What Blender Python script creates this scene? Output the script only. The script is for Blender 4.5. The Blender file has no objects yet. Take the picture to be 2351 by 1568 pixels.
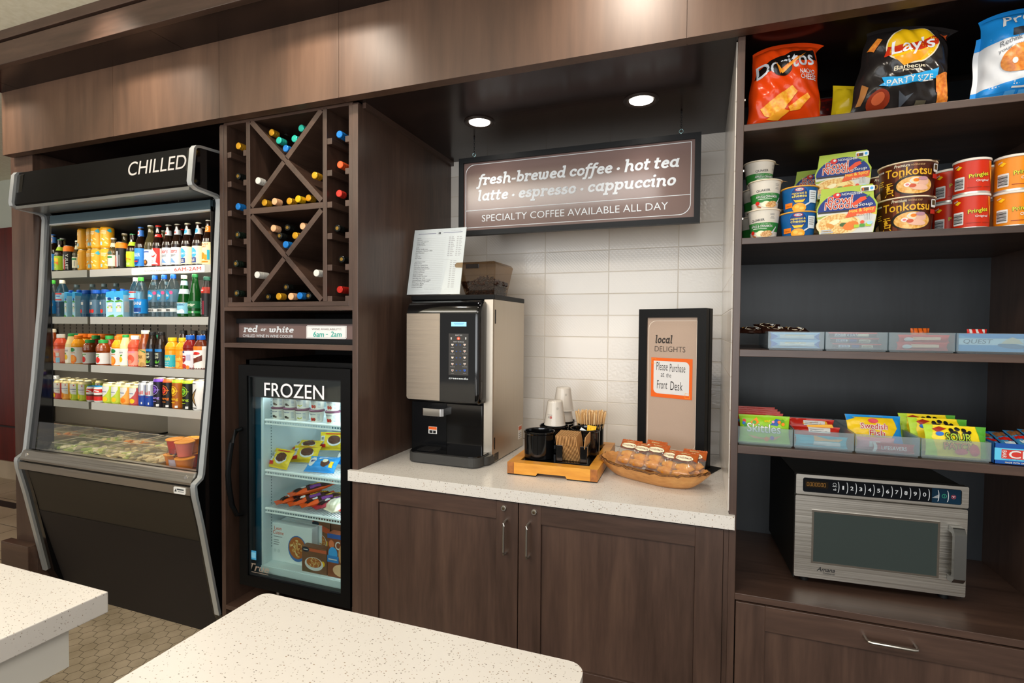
import bpy, bmesh, math, random
from mathutils import Vector as V, Matrix
random.seed(7)
SC = bpy.context.scene
COL = SC.collection
PI = math.pi

# ---------------------------------------------------------------- camera
FL = 1195.86                      # focal length in pixels of the 2351 x 1568 frame
YAW, PITCH, ROLL = 0.346036, 0.026037, 0.0082661
CF = V((-math.sin(YAW)*math.cos(PITCH), math.cos(YAW)*math.cos(PITCH), -math.sin(PITCH)))
CR = V((math.cos(YAW), math.sin(YAW), 0)); CU = CR.cross(CF)
CR, CU = CR*math.cos(ROLL)+CU*math.sin(ROLL), -CR*math.sin(ROLL)+CU*math.cos(ROLL)
cd = bpy.data.cameras.new('camera'); cam = bpy.data.objects.new('camera', cd); COL.objects.link(cam)
cd.sensor_fit = 'HORIZONTAL'; cd.sensor_width = 36; cd.lens = FL/2351*36; cd.clip_start = 0.02
m3 = Matrix((CR, CU, -CF)).transposed()
cam.matrix_world = Matrix.Translation((0, 0, 1.5)) @ m3.to_4x4()
SC.camera = cam
def at(px, py, Y):
    """the point of the plane y = Y (a shelf's or a front's depth) seen at a pixel of the photograph"""
    d = CF+CR*((px-1175.5)/FL)-CU*((py-784)/FL)
    return V((d.x*Y/d.y, Y, 1.5+d.z*Y/d.y))

# ---------------------------------------------------------------- light
SC.view_settings.view_transform = 'Standard'; SC.view_settings.look = 'None'
SC.view_settings.exposure = -0.1; SC.view_settings.gamma = 1.0; SC.view_settings.use_curve_mapping = False
w = bpy.data.worlds.new('room_light'); SC.world = w; w.use_nodes = True
w.node_tree.nodes['Background'].inputs[0].default_value = (1.0, 0.95, 0.90, 1)
w.node_tree.nodes['Background'].inputs[1].default_value = 0.55
def area(name, loc, rot, sx, sy, power, col=(1, .95, .88), spread=None):
    l = bpy.data.lights.new(name, 'AREA'); l.shape = 'RECTANGLE'; l.size = sx; l.size_y = sy
    l.energy = power; l.color = col
    if spread: l.spread = spread
    o = bpy.data.objects.new(name, l); o.location = loc; o.rotation_euler = rot; COL.objects.link(o); return o
def spot(name, loc, target, power, ang, blend, size, col=(1, .88, .74)):
    l = bpy.data.lights.new(name, 'SPOT'); l.energy = power; l.spot_size = ang; l.spot_blend = blend
    l.shadow_soft_size = size; l.color = col
    o = bpy.data.objects.new(name, l); o.location = loc
    o.rotation_euler = (V(target)-V(loc)).to_track_quat('-Z', 'Y').to_euler(); COL.objects.link(o); return o
# ceiling panels of the lobby and the big windows behind the photographer
area('ceiling_panel_light', (-1.6, -0.6, 2.86), (0, 0, 0), 2.4, 1.0, 62, (1, .95, .89))
area('ceiling_panel_light', (0.9, -0.6, 2.86), (0, 0, 0), 1.6, 1.0, 40, (1, .95, .89))
area('lobby_window_light', (-0.6, -3.6, 1.7), (PI/2, 0, 0), 5.0, 2.0, 165, (.93, .97, 1))
area('ceiling_fill_uplight', (-2.6, -0.4, 2.35), (PI, 0, 0), 2.2, .5, 60, (1, .95, .86))  # added upward fill, out of view, to brighten the ceiling; not a cove fitting
# recessed wall washers in the ceiling in front of the crown
for x in (-3.55, -2.39, -1.41, -0.25, 0.95):
    spot('ceiling_wall_washer', (x, 1.26, 2.87), (x, 1.72, 2.46), 52, 1.35, 1.0, .06)

# ---------------------------------------------------------------- materials
def lin(h):
    h = h.lstrip('#'); c = [int(h[i:i+2], 16)/255 for i in (0, 2, 4)]
    return tuple((x/12.92 if x <= .04045 else ((x+.055)/1.055)**2.4) for x in c)+(1,)
MAT = {}
def mat(h, r=.5, m=0., s=.3, e=0., coat=0.):
    k = (h, r, m, s, e, coat)
    if k in MAT: return MAT[k]
    M = bpy.data.materials.new('paint_'+h.lstrip('#')); M.use_nodes = True
    b = M.node_tree.nodes['Principled BSDF']; c = lin(h)
    b.inputs['Base Color'].default_value = c; b.inputs['Roughness'].default_value = r
    b.inputs['Metallic'].default_value = m; b.inputs['Specular IOR Level'].default_value = s
    if coat: b.inputs['Coat Weight'].default_value = coat; b.inputs['Coat Roughness'].default_value = .05
    if e: b.inputs['Emission Color'].default_value = c; b.inputs['Emission Strength'].default_value = e
    MAT[k] = M; return M
def nodes(name):
    M = bpy.data.materials.new(name); M.use_nodes = True; nt = M.node_tree
    return M, nt, nt.nodes['Principled BSDF']
def N(nt, t, **kw):
    n = nt.nodes.new(t)
    for k, v in kw.items():
        if k in n.inputs: n.inputs[k].default_value = v
        else: setattr(n, k, v)
    return n
def coords(nt, scale, kind='Object'):
    tc = N(nt, 'ShaderNodeTexCoord'); mp = N(nt, 'ShaderNodeMapping'); mp.inputs['Scale'].default_value = scale
    nt.links.new(tc.outputs[kind], mp.inputs[0]); return mp.outputs[0]
def ramp(nt, fac, stops):
    r = N(nt, 'ShaderNodeValToRGB'); e = r.color_ramp.elements
    while len(e) < len(stops): e.new(.5)
    for i, (p, c) in enumerate(stops): e[i].position = p; e[i].color = lin(c) if isinstance(c, str) else c
    nt.links.new(fac, r.inputs[0]); return r.outputs[0]
def bump(nt, b, h, st, dist=.002):
    n = N(nt, 'ShaderNodeBump'); n.inputs['Strength'].default_value = st; n.inputs['Distance'].default_value = dist
    nt.links.new(h, n.inputs['Height']); nt.links.new(n.outputs[0], b.inputs['Normal'])
def wood(name, scale, c0, c1, c2, r=.36, sp=.5):
    M, nt, b = nodes(name)
    a = N(nt, 'ShaderNodeTexNoise', Scale=1., Detail=6., Roughness=.65, Distortion=.6); nt.links.new(coords(nt, scale), a.inputs[0])
    f = N(nt, 'ShaderNodeTexNoise', Scale=9., Detail=3.); nt.links.new(coords(nt, scale), f.inputs[0])
    mx = N(nt, 'ShaderNodeMath', operation='MULTIPLY_ADD'); nt.links.new(f.outputs[0], mx.inputs[0]); mx.inputs[1].default_value = .35
    nt.links.new(a.outputs[0], mx.inputs[2])
    nt.links.new(ramp(nt, mx.outputs[0], [(.45, c0), (.68, c1), (.92, c2)]), b.inputs['Base Color'])
    b.inputs['Roughness'].default_value = r; b.inputs['Specular IOR Level'].default_value = sp
    bump(nt, b, f.outputs[0], .06); return M
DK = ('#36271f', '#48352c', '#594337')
WV = wood('dark_wood_upright_grain', (9, 9, .8), *DK)
WH = wood('dark_wood_level_grain', (.8, 9, 9), *DK)
WD = wood('dark_wood_deep_grain', (9, .8, 9), *DK)
WBACK = wood('dark_back_panel', (6, 6, .8), '#1b1d1f', '#222528', '#292c30', .42, .4)
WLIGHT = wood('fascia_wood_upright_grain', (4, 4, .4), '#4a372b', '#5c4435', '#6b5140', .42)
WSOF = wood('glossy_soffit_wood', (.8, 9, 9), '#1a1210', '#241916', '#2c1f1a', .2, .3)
MAROON = wood('maroon_wood', (5, 5, .6), '#4a0d05', '#5e1408', '#701a0a', .35, .2)
TRAYW = wood('honey_wood', (2, 14, 14), '#b5701c', '#cf8a28', '#e0a03a', .35)
BOWLW = wood('turned_wood', (6, 6, 14), '#a8723c', '#c48a4c', '#d8a362', .4)
def quartz():
    M, nt, b = nodes('speckled_quartz')
    def sp(sc, lo, rot):
        v = N(nt, 'ShaderNodeTexVoronoi', Scale=1.); co = coords(nt, sc); nt.links.new(co, v.inputs['Vector'])
        return v
    v1 = sp((150, 250, 150), 0, 0); v2 = sp((330, 250, 330), 0, 0)
    def mask(v, size, keep):
        l = N(nt, 'ShaderNodeMath', operation='LESS_THAN'); nt.links.new(v.outputs['Distance'], l.inputs[0]); l.inputs[1].default_value = size
        s = N(nt, 'ShaderNodeSeparateColor'); nt.links.new(v.outputs['Color'], s.inputs[0])
        g = N(nt, 'ShaderNodeMath', operation='LESS_THAN'); nt.links.new(s.outputs[0], g.inputs[0]); g.inputs[1].default_value = keep
        m = N(nt, 'ShaderNodeMath', operation='MULTIPLY'); nt.links.new(l.outputs[0], m.inputs[0]); nt.links.new(g.outputs[0], m.inputs[1])
        return m.outputs[0], s.outputs[1]
    m1, c1 = mask(v1, .26, .22); m2, c2 = mask(v2, .3, .16)
    base = lin('#d6d0c8')
    x1 = N(nt, 'ShaderNodeMix', data_type='RGBA'); nt.links.new(m1, x1.inputs[0]); x1.inputs[6].default_value = base
    nt.links.new(ramp(nt, c1, [(0, '#7d766e'), (.5, '#a59a8a'), (1, '#94785e')]), x1.inputs[7])
    x2 = N(nt, 'ShaderNodeMix', data_type='RGBA'); nt.links.new(m2, x2.inputs[0]); nt.links.new(x1.outputs[2], x2.inputs[6])
    nt.links.new(ramp(nt, c2, [(0, '#8f877e'), (1, '#b5aa9b')]), x2.inputs[7])
    nt.links.new(x2.outputs[2], b.inputs['Base Color']); b.inputs['Roughness'].default_value = .22
    return M
QUARTZ = quartz()
def steel(name, col, scale, r=.3):
    M, nt, b = nodes(name); n = N(nt, 'ShaderNodeTexNoise', Scale=1., Detail=4.); nt.links.new(coords(nt, scale), n.inputs[0])
    nt.links.new(ramp(nt, n.outputs[0], [(.3, (r-.06,)*3+(1,)), (.7, (r+.1,)*3+(1,))]), b.inputs['Roughness'])
    b.inputs['Base Color'].default_value = lin(col); b.inputs['Metallic'].default_value = 1; return M
STEELH = steel('brushed_steel', '#b9b3aa', (2, 300, 300), .34)
STEELV = steel('brushed_steel_upright', '#c0b5a6', (300, 300, 2), .36)
ALU = mat('#c3c7c9', .42, .7); CHROME = mat('#dcdcdc', .12, 1.)
def tile():
    M, nt, b = nodes('cream_relief_tile')
    tc = N(nt, 'ShaderNodeTexCoord'); sep = N(nt, 'ShaderNodeSeparateXYZ'); nt.links.new(tc.outputs['Object'], sep.inputs[0])
    def cell(o, off, pitch):
        a = N(nt, 'ShaderNodeMath', operation='SUBTRACT'); nt.links.new(o, a.inputs[0]); a.inputs[1].default_value = off
        d = N(nt, 'ShaderNodeMath', operation='DIVIDE'); nt.links.new(a.outputs[0], d.inputs[0]); d.inputs[1].default_value = pitch
        f = N(nt, 'ShaderNodeMath', operation='FLOOR'); nt.links.new(d.outputs[0], f.inputs[0])
        r = N(nt, 'ShaderNodeMath', operation='FRACT'); nt.links.new(d.outputs[0], r.inputs[0])
        c = N(nt, 'ShaderNodeMath', operation='PINGPONG'); nt.links.new(r.outputs[0], c.inputs[0]); c.inputs[1].default_value = .5
        e = N(nt, 'ShaderNodeMath', operation='MULTIPLY'); nt.links.new(c.outputs[0], e.inputs[0]); e.inputs[1].default_value = pitch
        return f.outputs[0], e.outputs[0]
    xy = N(nt, 'ShaderNodeMath', operation='ADD'); nt.links.new(sep.outputs[0], xy.inputs[0])
    sh = N(nt, 'ShaderNodeMath', operation='MULTIPLY'); nt.links.new(sep.outputs[1], sh.inputs[0]); sh.inputs[1].default_value = 1.0
    nt.links.new(sh.outputs[0], xy.inputs[1])
    ix, ex = cell(xy.outputs[0], 2.6-.43, .3285); iz, ez = cell(sep.outputs[2], 1.132, .1085)
    mn = N(nt, 'ShaderNodeMath', operation='MINIMUM'); nt.links.new(ex, mn.inputs[0]); nt.links.new(ez, mn.inputs[1])
    jt = N(nt, 'ShaderNodeMapRange'); nt.links.new(mn.outputs[0], jt.inputs[0]); jt.inputs[1].default_value = .0008; jt.inputs[2].default_value = .0028
    cb = N(nt, 'ShaderNodeCombineXYZ'); nt.links.new(ix, cb.inputs[0]); nt.links.new(iz, cb.inputs[1])
    wn = N(nt, 'ShaderNodeTexWhiteNoise'); nt.links.new(cb.outputs[0], wn.inputs['Vector'])
    rnd = N(nt, 'ShaderNodeSeparateColor'); nt.links.new(wn.outputs['Color'], rnd.inputs[0])
    # relief patterns: zigzag bands, small squares, crackle lines
    mp = N(nt, 'ShaderNodeCombineXYZ'); nt.links.new(xy.outputs[0], mp.inputs[0]); nt.links.new(sep.outputs[2], mp.inputs[2])
    wv = N(nt, 'ShaderNodeTexWave', Scale=42., Distortion=3.5); wv.bands_direction = 'DIAGONAL'; nt.links.new(mp.outputs[0], wv.inputs[0])
    vo = N(nt, 'ShaderNodeTexVoronoi', Scale=52.); vo.feature = 'DISTANCE_TO_EDGE'; nt.links.new(mp.outputs[0], vo.inputs['Vector'])
    mg = N(nt, 'ShaderNodeTexMagic', Scale=60., Distortion=1.2); mg.turbulence_depth = 1; nt.links.new(mp.outputs[0], mg.inputs[0])
    def pick(lo, hi):
        c = N(nt, 'ShaderNodeMath', operation='COMPARE'); nt.links.new(rnd.outputs[0], c.inputs[0]); c.inputs[1].default_value = (lo+hi)/2; c.inputs[2].default_value = (hi-lo)/2
        return c.outputs[0]
    tot = None
    for src, lo, hi, k in ((wv.outputs['Fac'], .0, .33, .2), (vo.outputs['Distance'], .33, .66, 1.0), (mg.outputs['Fac'], .66, .85, .35)):
        a = N(nt, 'ShaderNodeMath', operation='MULTIPLY'); nt.links.new(src, a.inputs[0]); nt.links.new(pick(lo, hi), a.inputs[1])
        a2 = N(nt, 'ShaderNodeMath', operation='MULTIPLY'); nt.links.new(a.outputs[0], a2.inputs[0]); a2.inputs[1].default_value = k
        if tot is None: tot = a2.outputs[0]
        else:
            s = N(nt, 'ShaderNodeMath', operation='ADD'); nt.links.new(tot, s.inputs[0]); nt.links.new(a2.outputs[0], s.inputs[1]); tot = s.outputs[0]
    hs = N(nt, 'ShaderNodeMath', operation='MULTIPLY_ADD'); nt.links.new(tot, hs.inputs[0]); hs.inputs[1].default_value = .45
    nt.links.new(jt.outputs[0], hs.inputs[2])
    bump(nt, b, hs.outputs[0], .55, .0022)
    c = N(nt, 'ShaderNodeMix', data_type='RGBA'); nt.links.new(jt.outputs[0], c.inputs[0]); c.inputs[6].default_value = lin('#d2c7b8')
    nt.links.new(ramp(nt, rnd.outputs[1], [(0, '#d6cec4'), (1, '#e2dbd2')]), c.inputs[7])
    nt.links.new(c.outputs[2], b.inputs['Base Color']); b.inputs['Roughness'].default_value = .16
    return M
TILE = tile()
def noisy(name, c0, c1, scale, r=.6, bm=0.):
    M, nt, b = nodes(name); n = N(nt, 'ShaderNodeTexNoise', Scale=scale, Detail=4.); nt.links.new(coords(nt, (1, 1, 1)), n.inputs[0])
    nt.links.new(ramp(nt, n.outputs[0], [(.35, c0), (.65, c1)]), b.inputs['Base Color']); b.inputs['Roughness'].default_value = r
    if bm: bump(nt, b, n.outputs[0], bm)
    return M
def thin(name, tint, body=0., bcol='#ffffff', ior=1.45, r=.03):
    """a thin clear or frosted sheet: light passes straight through, some is scattered, some mirrored"""
    M = bpy.data.materials.new(name); M.use_nodes = True; nt = M.node_tree; nt.nodes.clear()
    o = N(nt, 'ShaderNodeOutputMaterial'); t = N(nt, 'ShaderNodeBsdfTransparent'); t.inputs[0].default_value = lin(tint)
    g = N(nt, 'ShaderNodeBsdfGlossy'); g.inputs['Roughness'].default_value = r
    lw = N(nt, 'ShaderNodeLayerWeight'); lw.inputs[0].default_value = .5; f0 = ((ior-1)/(ior+1))**2
    pw = N(nt, 'ShaderNodeMath', operation='POWER'); nt.links.new(lw.outputs['Facing'], pw.inputs[0]); pw.inputs[1].default_value = 5
    f = N(nt, 'ShaderNodeMath', operation='MULTIPLY_ADD'); nt.links.new(pw.outputs[0], f.inputs[0]); f.inputs[1].default_value = 1-f0; f.inputs[2].default_value = f0
    s = t.outputs[0]
    if body:
        d = N(nt, 'ShaderNodeBsdfDiffuse'); d.inputs[0].default_value = lin(bcol)
        tl = N(nt, 'ShaderNodeBsdfTranslucent'); tl.inputs[0].default_value = lin(bcol)
        dm = N(nt, 'ShaderNodeMixShader'); dm.inputs[0].default_value = .4; nt.links.new(d.outputs[0], dm.inputs[1]); nt.links.new(tl.outputs[0], dm.inputs[2])
        m = N(nt, 'ShaderNodeMixShader'); m.inputs[0].default_value = body; nt.links.new(s, m.inputs[1]); nt.links.new(dm.outputs[0], m.inputs[2]); s = m.outputs[0]
    m = N(nt, 'ShaderNodeMixShader'); nt.links.new(f.outputs[0], m.inputs[0]); nt.links.new(s, m.inputs[1]); nt.links.new(g.outputs[0], m.inputs[2])
    nt.links.new(m.outputs[0], o.inputs[0]); return M
GLASS = thin('door_glass', '#e8f0ef', ior=1.5)
CLEAR = thin('clear_plastic', '#f6f8f8', 0)
FROST = thin('frosted_plastic', '#e6eff2', .21, '#dfe8ec', 1.35, .2)
SMOKE = thin('smoked_plastic', '#d6c3ac', .015, '#7a644e', 1.45)
PET = thin('clear_bottle_plastic', '#e2f0f5', .04, '#bcd3da', 1.4)
PETB = thin('blue_bottle_plastic', '#aed6ea', .10, '#6fb4d4', 1.4)
CGLASS = thin('clear_bottle_glass', '#d8d2b8', .15, '#b9a870', 1.45)
WRAP = thin('clear_wrapper', '#f4f0ea', .1, '#ffffff', 1.4, .08)
MIRROR = mat('#c2c2bd', .03, 1.)
BLK = mat('#070708', .42, 0, .15); BLKG = mat('#09090a', .08, 0, .6); BLKM = mat('#121111', .6, 0, .2); WHT = mat('#eef0f0', .5)
FRAMEB = mat('#0d0e10', .45, 0, .22)
# ---------------------------------------------------------------- mesh helpers
class MB:
    def __init__(s): s.v = []; s.f = []; s.k = []; s.sm = []; s.ml = []
    def add(s, vs, fs, m, smooth=False):
        o = len(s.v); s.v += [tuple(v) for v in vs]
        if m not in s.ml: s.ml.append(m)
        k = s.ml.index(m)
        for f in fs: s.f.append([i+o for i in f]); s.k.append(k); s.sm.append(smooth)
        return s
    def box(s, x0, x1, y0, y1, z0, z1, m):
        return s.add([(x, y, z) for z in (z0, z1) for y in (y0, y1) for x in (x0, x1)],
                     [(0, 2, 3, 1), (4, 5, 7, 6), (0, 1, 5, 4), (2, 6, 7, 3), (0, 4, 6, 2), (1, 3, 7, 5)], m)
    def lathe(s, prof, m, n=20, c=(0, 0, 0), smooth=True):
        # prof: (r, z) or (r, z, material of the band that starts here)
        cur = m
        for a, b in zip(prof, prof[1:]):
            if len(a) > 2: cur = a[2]
            vs = []
            for (r, z) in (a[:2], b[:2]):
                vs += [(c[0]+r*math.cos(2*PI*i/n), c[1]+r*math.sin(2*PI*i/n), c[2]+z) for i in range(n)]
            if a[0] < 1e-6 or b[0] < 1e-6:
                rr, zz, zc = (b[0], b[1], a[1]) if a[0] < 1e-6 else (a[0], a[1], b[1])
                ring = [(c[0]+rr*math.cos(2*PI*i/n), c[1]+rr*math.sin(2*PI*i/n), c[2]+zz) for i in range(n)]+[(c[0], c[1], c[2]+zc)]
                up = a[0] > 1e-6
                s.add(ring, [((i, (i+1) % n, n) if up else ((i+1) % n, i, n)) for i in range(n)], cur, smooth)
            else:
                s.add(vs, [(i, (i+1) % n, n+(i+1) % n, n+i) for i in range(n)], cur, smooth)
        return s
    def tube(s, pts, r, m, n=8, cap=True):
        pts = [V(p) for p in pts]; rings = []; up = V((0, 0, 1))
        for i, p in enumerate(pts):
            t = (pts[min(i+1, len(pts)-1)]-pts[max(i-1, 0)]).normalized()
            a = t.cross(up if abs(t.z) < .95 else V((1, 0, 0))).normalized(); b = t.cross(a)
            rr = r[i] if isinstance(r, (list, tuple)) else r
            rings.append([p+(a*math.cos(2*PI*k/n)+b*math.sin(2*PI*k/n))*rr for k in range(n)])
        vs = [q for g in rings for q in g]
        fs = [(i*n+k, (i+1)*n+k, (i+1)*n+(k+1) % n, i*n+(k+1) % n) for i in range(len(pts)-1) for k in range(n)]
        if cap: fs += [tuple(range(n)), tuple(reversed(range((len(pts)-1)*n, len(pts)*n)))]
        return s.add(vs, fs, m, True)
    def prism(s, poly, a0, a1, m, axis='x', smooth=False):
        f = {'x': lambda p, a: (a, p[0], p[1]), 'y': lambda p, a: (p[0], a, p[1]), 'z': lambda p, a: (p[0], p[1], a)}[axis]
        n = len(poly); vs = [f(p, a0) for p in poly]+[f(p, a1) for p in poly]
        return s.add(vs, [(i, (i+1) % n, n+(i+1) % n, n+i) for i in range(n)], m, smooth).add(vs, [tuple(range(n)), tuple(range(n, 2*n))], m)
    def grid(s, fn, nu, nv, m, smooth=True, closed=False, pick=None):
        vs = [fn(i/nu, j/nv) for j in range(nv+1) for i in range(nu+1)]
        for j in range(nv):
            for i in range(nu):
                pass
        q = lambda i, j: j*(nu+1)+i
        return s.add(vs, [(q(i, j), q(i+1, j), q(i+1, j+1), q(i, j+1)) for j in range(nv) for i in range(nu)], m, smooth)
    def deco(s, shape, m, fn, h=.0004, cu=None, cv=None):
        vs, fs = shape
        if cu or cv:
            bm = bmesh.new(); bv = [bm.verts.new((x, y, 0)) for x, y in vs]
            for f in fs:
                try: bm.faces.new([bv[i] for i in f])
                except ValueError: pass
            for c, ax in ((cu, 0), (cv, 1)):
                if not c: continue
                lo = min(v[ax] for v in vs); hi = max(v[ax] for v in vs); k = math.ceil(lo/c)
                while k*c < hi:
                    co = [0, 0, 0]; no = [0, 0, 0]; co[ax] = k*c; no[ax] = 1
                    bmesh.ops.bisect_plane(bm, geom=bm.verts[:]+bm.edges[:]+bm.faces[:], plane_co=co, plane_no=no); k += 1
            bm.verts.index_update(); vs = [(v.co.x, v.co.y) for v in bm.verts]; fs = [[v.index for v in f.verts] for f in bm.faces]; bm.free()
        return s.add([fn(x, y, h) for x, y in vs], fs, m)
    def slab(s, shape, m, fn, h=.0006):
        for i, f in enumerate(shape[1]): s.add([fn(*shape[0][k], h+(i % 37)*1.2e-5) for k in f], [tuple(range(len(f)))], m)
        return s
    def xf(s, M, start=0):
        for i in range(start, len(s.v)): s.v[i] = tuple(M @ V(s.v[i]))
        return s
def ob(name, mb, parent=None, bevel=0., loc=None):
    me = bpy.data.meshes.new(name); me.from_pydata(mb.v, [], mb.f)
    for m in mb.ml: me.materials.append(m)
    me.polygons.foreach_set('material_index', mb.k); me.polygons.foreach_set('use_smooth', mb.sm)
    if any(mb.sm): me.set_sharp_from_angle(angle=math.radians(38))
    me.update(); o = bpy.data.objects.new(name, me); COL.objects.link(o)
    if bevel:
        b = o.modifiers.new('edge', 'BEVEL'); b.width = bevel; b.segments = 2; b.limit_method = 'ANGLE'; b.angle_limit = math.radians(50)
    if parent: o.parent = parent
    if loc: o.location = loc
    return o
def tag(o, label, cat, group=None, kind=None):
    if label: o['label'] = label
    if cat: o['category'] = cat
    if group: o['group'] = group
    if kind: o['kind'] = kind
    return o
def thing(name, label, cat, loc=(0, 0, 0), rz=0., group=None):
    o = bpy.data.objects.new(name, None); COL.objects.link(o); o.location = loc; o.rotation_euler = (0, 0, rz)
    o.empty_display_size = .05; return tag(o, label, cat, group)
def struct(name, mb, label, cat, bevel=0.):
    return tag(ob(name, mb, None, bevel), label, cat, None, 'structure')
def local(mb, root):
    """mesh written in room coordinates -> the coordinates of its thing"""
    M = (Matrix.Translation(root.location) @ root.rotation_euler.to_matrix().to_4x4()).inverted()
    return mb.xf(M)
def wpart(name, mb, root, bevel=0.): return ob(name, local(mb, root), root, bevel)
def dup(root, label, loc=None, rz=None, group=None):
    r = root.copy(); COL.objects.link(r); r['label'] = label
    if loc is not None: r.location = loc
    if rz is not None: r.rotation_euler = (root.rotation_euler.x, root.rotation_euler.y, rz)
    if group: r['group'] = group
    for ch in root.children:
        c = ch.copy(); COL.objects.link(c); c.parent = r
        for g in ch.children:
            d = g.copy(); COL.objects.link(d); d.parent = c
    return r
# ---- flat shapes for print and lettering: (points, faces)
def R(x, y, w, h): return [(x, y), (x+w, y), (x+w, y+h), (x, y+h)], [(0, 1, 2, 3)]
def E(cx, cy, rx, ry, n=24, rot=0.):
    c, s = math.cos(rot), math.sin(rot)
    return [(cx+rx*math.cos(2*PI*i/n)*c-ry*math.sin(2*PI*i/n)*s, cy+rx*math.cos(2*PI*i/n)*s+ry*math.sin(2*PI*i/n)*c) for i in range(n)], [tuple(range(n))]
def P(*pts): return list(pts), [tuple(range(len(pts)))]
def RRp(x, y, w, h, r, n=5, corners=(1, 1, 1, 1)):
    pts = []
    for k, (cx, cy, a) in enumerate(((x+w-r, y+r, -90), (x+w-r, y+h-r, 0), (x+r, y+h-r, 90), (x+r, y+r, 180))):
        if not corners[k]: pts.append(((x+w, y), (x+w, y+h), (x, y+h), (x, y))[k]); continue
        for i in range(n+1):
            t = math.radians(a+90*i/n); pts.append((cx+r*math.cos(t), cy+r*math.sin(t)))
    return pts
def RR(x, y, w, h, r, n=5, corners=(1, 1, 1, 1)):
    p = RRp(x, y, w, h, r, n, corners); return p, [tuple(range(len(p)))]
def OUT(pts, t):
    """outline of thickness t drawn inside a closed polygon"""
    cx = sum(p[0] for p in pts)/len(pts); cy = sum(p[1] for p in pts)/len(pts)
    w = (max(p[0] for p in pts)-min(p[0] for p in pts))/2; h = (max(p[1] for p in pts)-min(p[1] for p in pts))/2
    q = [(cx+(x-cx)*(1-t/w), cy+(y-cy)*(1-t/h)) for x, y in pts]; n = len(pts)
    return pts+q, [(i, (i+1) % n, n+(i+1) % n, n+i) for i in range(n)]
TC = {}
def glyphs(s, bold, sh):
    bold = min(bold, .012); k = (s, bold, sh)
    if k not in TC:
        c = bpy.data.curves.new('t', 'FONT'); c.body = s; c.resolution_u = 8 if s in ('FROZEN', 'CHILLED') else 3; c.offset = bold; c.shear = sh
        o = bpy.data.objects.new('t', c); m = o.to_mesh()
        vs = [(v.co.x, v.co.y) for v in m.vertices]; fs = [tuple(p.vertices) for p in m.polygons]
        o.to_mesh_clear(); bpy.data.objects.remove(o); bpy.data.curves.remove(c)
        x0 = min(v[0] for v in vs); x1 = max(v[0] for v in vs); y0 = min(v[1] for v in vs); y1 = max(v[1] for v in vs)
        TC[k] = ([((x-x0)/(x1-x0), (y-y0)/(y1-y0)) for x, y in vs], fs, (x1-x0)/(y1-y0))
    return TC[k]
def T(s, x, y, w=None, h=None, b=0., sh=0., rot=0.):
    """text fitted into the box x, y, w, h (one of w, h may be left to the font)"""
    vs, fs, asp = glyphs(s, b, sh)
    if w is None: w = h*asp
    if h is None: h = w/asp
    pts = [(x+u*w, y+v*h) for u, v in vs]
    if rot:
        c, sn = math.cos(rot), math.sin(rot); cx, cy = x+w/2, y+h/2
        pts = [(cx+(p[0]-cx)*c-(p[1]-cy)*sn, cy+(p[0]-cx)*sn+(p[1]-cy)*c) for p in pts]
    return pts, fs
def OT(s, x, y, w, h, c_out, c_in, t=.0009, sh=0., rot=0.):
    """outlined lettering: four shifted copies under the coloured one"""
    return [(T(s, x+a*t, y+b*t, w, h, .008, sh, rot), c_out) for a, b in ((1, 1), (-1, 1), (1, -1), (-1, -1))]+[(T(s, x, y, w, h, .006, sh, rot), c_in)]
def TV(s, x, y, w, h, b=0., up=True):
    """text running upwards inside the box x, y, w, h"""
    vs, fs, asp = glyphs(s, b, 0)
    return ([(x+w-v*w, y+u*h) for u, v in vs] if up else [(x+v*w, y+h-u*h) for u, v in vs]), fs
def front(y0): return lambda u, v, h: (u, y0-h, v)
def cylf(Rf, z0=0.):
    def f(u, v, h):
        r = Rf(v) if callable(Rf) else Rf
        a = u/max(r, .005); return ((r+h)*math.sin(a), -(r+h)*math.cos(a), z0+v)
    return f
def planef(o, ux, vx):
    o, ux, vx = V(o), V(ux).normalized(), V(vx).normalized(); n = ux.cross(vx)
    return lambda u, v, h: tuple(o+ux*u+vx*v+n*h)
ORD = ['first', 'second', 'third', 'fourth', 'fifth', 'sixth', 'seventh', 'eighth', 'ninth', 'tenth', 'eleventh', 'twelfth']
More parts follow.
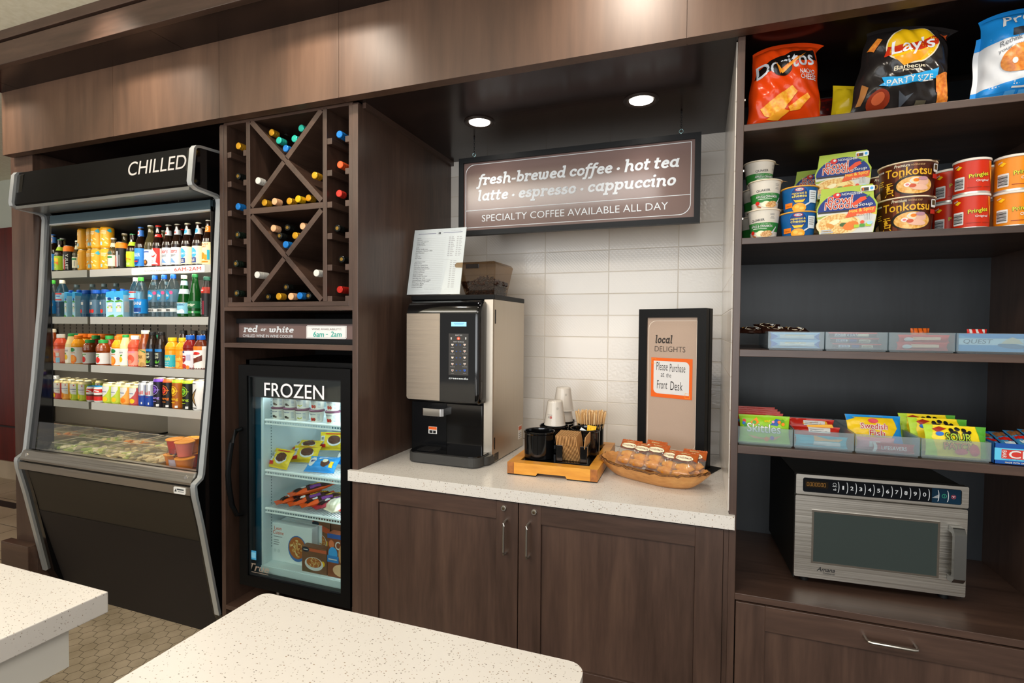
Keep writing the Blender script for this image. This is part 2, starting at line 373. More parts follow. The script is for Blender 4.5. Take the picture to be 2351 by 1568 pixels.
# ---- heavy slanted slab lettering, drawn with thick strokes (x-height 1)
def arc(cx, cy, rx, ry, a0, a1, n=12): return [(cx+rx*math.cos(math.radians(a0+(a1-a0)*i/n)), cy+ry*math.sin(math.radians(a0+(a1-a0)*i/n))) for i in range(n+1)]
SLG = {
 'a': (.96, [arc(.43, .5, .30, .38, 35, 325), [(.74, .98), (.70, .28)]+arc(.84, .24, .14, .14, 190, 290, 5)]),
 'b': (.92, [[(.02, 1.40), (.20, 1.42), (.20, .10)], arc(.48, .5, .29, .38, 160, -160)]),
 'c': (.76, [arc(.44, .5, .31, .38, 48, 318), [(.62, .80), (.64, .68)]]),
 'd': (.98, [arc(.43, .5, .30, .38, 35, 325), [(.56, 1.40), (.74, 1.42), (.72, .28)]+arc(.86, .24, .14, .14, 190, 290, 5)]),
 'e': (.78, [[(.14, .50), (.66, .56)]+arc(.42, .56, .26, .32, 10, 180, 9)+arc(.46, .48, .33, .37, 175, 312, 9)]),
 'f': (.56, [[(-.10, -.34), (.10, -.36), (.17, -.1), (.24, 1.05)]+arc(.45, 1.12, .20, .26, 175, 55, 7), [(.02, .92), (.54, .92)]]),
 'h': (1.0, [[(.02, 1.40), (.20, 1.42), (.20, .0)], [(.20, .62)]+arc(.50, .60, .26, .30, 165, 5, 8)+[(.76, .24)]+arc(.90, .22, .13, .13, 190, 290, 5)]),
 'i': (.48, [[(.02, .90), (.20, .92), (.20, .26)]+arc(.34, .22, .13, .13, 190, 290, 5), [(.20, 1.34), (.201, 1.34)]]),
 'l': (.46, [[(.0, 1.40), (.18, 1.42), (.18, .26)]+arc(.32, .22, .13, .13, 190, 290, 5)]),
 'n': (1.0, [[(.02, .90), (.20, .92), (.20, .0)], [(.20, .62)]+arc(.50, .60, .26, .30, 165, 5, 8)+[(.76, .24)]+arc(.90, .22, .13, .13, 190, 290, 5)]),
 'o': (.84, [arc(.42, .5, .30, .38, 0, 360, 20)]),
 'p': (.94, [[(.02, .90), (.20, .92), (.18, -.40)], [(.0, -.40), (.38, -.40)], arc(.50, .5, .29, .38, 150, -150)]),
 'r': (.68, [[(.02, .90), (.20, .92), (.20, .10)], [(.06, .08), (.36, .08)], [(.20, .60)]+arc(.50, .58, .28, .30, 160, 70, 6), [(.60, .86), (.62, .72)]]),
 's': (.70, [arc(.37, .68, .22, .20, 40, 200, 8)+[(.34, .53), (.45, .46)]+arc(.34, .30, .24, .19, 40, -150, 9), [(.54, .82), (.56, .70)], [(.13, .18), (.11, .30)]]),
 't': (.62, [[(.24, 1.26), (.20, .30)]+arc(.36, .28, .17, .17, 185, 310, 7), [(.02, .90), (.52, .90)]]),
 'u': (1.0, [[(.02, .90), (.20, .92), (.20, .40)]+arc(.46, .38, .26, .27, 180, 350, 8), [(.74, .94), (.74, .26)]+arc(.88, .22, .13, .13, 190, 290, 5)]),
 'w': (1.24, [[(.02, .90), (.20, .92), (.20, .38)]+arc(.40, .36, .20, .26, 180, 355, 8)+[(.62, .90)], [(.61, .5), (.61, .38)]+arc(.82, .36, .21, .26, 180, 360, 8)+[(1.03, .72)]+arc(.93, .80, .12, .12, 0, 110, 4)]),
 '-': (.52, [[(.08, .46), (.42, .46)]]), '\u2022': (.44, None), ' ': (.30, []),
}
def SLAB(s, xa, xb, zb, xh, t=.125, sh=.16):
    """(points, faces) of the words from xa to xb with base line zb and x-height xh"""
    tot = sum(SLG[c][0]+.06 for c in s)-.06; kx = (xb-xa)/(tot+sh*.6); vs, fs = [], []; x = 0
    def put(pts): 
        o = len(vs)
        for (u, v) in pts: vs.append((xa+(u+sh*v)*kx, zb+v*xh))
        fs.append(tuple(range(o, o+len(pts))))
    for c in s:
        w_, strokes = SLG[c]
        if strokes is None: put([(x+.22+.17*math.cos(2*PI*i/16), .46+.17*math.sin(2*PI*i/16)) for i in range(16)])
        for st_ in strokes or []:
            for i, (a, b) in enumerate(zip(st_, st_[1:])):
                d = V((b[0]-a[0], b[1]-a[1])); 
                if d.length < 1e-6: continue
                d.normalize(); n = V((-d.y, d.x))*t; e0 = d*(t*.55 if i == 0 else 0); e1 = d*(t*.55 if i == len(st_)-2 else 0)
                put([(x+a[0]+n.x-e0.x, a[1]+n.y-e0.y), (x+a[0]-n.x-e0.x, a[1]-n.y-e0.y), (x+b[0]-n.x+e1.x, b[1]-n.y+e1.y), (x+b[0]+n.x+e1.x, b[1]+n.y+e1.y)])
                if i > 0: put([(x+a[0]+t*math.cos(2*PI*k/10), a[1]+t*math.sin(2*PI*k/10)) for k in range(10)])
        if c == 'i': put([(x+.22+.15*math.cos(2*PI*k/14), 1.36+.15*math.sin(2*PI*k/14)) for k in range(14)])
        x += w_+.06
    return vs, fs
# ---------------------------------------------------------------- the setting
HEXT = noisy('tan_hexagon_tile', '#9c8c74', '#b3a28a', 7., .5); GROUT = mat('#4a4238', .9)
BIGT = noisy('beige_floor_tile', '#a39078', '#b8a68e', 3., .45)
fl = MB(); fl.box(-12, 4, -4, 3.1, -.05, 0, GROUT)
pu, pv = .1075, .0615                        # pitch of the hexagons along and across the wall
def hexa(cx, cy, r=.0344):
    if cx < -3.58: return
    fl.add([(cx+r*math.cos(k*PI/3), cy+r*math.sin(k*PI/3), .0012) for k in range(6)], [(0, 1, 2, 3, 4, 5)], HEXT)
for i in range(-32, 16):
    for j in range(-16, 33):
        hexa(-2.719-.0355+i*pu, 1.639+j*pv); hexa(-2.719-.0355+pu/2+i*pu, 1.639+pv/2+j*pv)
for i in range(18):
    for j in range(12):
        x = -3.60-.36*(i+1); y = -.9+.36*j
        fl.box(x+.004, x+.356, y+.004, min(y+.356, 3.09), 0, .0012, BIGT)
fl.box(-9, -5.2, 2.57, 2.66, .0012, .0016, mat('#1c1a18', .4))
struct('floor', fl, 'tan hexagon tile floor with dark joints, larger beige tiles at far left', 'floor')
CEIL = noisy('cream_ceiling', '#dcd6bf', '#e6e1cd', 40., .9, .2)
struct('ceiling', MB().box(-12, 4, -4, 1.53, 2.885, 2.95, CEIL).box(-12, -3.53, 1.53, 3.2, 2.885, 2.95, CEIL), 'cream textured lobby ceiling above the dark crown', 'ceiling')
lw = MB(); lw.box(-12, -3.45, 3.1, 3.2, 2.42, 2.95, mat('#c9cdbf', .8)); lw.box(-12, -3.45, 3.07, 3.2, .17, 2.42, MAROON)
lw.box(-12, -3.45, 3.06, 3.07, .50, .515, mat('#1d0703', .5)); lw.box(-12, -3.45, 3.055, 3.2, 0, .17, BIGT)
struct('wall_left', lw, 'maroon panelled wall with beige tile foot beyond the cooler', 'wall')
bw = MB(); bw.box(-1.32, .12, 2.6, 2.66, .918, 2.45, TILE); bw
struct('wall_right', MB().box(.0935, .0965, 1.80, 2.6, .918, 2.404, TILE), 'cream relief tile strip on the side of the snack shelving', 'wall')
struct('wall_back', bw, 'cream relief tile splash wall above the white counter', 'wall')
struct('wall_rear', MB().box(-3.45, 1.2, 2.66, 2.72, 0, 2.95, mat('#1a1715', .8)), 'dark wall behind the built in cabinets', 'wall')
fa = MB()
for a, b in ((-3.53, -2.66), (-2.6585, -1.983), (-1.9815, -1.355), (-1.3535, -.0545), (-.053, 1.3), (1.3015, 3.0)):
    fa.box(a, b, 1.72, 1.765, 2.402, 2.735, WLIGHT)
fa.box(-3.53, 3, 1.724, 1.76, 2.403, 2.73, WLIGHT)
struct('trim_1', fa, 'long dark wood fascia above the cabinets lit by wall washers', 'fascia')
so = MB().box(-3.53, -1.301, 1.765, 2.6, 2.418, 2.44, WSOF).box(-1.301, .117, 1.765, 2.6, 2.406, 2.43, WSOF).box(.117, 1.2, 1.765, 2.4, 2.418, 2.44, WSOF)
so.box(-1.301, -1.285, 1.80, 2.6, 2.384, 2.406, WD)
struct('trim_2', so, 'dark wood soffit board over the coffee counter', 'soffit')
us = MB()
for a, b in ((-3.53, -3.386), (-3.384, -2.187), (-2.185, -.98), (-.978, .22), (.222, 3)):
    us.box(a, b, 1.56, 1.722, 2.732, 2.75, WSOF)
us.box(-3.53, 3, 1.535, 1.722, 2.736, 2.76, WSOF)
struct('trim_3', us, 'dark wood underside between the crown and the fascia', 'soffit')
cr = MB().box(-3.53, 3, 1.531, 1.56, 2.73, 2.832, WH).box(-3.53, 3, 1.545, 1.56, 2.832, 2.842, BLKM).box(-3.53, 3, 1.526, 1.56, 2.842, 2.886, WH)
struct('trim_4', cr, 'dark wood crown moulding under the cream ceiling', 'crown moulding', .002)
bs = MB().box(-3.61, -3.373, 1.722, 1.77, 0, .297, WH).box(-3.61, -3.373, 1.722, 1.77, .297, .303, WH)
struct('baseboard_left', bs, 'tall dark wood base block at the foot of the left end panel', 'baseboard', .002)

# ---------------------------------------------------------------- built in cabinets
ep = thing('end_panel', 'tall dark wood end panel left of the chilled cabinet', 'panel', (-3.46, 1.77, 0))
wpart('panel', MB().box(-3.562, -3.373, 1.77, 2.6, 0, 2.418, WV), ep)

tc = thing('wine_cabinet', 'tall dark wood cabinet holding the wine rack, wine sign and glass freezer', 'cabinet', (-1.67, 1.77, 0))
for a, b in ((-2.041, -2.018), (-1.328, -1.301)): wpart('side_panel', MB().box(a, b, 1.77, 2.6, .0, 2.392, WV), tc, .0012)
wpart('top_board', MB().box(-2.018, -1.328, 1.774, 2.3, 2.398, 2.418, WH).box(-2.041, -1.301, 1.774, 2.3, 2.392, 2.398, WH), tc)
wpart('back_panel', MB().box(-2.018, -1.328, 2.36, 2.38, 0, 2.41, mat('#141110', .7)), tc)
for a, b in ((-2.018, -1.998), (-1.346, -1.328)): wpart('filler_strip', MB().box(a, b, 1.772, 2.34, 1.583, 2.398, WV), tc)
wpart('rack_floor', MB().box(-1.998, -1.346, 1.772, 2.34, 1.584, 1.604, WH), tc, .001)
wpart('shelf', MB().box(-2.018, -1.328, 1.77, 2.36, 1.566, 1.583, WH), tc, .001)
wpart('shelf', MB().box(-2.018, -1.328, 1.77, 2.36, 1.402, 1.423, WH), tc, .001)
wpart('floor_board', MB().box(-2.018, -1.328, 1.77, 2.36, .204, .223, WH), tc, .001)
wpart('toe_kick', MB().box(-2.018, -1.328, 1.84, 1.86, 0, .204, mat('#0f0d0c', .7)), tc)
for a, b in ((-1.887, -1.865), (-1.476, -1.455)): wpart('rack_divider', MB().box(a, b, 1.772, 2.3, 1.604, 2.398, WV), tc, .001)
wpart('rack_shelf', MB().box(-1.865, -1.476, 1.772, 2.3, 1.989, 2.014, WH), tc, .001)
def slat(x0, z0, x1, z1, y0, y1):
    d = V((x1-x0, 0, z1-z0)).normalized(); n = V((-d.z, 0, d.x))*.0115
    p = [(x0+n.x, z0+n.z), (x0-n.x, z0-n.z), (x1-n.x, z1-n.z), (x1+n.x, z1+n.z)]
    return MB().prism(p, y0, y1, WD, 'y')
for z0, z1 in ((2.014, 2.398), (1.604, 1.989)):
    wpart('cross_slat', slat(-1.858, z1-.007, -1.483, z0+.007, 1.772, 2.28), tc)
    xm, zm = -1.6705, (z0+z1)/2
    wpart('cross_slat', slat(-1.858, z0+.007, xm-.006, zm-.006, 1.772, 2.28), tc)
    wpart('cross_slat', slat(xm+.006, zm+.006, -1.483, z1-.007, 1.772, 2.28), tc)
RZ = [2.26-.1293*k for k in range(6)]
for z in RZ:
    for a, b in ((-1.998, -1.976), (-1.906, -1.887), (-1.455, -1.431), (-1.366, -1.346)):
        wpart('bottle_rail', MB().box(a, b, 1.774, 2.3, z-.0125, z+.0125, WD), tc, .001)

bc = thing('base_cabinet', 'dark wood base cabinet with two shaker doors under the coffee counter', 'cabinet', (-.6, 1.77, 0))
wpart('carcass', MB().box(-1.301, .096, 1.788, 2.58, .1, .873, WV).box(-1.301, -1.287, 1.77, 1.79, .1, .873, WV).box(.082, .096, 1.77, 1.79, .1, .873, WV), bc)
wpart('toe_kick', MB().box(-1.301, .096, 1.84, 1.86, 0, .1, mat('#0f0d0c', .7)), bc)
def shaker(x0, x1, z0, z1, y0, fw, ft, fb):
    m = MB(); y1 = y0+.02
    m.box(x0, x0+fw, y0, y1, z0, z1, WV).box(x1-fw, x1, y0, y1, z0, z1, WV)
    m.box(x0+fw, x1-fw, y0, y1, z1-ft, z1, WH).box(x0+fw, x1-fw, y0, y1, z0, z0+fb, WH)
    m.box(x0+fw, x1-fw, y0+.009, y1, z0+fb, z1-ft, WV); return m
NICK = mat('#c8c3ba', .3, 1.)
def bar_pull(p0, p1, out, m=NICK, r=.0045):
    p0, p1 = V(p0), V(p1); o = V((0, -out, 0)); d = (p1-p0).normalized()*.012
    return MB().tube([p0, p0+o*.7, p0+o*.93+d*.3, p0+o+d, p1+o-d, p1+o*.93-d*.3, p1+o*.7, p1], r, m, 10)
def cam_lock(x, z, y):
    m = MB(); M = Matrix.Translation((x, y, z)) @ Matrix.Rotation(PI/2, 4, 'X')
    m.lathe([(0, .007), (.0085, .007), (.0105, .005), (.011, 0)], NICK, 20).lathe([(0, .0075), (.005, .0075), (.0055, .007)], mat('#8d7a5c', .35, 1.), 14)
    m.box(-.0008, .0008, -.004, .004, .0074, .0078, BLKM); return m.xf(M)
for x0, x1, hx, lx in ((-1.285, -.6085, -.6525, -.663), (-.605, .0805, -.5655, -.547)):
    d = wpart('door', shaker(x0, x1, .215, .866, 1.766, .084, .066, .087), bc, .0012)
    h = ob('handle', bar_pull((hx, 1.766, .800), (hx, 1.766, .680), .030).xf(Matrix.Translation(-bc.location)), d)
    k = ob('lock', cam_lock(lx, .842, 1.766).xf(Matrix.Translation(-bc.location)), d)
ct = MB(); ct.prism([(-1.338, 1.752), (.113, 1.752), (.113, 1.7695), (.0955, 1.7695), (.0955, 2.5985), (-1.3, 2.5985), (-1.3, 1.7695), (-1.338, 1.7695)], .874, .917, QUARTZ, 'z')
tag(ob('countertop', ct, None, .003), 'white speckled quartz countertop on the dark base cabinet', 'countertop')

sn = thing('snack_shelving', 'tall dark wood snack shelving with open shelves above a deep drawer', 'shelving', (.545, 1.77, 0))
wpart('side_panel', MB().box(.0965, .1175, 1.77, 2.6, 0, 2.404, WV), sn, .0012)
wpart('side_panel', MB().box(.974, .996, 1.77, 2.35, 0, 2.404, WV), sn, .0012)
wpart('back_panel', MB().box(.1175, .974, 2.335, 2.355, .1, 2.404, WBACK), sn)
for z0, z1 in ((2.112, 2.133), (1.765, 1.785), (1.417, 1.439), (1.113, 1.138)): wpart('shelf', MB().box(.1175, .974, 1.77, 2.335, z0, z1, WH), sn, .0012)
wpart('appliance_shelf', MB().box(.1175, .974, 1.768, 2.335, .649, .670, WH), sn, .0012)
wpart('toe_kick', MB().box(.1175, .974, 1.84, 1.86, 0, .1, mat('#0f0d0c', .7)), sn)
d = wpart('drawer', shaker(.1205, .971, .105, .644, 1.766, .084, .078, .087), sn, .0012)
ob('handle', bar_pull((.468, 1.766, .607), (.590, 1.766, .607), .032).xf(Matrix.Translation(-sn.location)), d)
for z in (2.22, 2.0, 1.85): wpart('shelf_pin', MB().box(.1175, .1225, 1.80, 1.806, z-.003, z+.003, NICK), sn)

# ---------------------------------------------------------------- recessed lights in the soffit
for x, y, lab in ((-.929, 2.132, 'round recessed light in the soffit nearer the wine rack'), (-.234, 2.134, 'round recessed light in the soffit nearer the snack shelves')):
    r = thing('recessed_light', lab, 'ceiling light', (x, y, 2.406), 0, 'recessed lights over the counter')
    ob('trim_ring', MB().lathe([(.046, -.001), (.056, -.006), (.066, -.006), (.069, -.001), (.069, 0)], mat('#2a211d', .4), 40), r)
    ob('lens', MB().lathe([(0, -.0025), (.046, -.0025)], mat('#fff6e8', .5, e=14.), 40), r)
    spot('counter_downlight', (x, y, 2.395), (x, y, 1), 11, 1.9, 1.0, .045, (1, .95, .87))

# ---------------------------------------------------------------- the two white islands in the foreground
i1 = thing('serving_island', 'white speckled quartz island at far left with square near corner', 'island', (-2.2, .1, 0))
wpart('top', MB().box(-3.3, -1.211, -.9, .762, .869, .915, QUARTZ), i1, .002)
wpart('apron', MB().box(-3.2, -1.232, -.8, .697, .783, .869, mat('#d9d5cb', .4)), i1)
wpart('pedestal', MB().box(-2.9, -2.35, -.5, .1, 0, .783, mat('#d9d5cb', .4)), i1)
i2 = thing('serving_island', 'white speckled quartz island with rounded corners in the middle foreground', 'island', (-.54, .2, 0))
pts = []
for cx, cy, a in ((-.207, .855, 0), (-.872, .860, 90)):
    rr = .03 if a == 0 else .02
    for k in range(7):
        t = math.radians(a+90*k/6); pts.append((cx+rr*math.cos(t), cy+rr*math.sin(t)))
pts += [(-.892, -.6), (-.177, -.6)]
wpart('top', MB().prism(pts, .869, .915, QUARTZ, 'z'), i2, .002)
wpart('base', MB().box(-.62, -.40, -.5, .3, 0, .869, mat('#d9d5cb', .4)), i2)
# ---------------------------------------------------------------- the open chilled cabinet
PROF = [(1.803, 2.296), (1.705, 2.29), (1.684, 2.284), (1.673, 2.268), (1.659, 2.125), (1.664, 2.108), (1.69, 2.095), (1.788, 2.086), (1.80, 2.078),
        (1.803, 2.062), (1.777, 1.60), (1.743, 1.20), (1.703, .835), (1.698, .82), (1.668, .80), (1.664, .785), (1.668, .745), (1.70, .60), (1.783, .155)]
def inset(pl, d):
    out = []
    for i, p in enumerate(pl):
        a = V(pl[max(i-1, 0)]); b = V(pl[min(i+1, len(pl)-1)]); t = (b-a).normalized(); n = V((-t.y, t.x))
        out.append((p[0]+n.x*d, p[1]+n.y*d))
    return out
XL, XR = -3.365, -2.075
co = thing('chilled_display_cabinet', 'tall open fronted black chilled drinks cabinet with aluminium edges', 'chilled cabinet', (-2.72, 2.1, 0))
PIN = inset(PROF, .012)
for a, b in ((XL+.004, -3.285), (-2.13, XR-.004)):
    wpart('side_panel', MB().prism([(2.5, 2.31)]+PIN+[(1.84, .05), (2.5, .05)], a, b, BLKG, 'x'), co)
for a, b in ((XL, XL+.028), (XR-.028, XR)):
    m = MB(); n = len(PROF)
    pr = [(x, p[0], p[1]) for x, pl in ((a, PROF), (b, PROF), (b, PIN), (a, PIN)) for p in pl]
    m.add(pr, [(i, i+1, n+i+1, n+i) for i in range(n-1)]+[(n+i, n+i+1, 2*n+i+1, 2*n+i) for i in range(n-1)]+[(3*n+i, 3*n+i+1, i+1, i) for i in range(n-1)], ALU, True)
    wpart('edge_trim', m, co)
can = MB().prism([(1.79, 2.30), (1.69, 2.282), (1.668, 2.115), (1.676, 2.108), (1.79, 2.108)], XL+.034, XR-.034, BLK, 'x')
fc = planef((0, 1.668, 2.115), (1, 0, 0), (0, .022, .167))
can.deco(T('CHILLED', -2.500, .072, .368, .066, .0), mat('#b4b0ac', .5), fc, .0008)
wpart('canopy', can, co)
wpart('canopy_underside', MB().box(XL+.034, XR-.034, 1.675, 1.80, 2.092, 2.107, mat('#8b8a86', .25, .6)), co)
lampm = MB().box(-3.18, -2.22, 1.817, 1.829, 2.0425, 2.0495, mat('#fff0d8', .5, e=6.))
wpart('light_strip', lampm, co)
wpart('front_beam', MB().box(-3.285, -2.13, 1.797, 1.812, 2.035, 2.079, mat('#4d6068', .3, .5)).box(-3.285, -2.13, 1.795, 1.814, 2.028, 2.035, ALU), co)
wpart('interior_back', MB().box(-3.28, -2.13, 2.44, 2.46, .78, 2.06, mat('#9a9184', .5)), co)
sl = MB()
for k in range(16):
    for r_ in range(3):
        for zz in (.96, 1.20, 1.47): sl.box(-3.2+k*.068, -3.197+k*.068, 2.437, 2.4402, zz-.03+r_*.024, zz-.014+r_*.024, BLKM)
wpart('wall_slot', sl, co)
wpart('interior_ceiling', MB().box(-3.28, -2.13, 1.815, 2.46, 2.05, 2.07, mat('#2c2b2a', .6)), co)
wpart('upper_back_panel', MB().box(-3.28, -2.13, 2.425, 2.44, 1.83, 2.05, mat('#34322f', .6)), co)
wpart('end_mirror', MB().box(-3.285, -3.28, 1.80, 2.44, .80, 2.05, MIRROR), co)
wpart('end_wall', MB().box(-2.133, -2.13, 1.80, 2.44, .80, 2.05, mat('#3a3733', .5)), co)
SHZ = [1.808, 1.541, 1.266, 1.052]
for k, z in enumerate(SHZ):
    m = MB().box(-3.268, -2.135, 1.99, 2.44, z-.022, z-.002, mat('#b9b4aa', .4, .3)).box(-3.268, -2.135, 1.978, 1.99, z-.038, z+.003, mat('#b9b7b1', .38, .15))
    if k == 0:
        p0 = at(302, 634, 1.977); p1 = at(470, 606, 1.977); zc = z-.036
        m.deco(RR(p0.x, zc, p1.x-p0.x, .037, .008), mat('#e9e7e4', .4), front(1.978), .0008)
        m.deco(T('ALCOHOL AVAILABILITY:', p0.x+.10, zc+.013, .20, .011), mat('#a5a2a0', .6), front(1.978), .0016)
        m.deco(T('6AM-2AM', p0.x+.325, zc+.010, .19, .019, 0), mat('#e23b2d', .6), front(1.978), .0016)
    s_ = wpart('shelf', m, co)
    ob('light_strip', MB().box(-3.22, -2.2, 2.0, 2.012, z-.0245, z-.022, mat('#fff2dd', .5, e=5.)).xf(Matrix.Translation(-co.location)), s_)
    area('shelf_led', (-2.70, 2.0, z-.032), (math.radians(28), 0, 0), 1.0, .03, 1.25, (1, .93, .82))
area('canopy_led', (-2.70, 1.835, 2.040), (math.radians(22), 0, 0), 1.0, .04, 2.9, (1, .92, .78))
wpart('well_pan', MB().box(-3.28, -2.13, 1.755, 2.44, .775, .79, STEELH).box(-3.28, -2.13, 1.735, 1.755, .775, .835, STEELH), co)
wpart('front_guard', MB().prism([(1.712, .832), (1.717, .832), (1.733, .985), (1.728, .985)], -3.275, -2.135, CLEAR, 'x'), co)
bm_ = MB().prism([(1.705, .84), (1.69, .838), (1.672, .80), (1.672, .79), (1.72, .79)], XL+.034, XR-.034, STEELH, 'x').prism([(1.70, .782), (1.668, .782), (1.668, .745), (1.70, .738)], XL+.034, XR-.034, STEELH, 'x')
wpart('bumper', bm_, co)
for x in (XL+.075, XR-.075):
    wpart('bumper_screw', MB().lathe([(0, .006), (.009, .005), (.011, 0)], NICK, 16).xf(Matrix.Translation((x, 1.684, .818)) @ Matrix.Rotation(math.radians(75), 4, 'X')), co)
wpart('maker_badge', MB().prism(RRp(-2.205, .748, .072, .03, .006), 1.6675, 1.6645, mat('#dcdad6', .4), 'y').deco(P((-2.200, .757), (-2.186, .757), (-2.190, .772)), mat('#35393d', .5), front(1.6645)).deco(R(-2.184, .765, .042, .006), mat('#35393d', .5), front(1.6645)).deco(R(-2.178, .757, .036, .003), mat('#6a6e72', .5), front(1.6645)), co)
BRZ = mat('#2d271e', .55)
wpart('front_panel', MB().prism([(1.70, .74), (1.683, .735), (1.715, .60), (1.732, .515), (1.78, .515)], XL+.03, XR-.03, BRZ, 'x'), co)
wpart('kick_panel', MB().prism([(1.729, .514), (1.862, 0), (1.90, 0), (1.78, .514)], XL+.05, XR-.03, mat('#1f1a18', .6), 'x'), co)
wpart('rear_body', MB().box(XL+.01, XR-.01, 2.46, 2.5, .05, 2.30, BLK).box(XL+.05, XR-.05, 1.95, 2.5, .0, .775, BLK), co)

# ---------------------------------------------------------------- bottles, cans, cartons
def rad(prof):
    def f(z):
        for a, b in zip(prof, prof[1:]):
            if a[1] <= z <= b[1] and b[1] > a[1]: return a[0]+(b[0]-a[0])*(z-a[1])/(b[1]-a[1])
        return prof[-1][0]
    return f
BEER = [(0, .003), (.024, 0), (.0295, .005), (.0305, .012), (.0305, .118), (.0285, .134), (.0205, .156), (.0155, .174), (.0132, .19), (.0132, .214), (.0146, .216), (.0146, .222), (.0128, .223), (.0128, .226)]
WATER = [(0, .004), (.026, 0), (.0322, .006), (.0325, .05), (.0312, .054), (.0325, .058), (.0325, .128), (.031, .142), (.0245, .164), (.0145, .188), (.0125, .193), (.0125, .205)]
JUICE = [(0, .003), (.029, 0), (.034, .006), (.034, .085), (.0335, .10), (.035, .108), (.033, .122), (.024, .14), (.019, .147), (.019, .155)]
JAR = [(0, .003), (.03, 0), (.0345, .008), (.0345, .07), (.0335, .074), (.037, .085), (.0365, .10), (.032, .115), (.0225, .126), (.0225, .132)]
TEA = [(0, .003), (.028, 0), (.033, .006), (.033, .11), (.031, .126), (.0225, .155), (.018, .175), (.0175, .182)]
PERR = [(0, .003), (.028, 0), (.0335, .008), (.0345, .05), (.0335, .08), (.026, .125), (.0165, .175), (.0135, .20), (.0135, .214)]
SLIMB = [(0, .003), (.024, 0), (.0275, .005), (.0275, .105), (.0255, .12), (.0185, .137), (.0185, .14)]
CANP = lambda r, h: [(0, .004), (r*.72, .001), (r*.8, 0), (r, .010), (r, h-.014), (r*.86, h-.003), (r*.87, h)]
def sc(prof, k, kz): return [(p[0]*k, p[1]*kz) for p in prof]
LIDM = mat('#b9bcbd', .28, 1.)
def bottle(name, label, cat, group, x, y, z, prof, bm, cap, labs=(), rz=0., n=18):
    """cap: (r, z0, z1, material); labs: (part name, z0, z1, material, prints)"""
    r = thing(name, label, cat, (x, y, z), rz, group); R_ = rad(prof)
    ob('body', MB().lathe(prof, bm, n), r)
    if cap:
        cr_, z0, z1, cm = cap
        ob('cap', MB().lathe([(cr_*.96, z0), (cr_, z0+.002), (cr_*.98, z1-.002), (cr_*.9, z1), (0, z1)], cm, n), r)
    for nm, z0, z1, lm, prints in labs:
        m = MB(); k = max(2, int((z1-z0)/.012))
        m.lathe([(R_(z0+(z1-z0)*i/k)+.0007, z0+(z1-z0)*i/k) for i in range(k+1)], lm, 30)
        f = cylf(lambda v: R_(v)+.0007)
        for i, (sh, pm) in enumerate(prints): m.deco(sh, pm, f, .0006+.0002*i, .006, .014)
        ob(nm, m, r)
    return r
def drinkcan(name, label, cat, group, x, y, z, r_, h, bands, prints, lidm=LIDM, rz=0.):
    r = thing(name, label, cat, (x, y, z), rz, group); p = CANP(r_, h)
    m = MB(); p2 = [p[0], p[1], p[2]]
    zs = sorted(set([b[0] for b in bands]+[.010, h-.014]))
    f = rad(p); body = [(0, .004, LIDM), (r_*.72, .001, LIDM), (r_*.8, 0, bands[0][1])]
    for zz in zs:
        if .010 <= zz <= h-.014:
            body.append((r_, zz, [b[1] for b in bands if b[0] <= zz][-1]))
    body += [(r_*.86, h-.003)]
    m.lathe(body, bands[0][1], 24)
    for i, (sh, pm) in enumerate(prints): m.deco(sh, pm, cylf(r_), .0006+.0002*i, .006)
    ob('can_body', m, r)
    ob('lid', MB().lathe([(r_*.86, h-.004), (r_*.89, h-.001), (r_*.88, h), (r_*.82, h-.004), (0, h-.004)], lidm, 24), r)
    return r
W_ = mat('#dad9d6', .5); CRM = mat('#e9dcc0', .45); RED = mat('#d3261c', .4); NAVY = mat('#123a86', .4); BLUE = mat('#1668c2', .4); LBL = mat('#3f9fe0', .4)
GRN = mat('#4f9a2e', .4); DGR = mat('#1c7a3a', .4); LIME = mat('#a9c92c', .4); ORG = mat('#ee7d16', .4); YEL = mat('#f2c21d', .4); GLD = mat('#e2a21c', .38); TEAL = mat('#27a6b8', .4)
SIL = mat('#c6c9cd', .35, .4); BRNB = mat('#1d0e06', .1, 0, .6); PNK = mat('#e58a9a', .4); PUR = mat('#6a3fb0', .4); BLKL = mat('#151515', .4); GRAYT = mat('#8c8c8c', .5)
CAPW = mat('#e6dcc8', .45); CAPB = mat('#1558b8', .35); CAPG = mat('#2f9e48', .4); GRNG = thin('green_bottle_glass', '#2f8a3a', .45, '#1f7a30', 1.45)
z = SHZ[0]; YF = 2.018; G1 = 'beers and seltzers on the top chilled shelf'
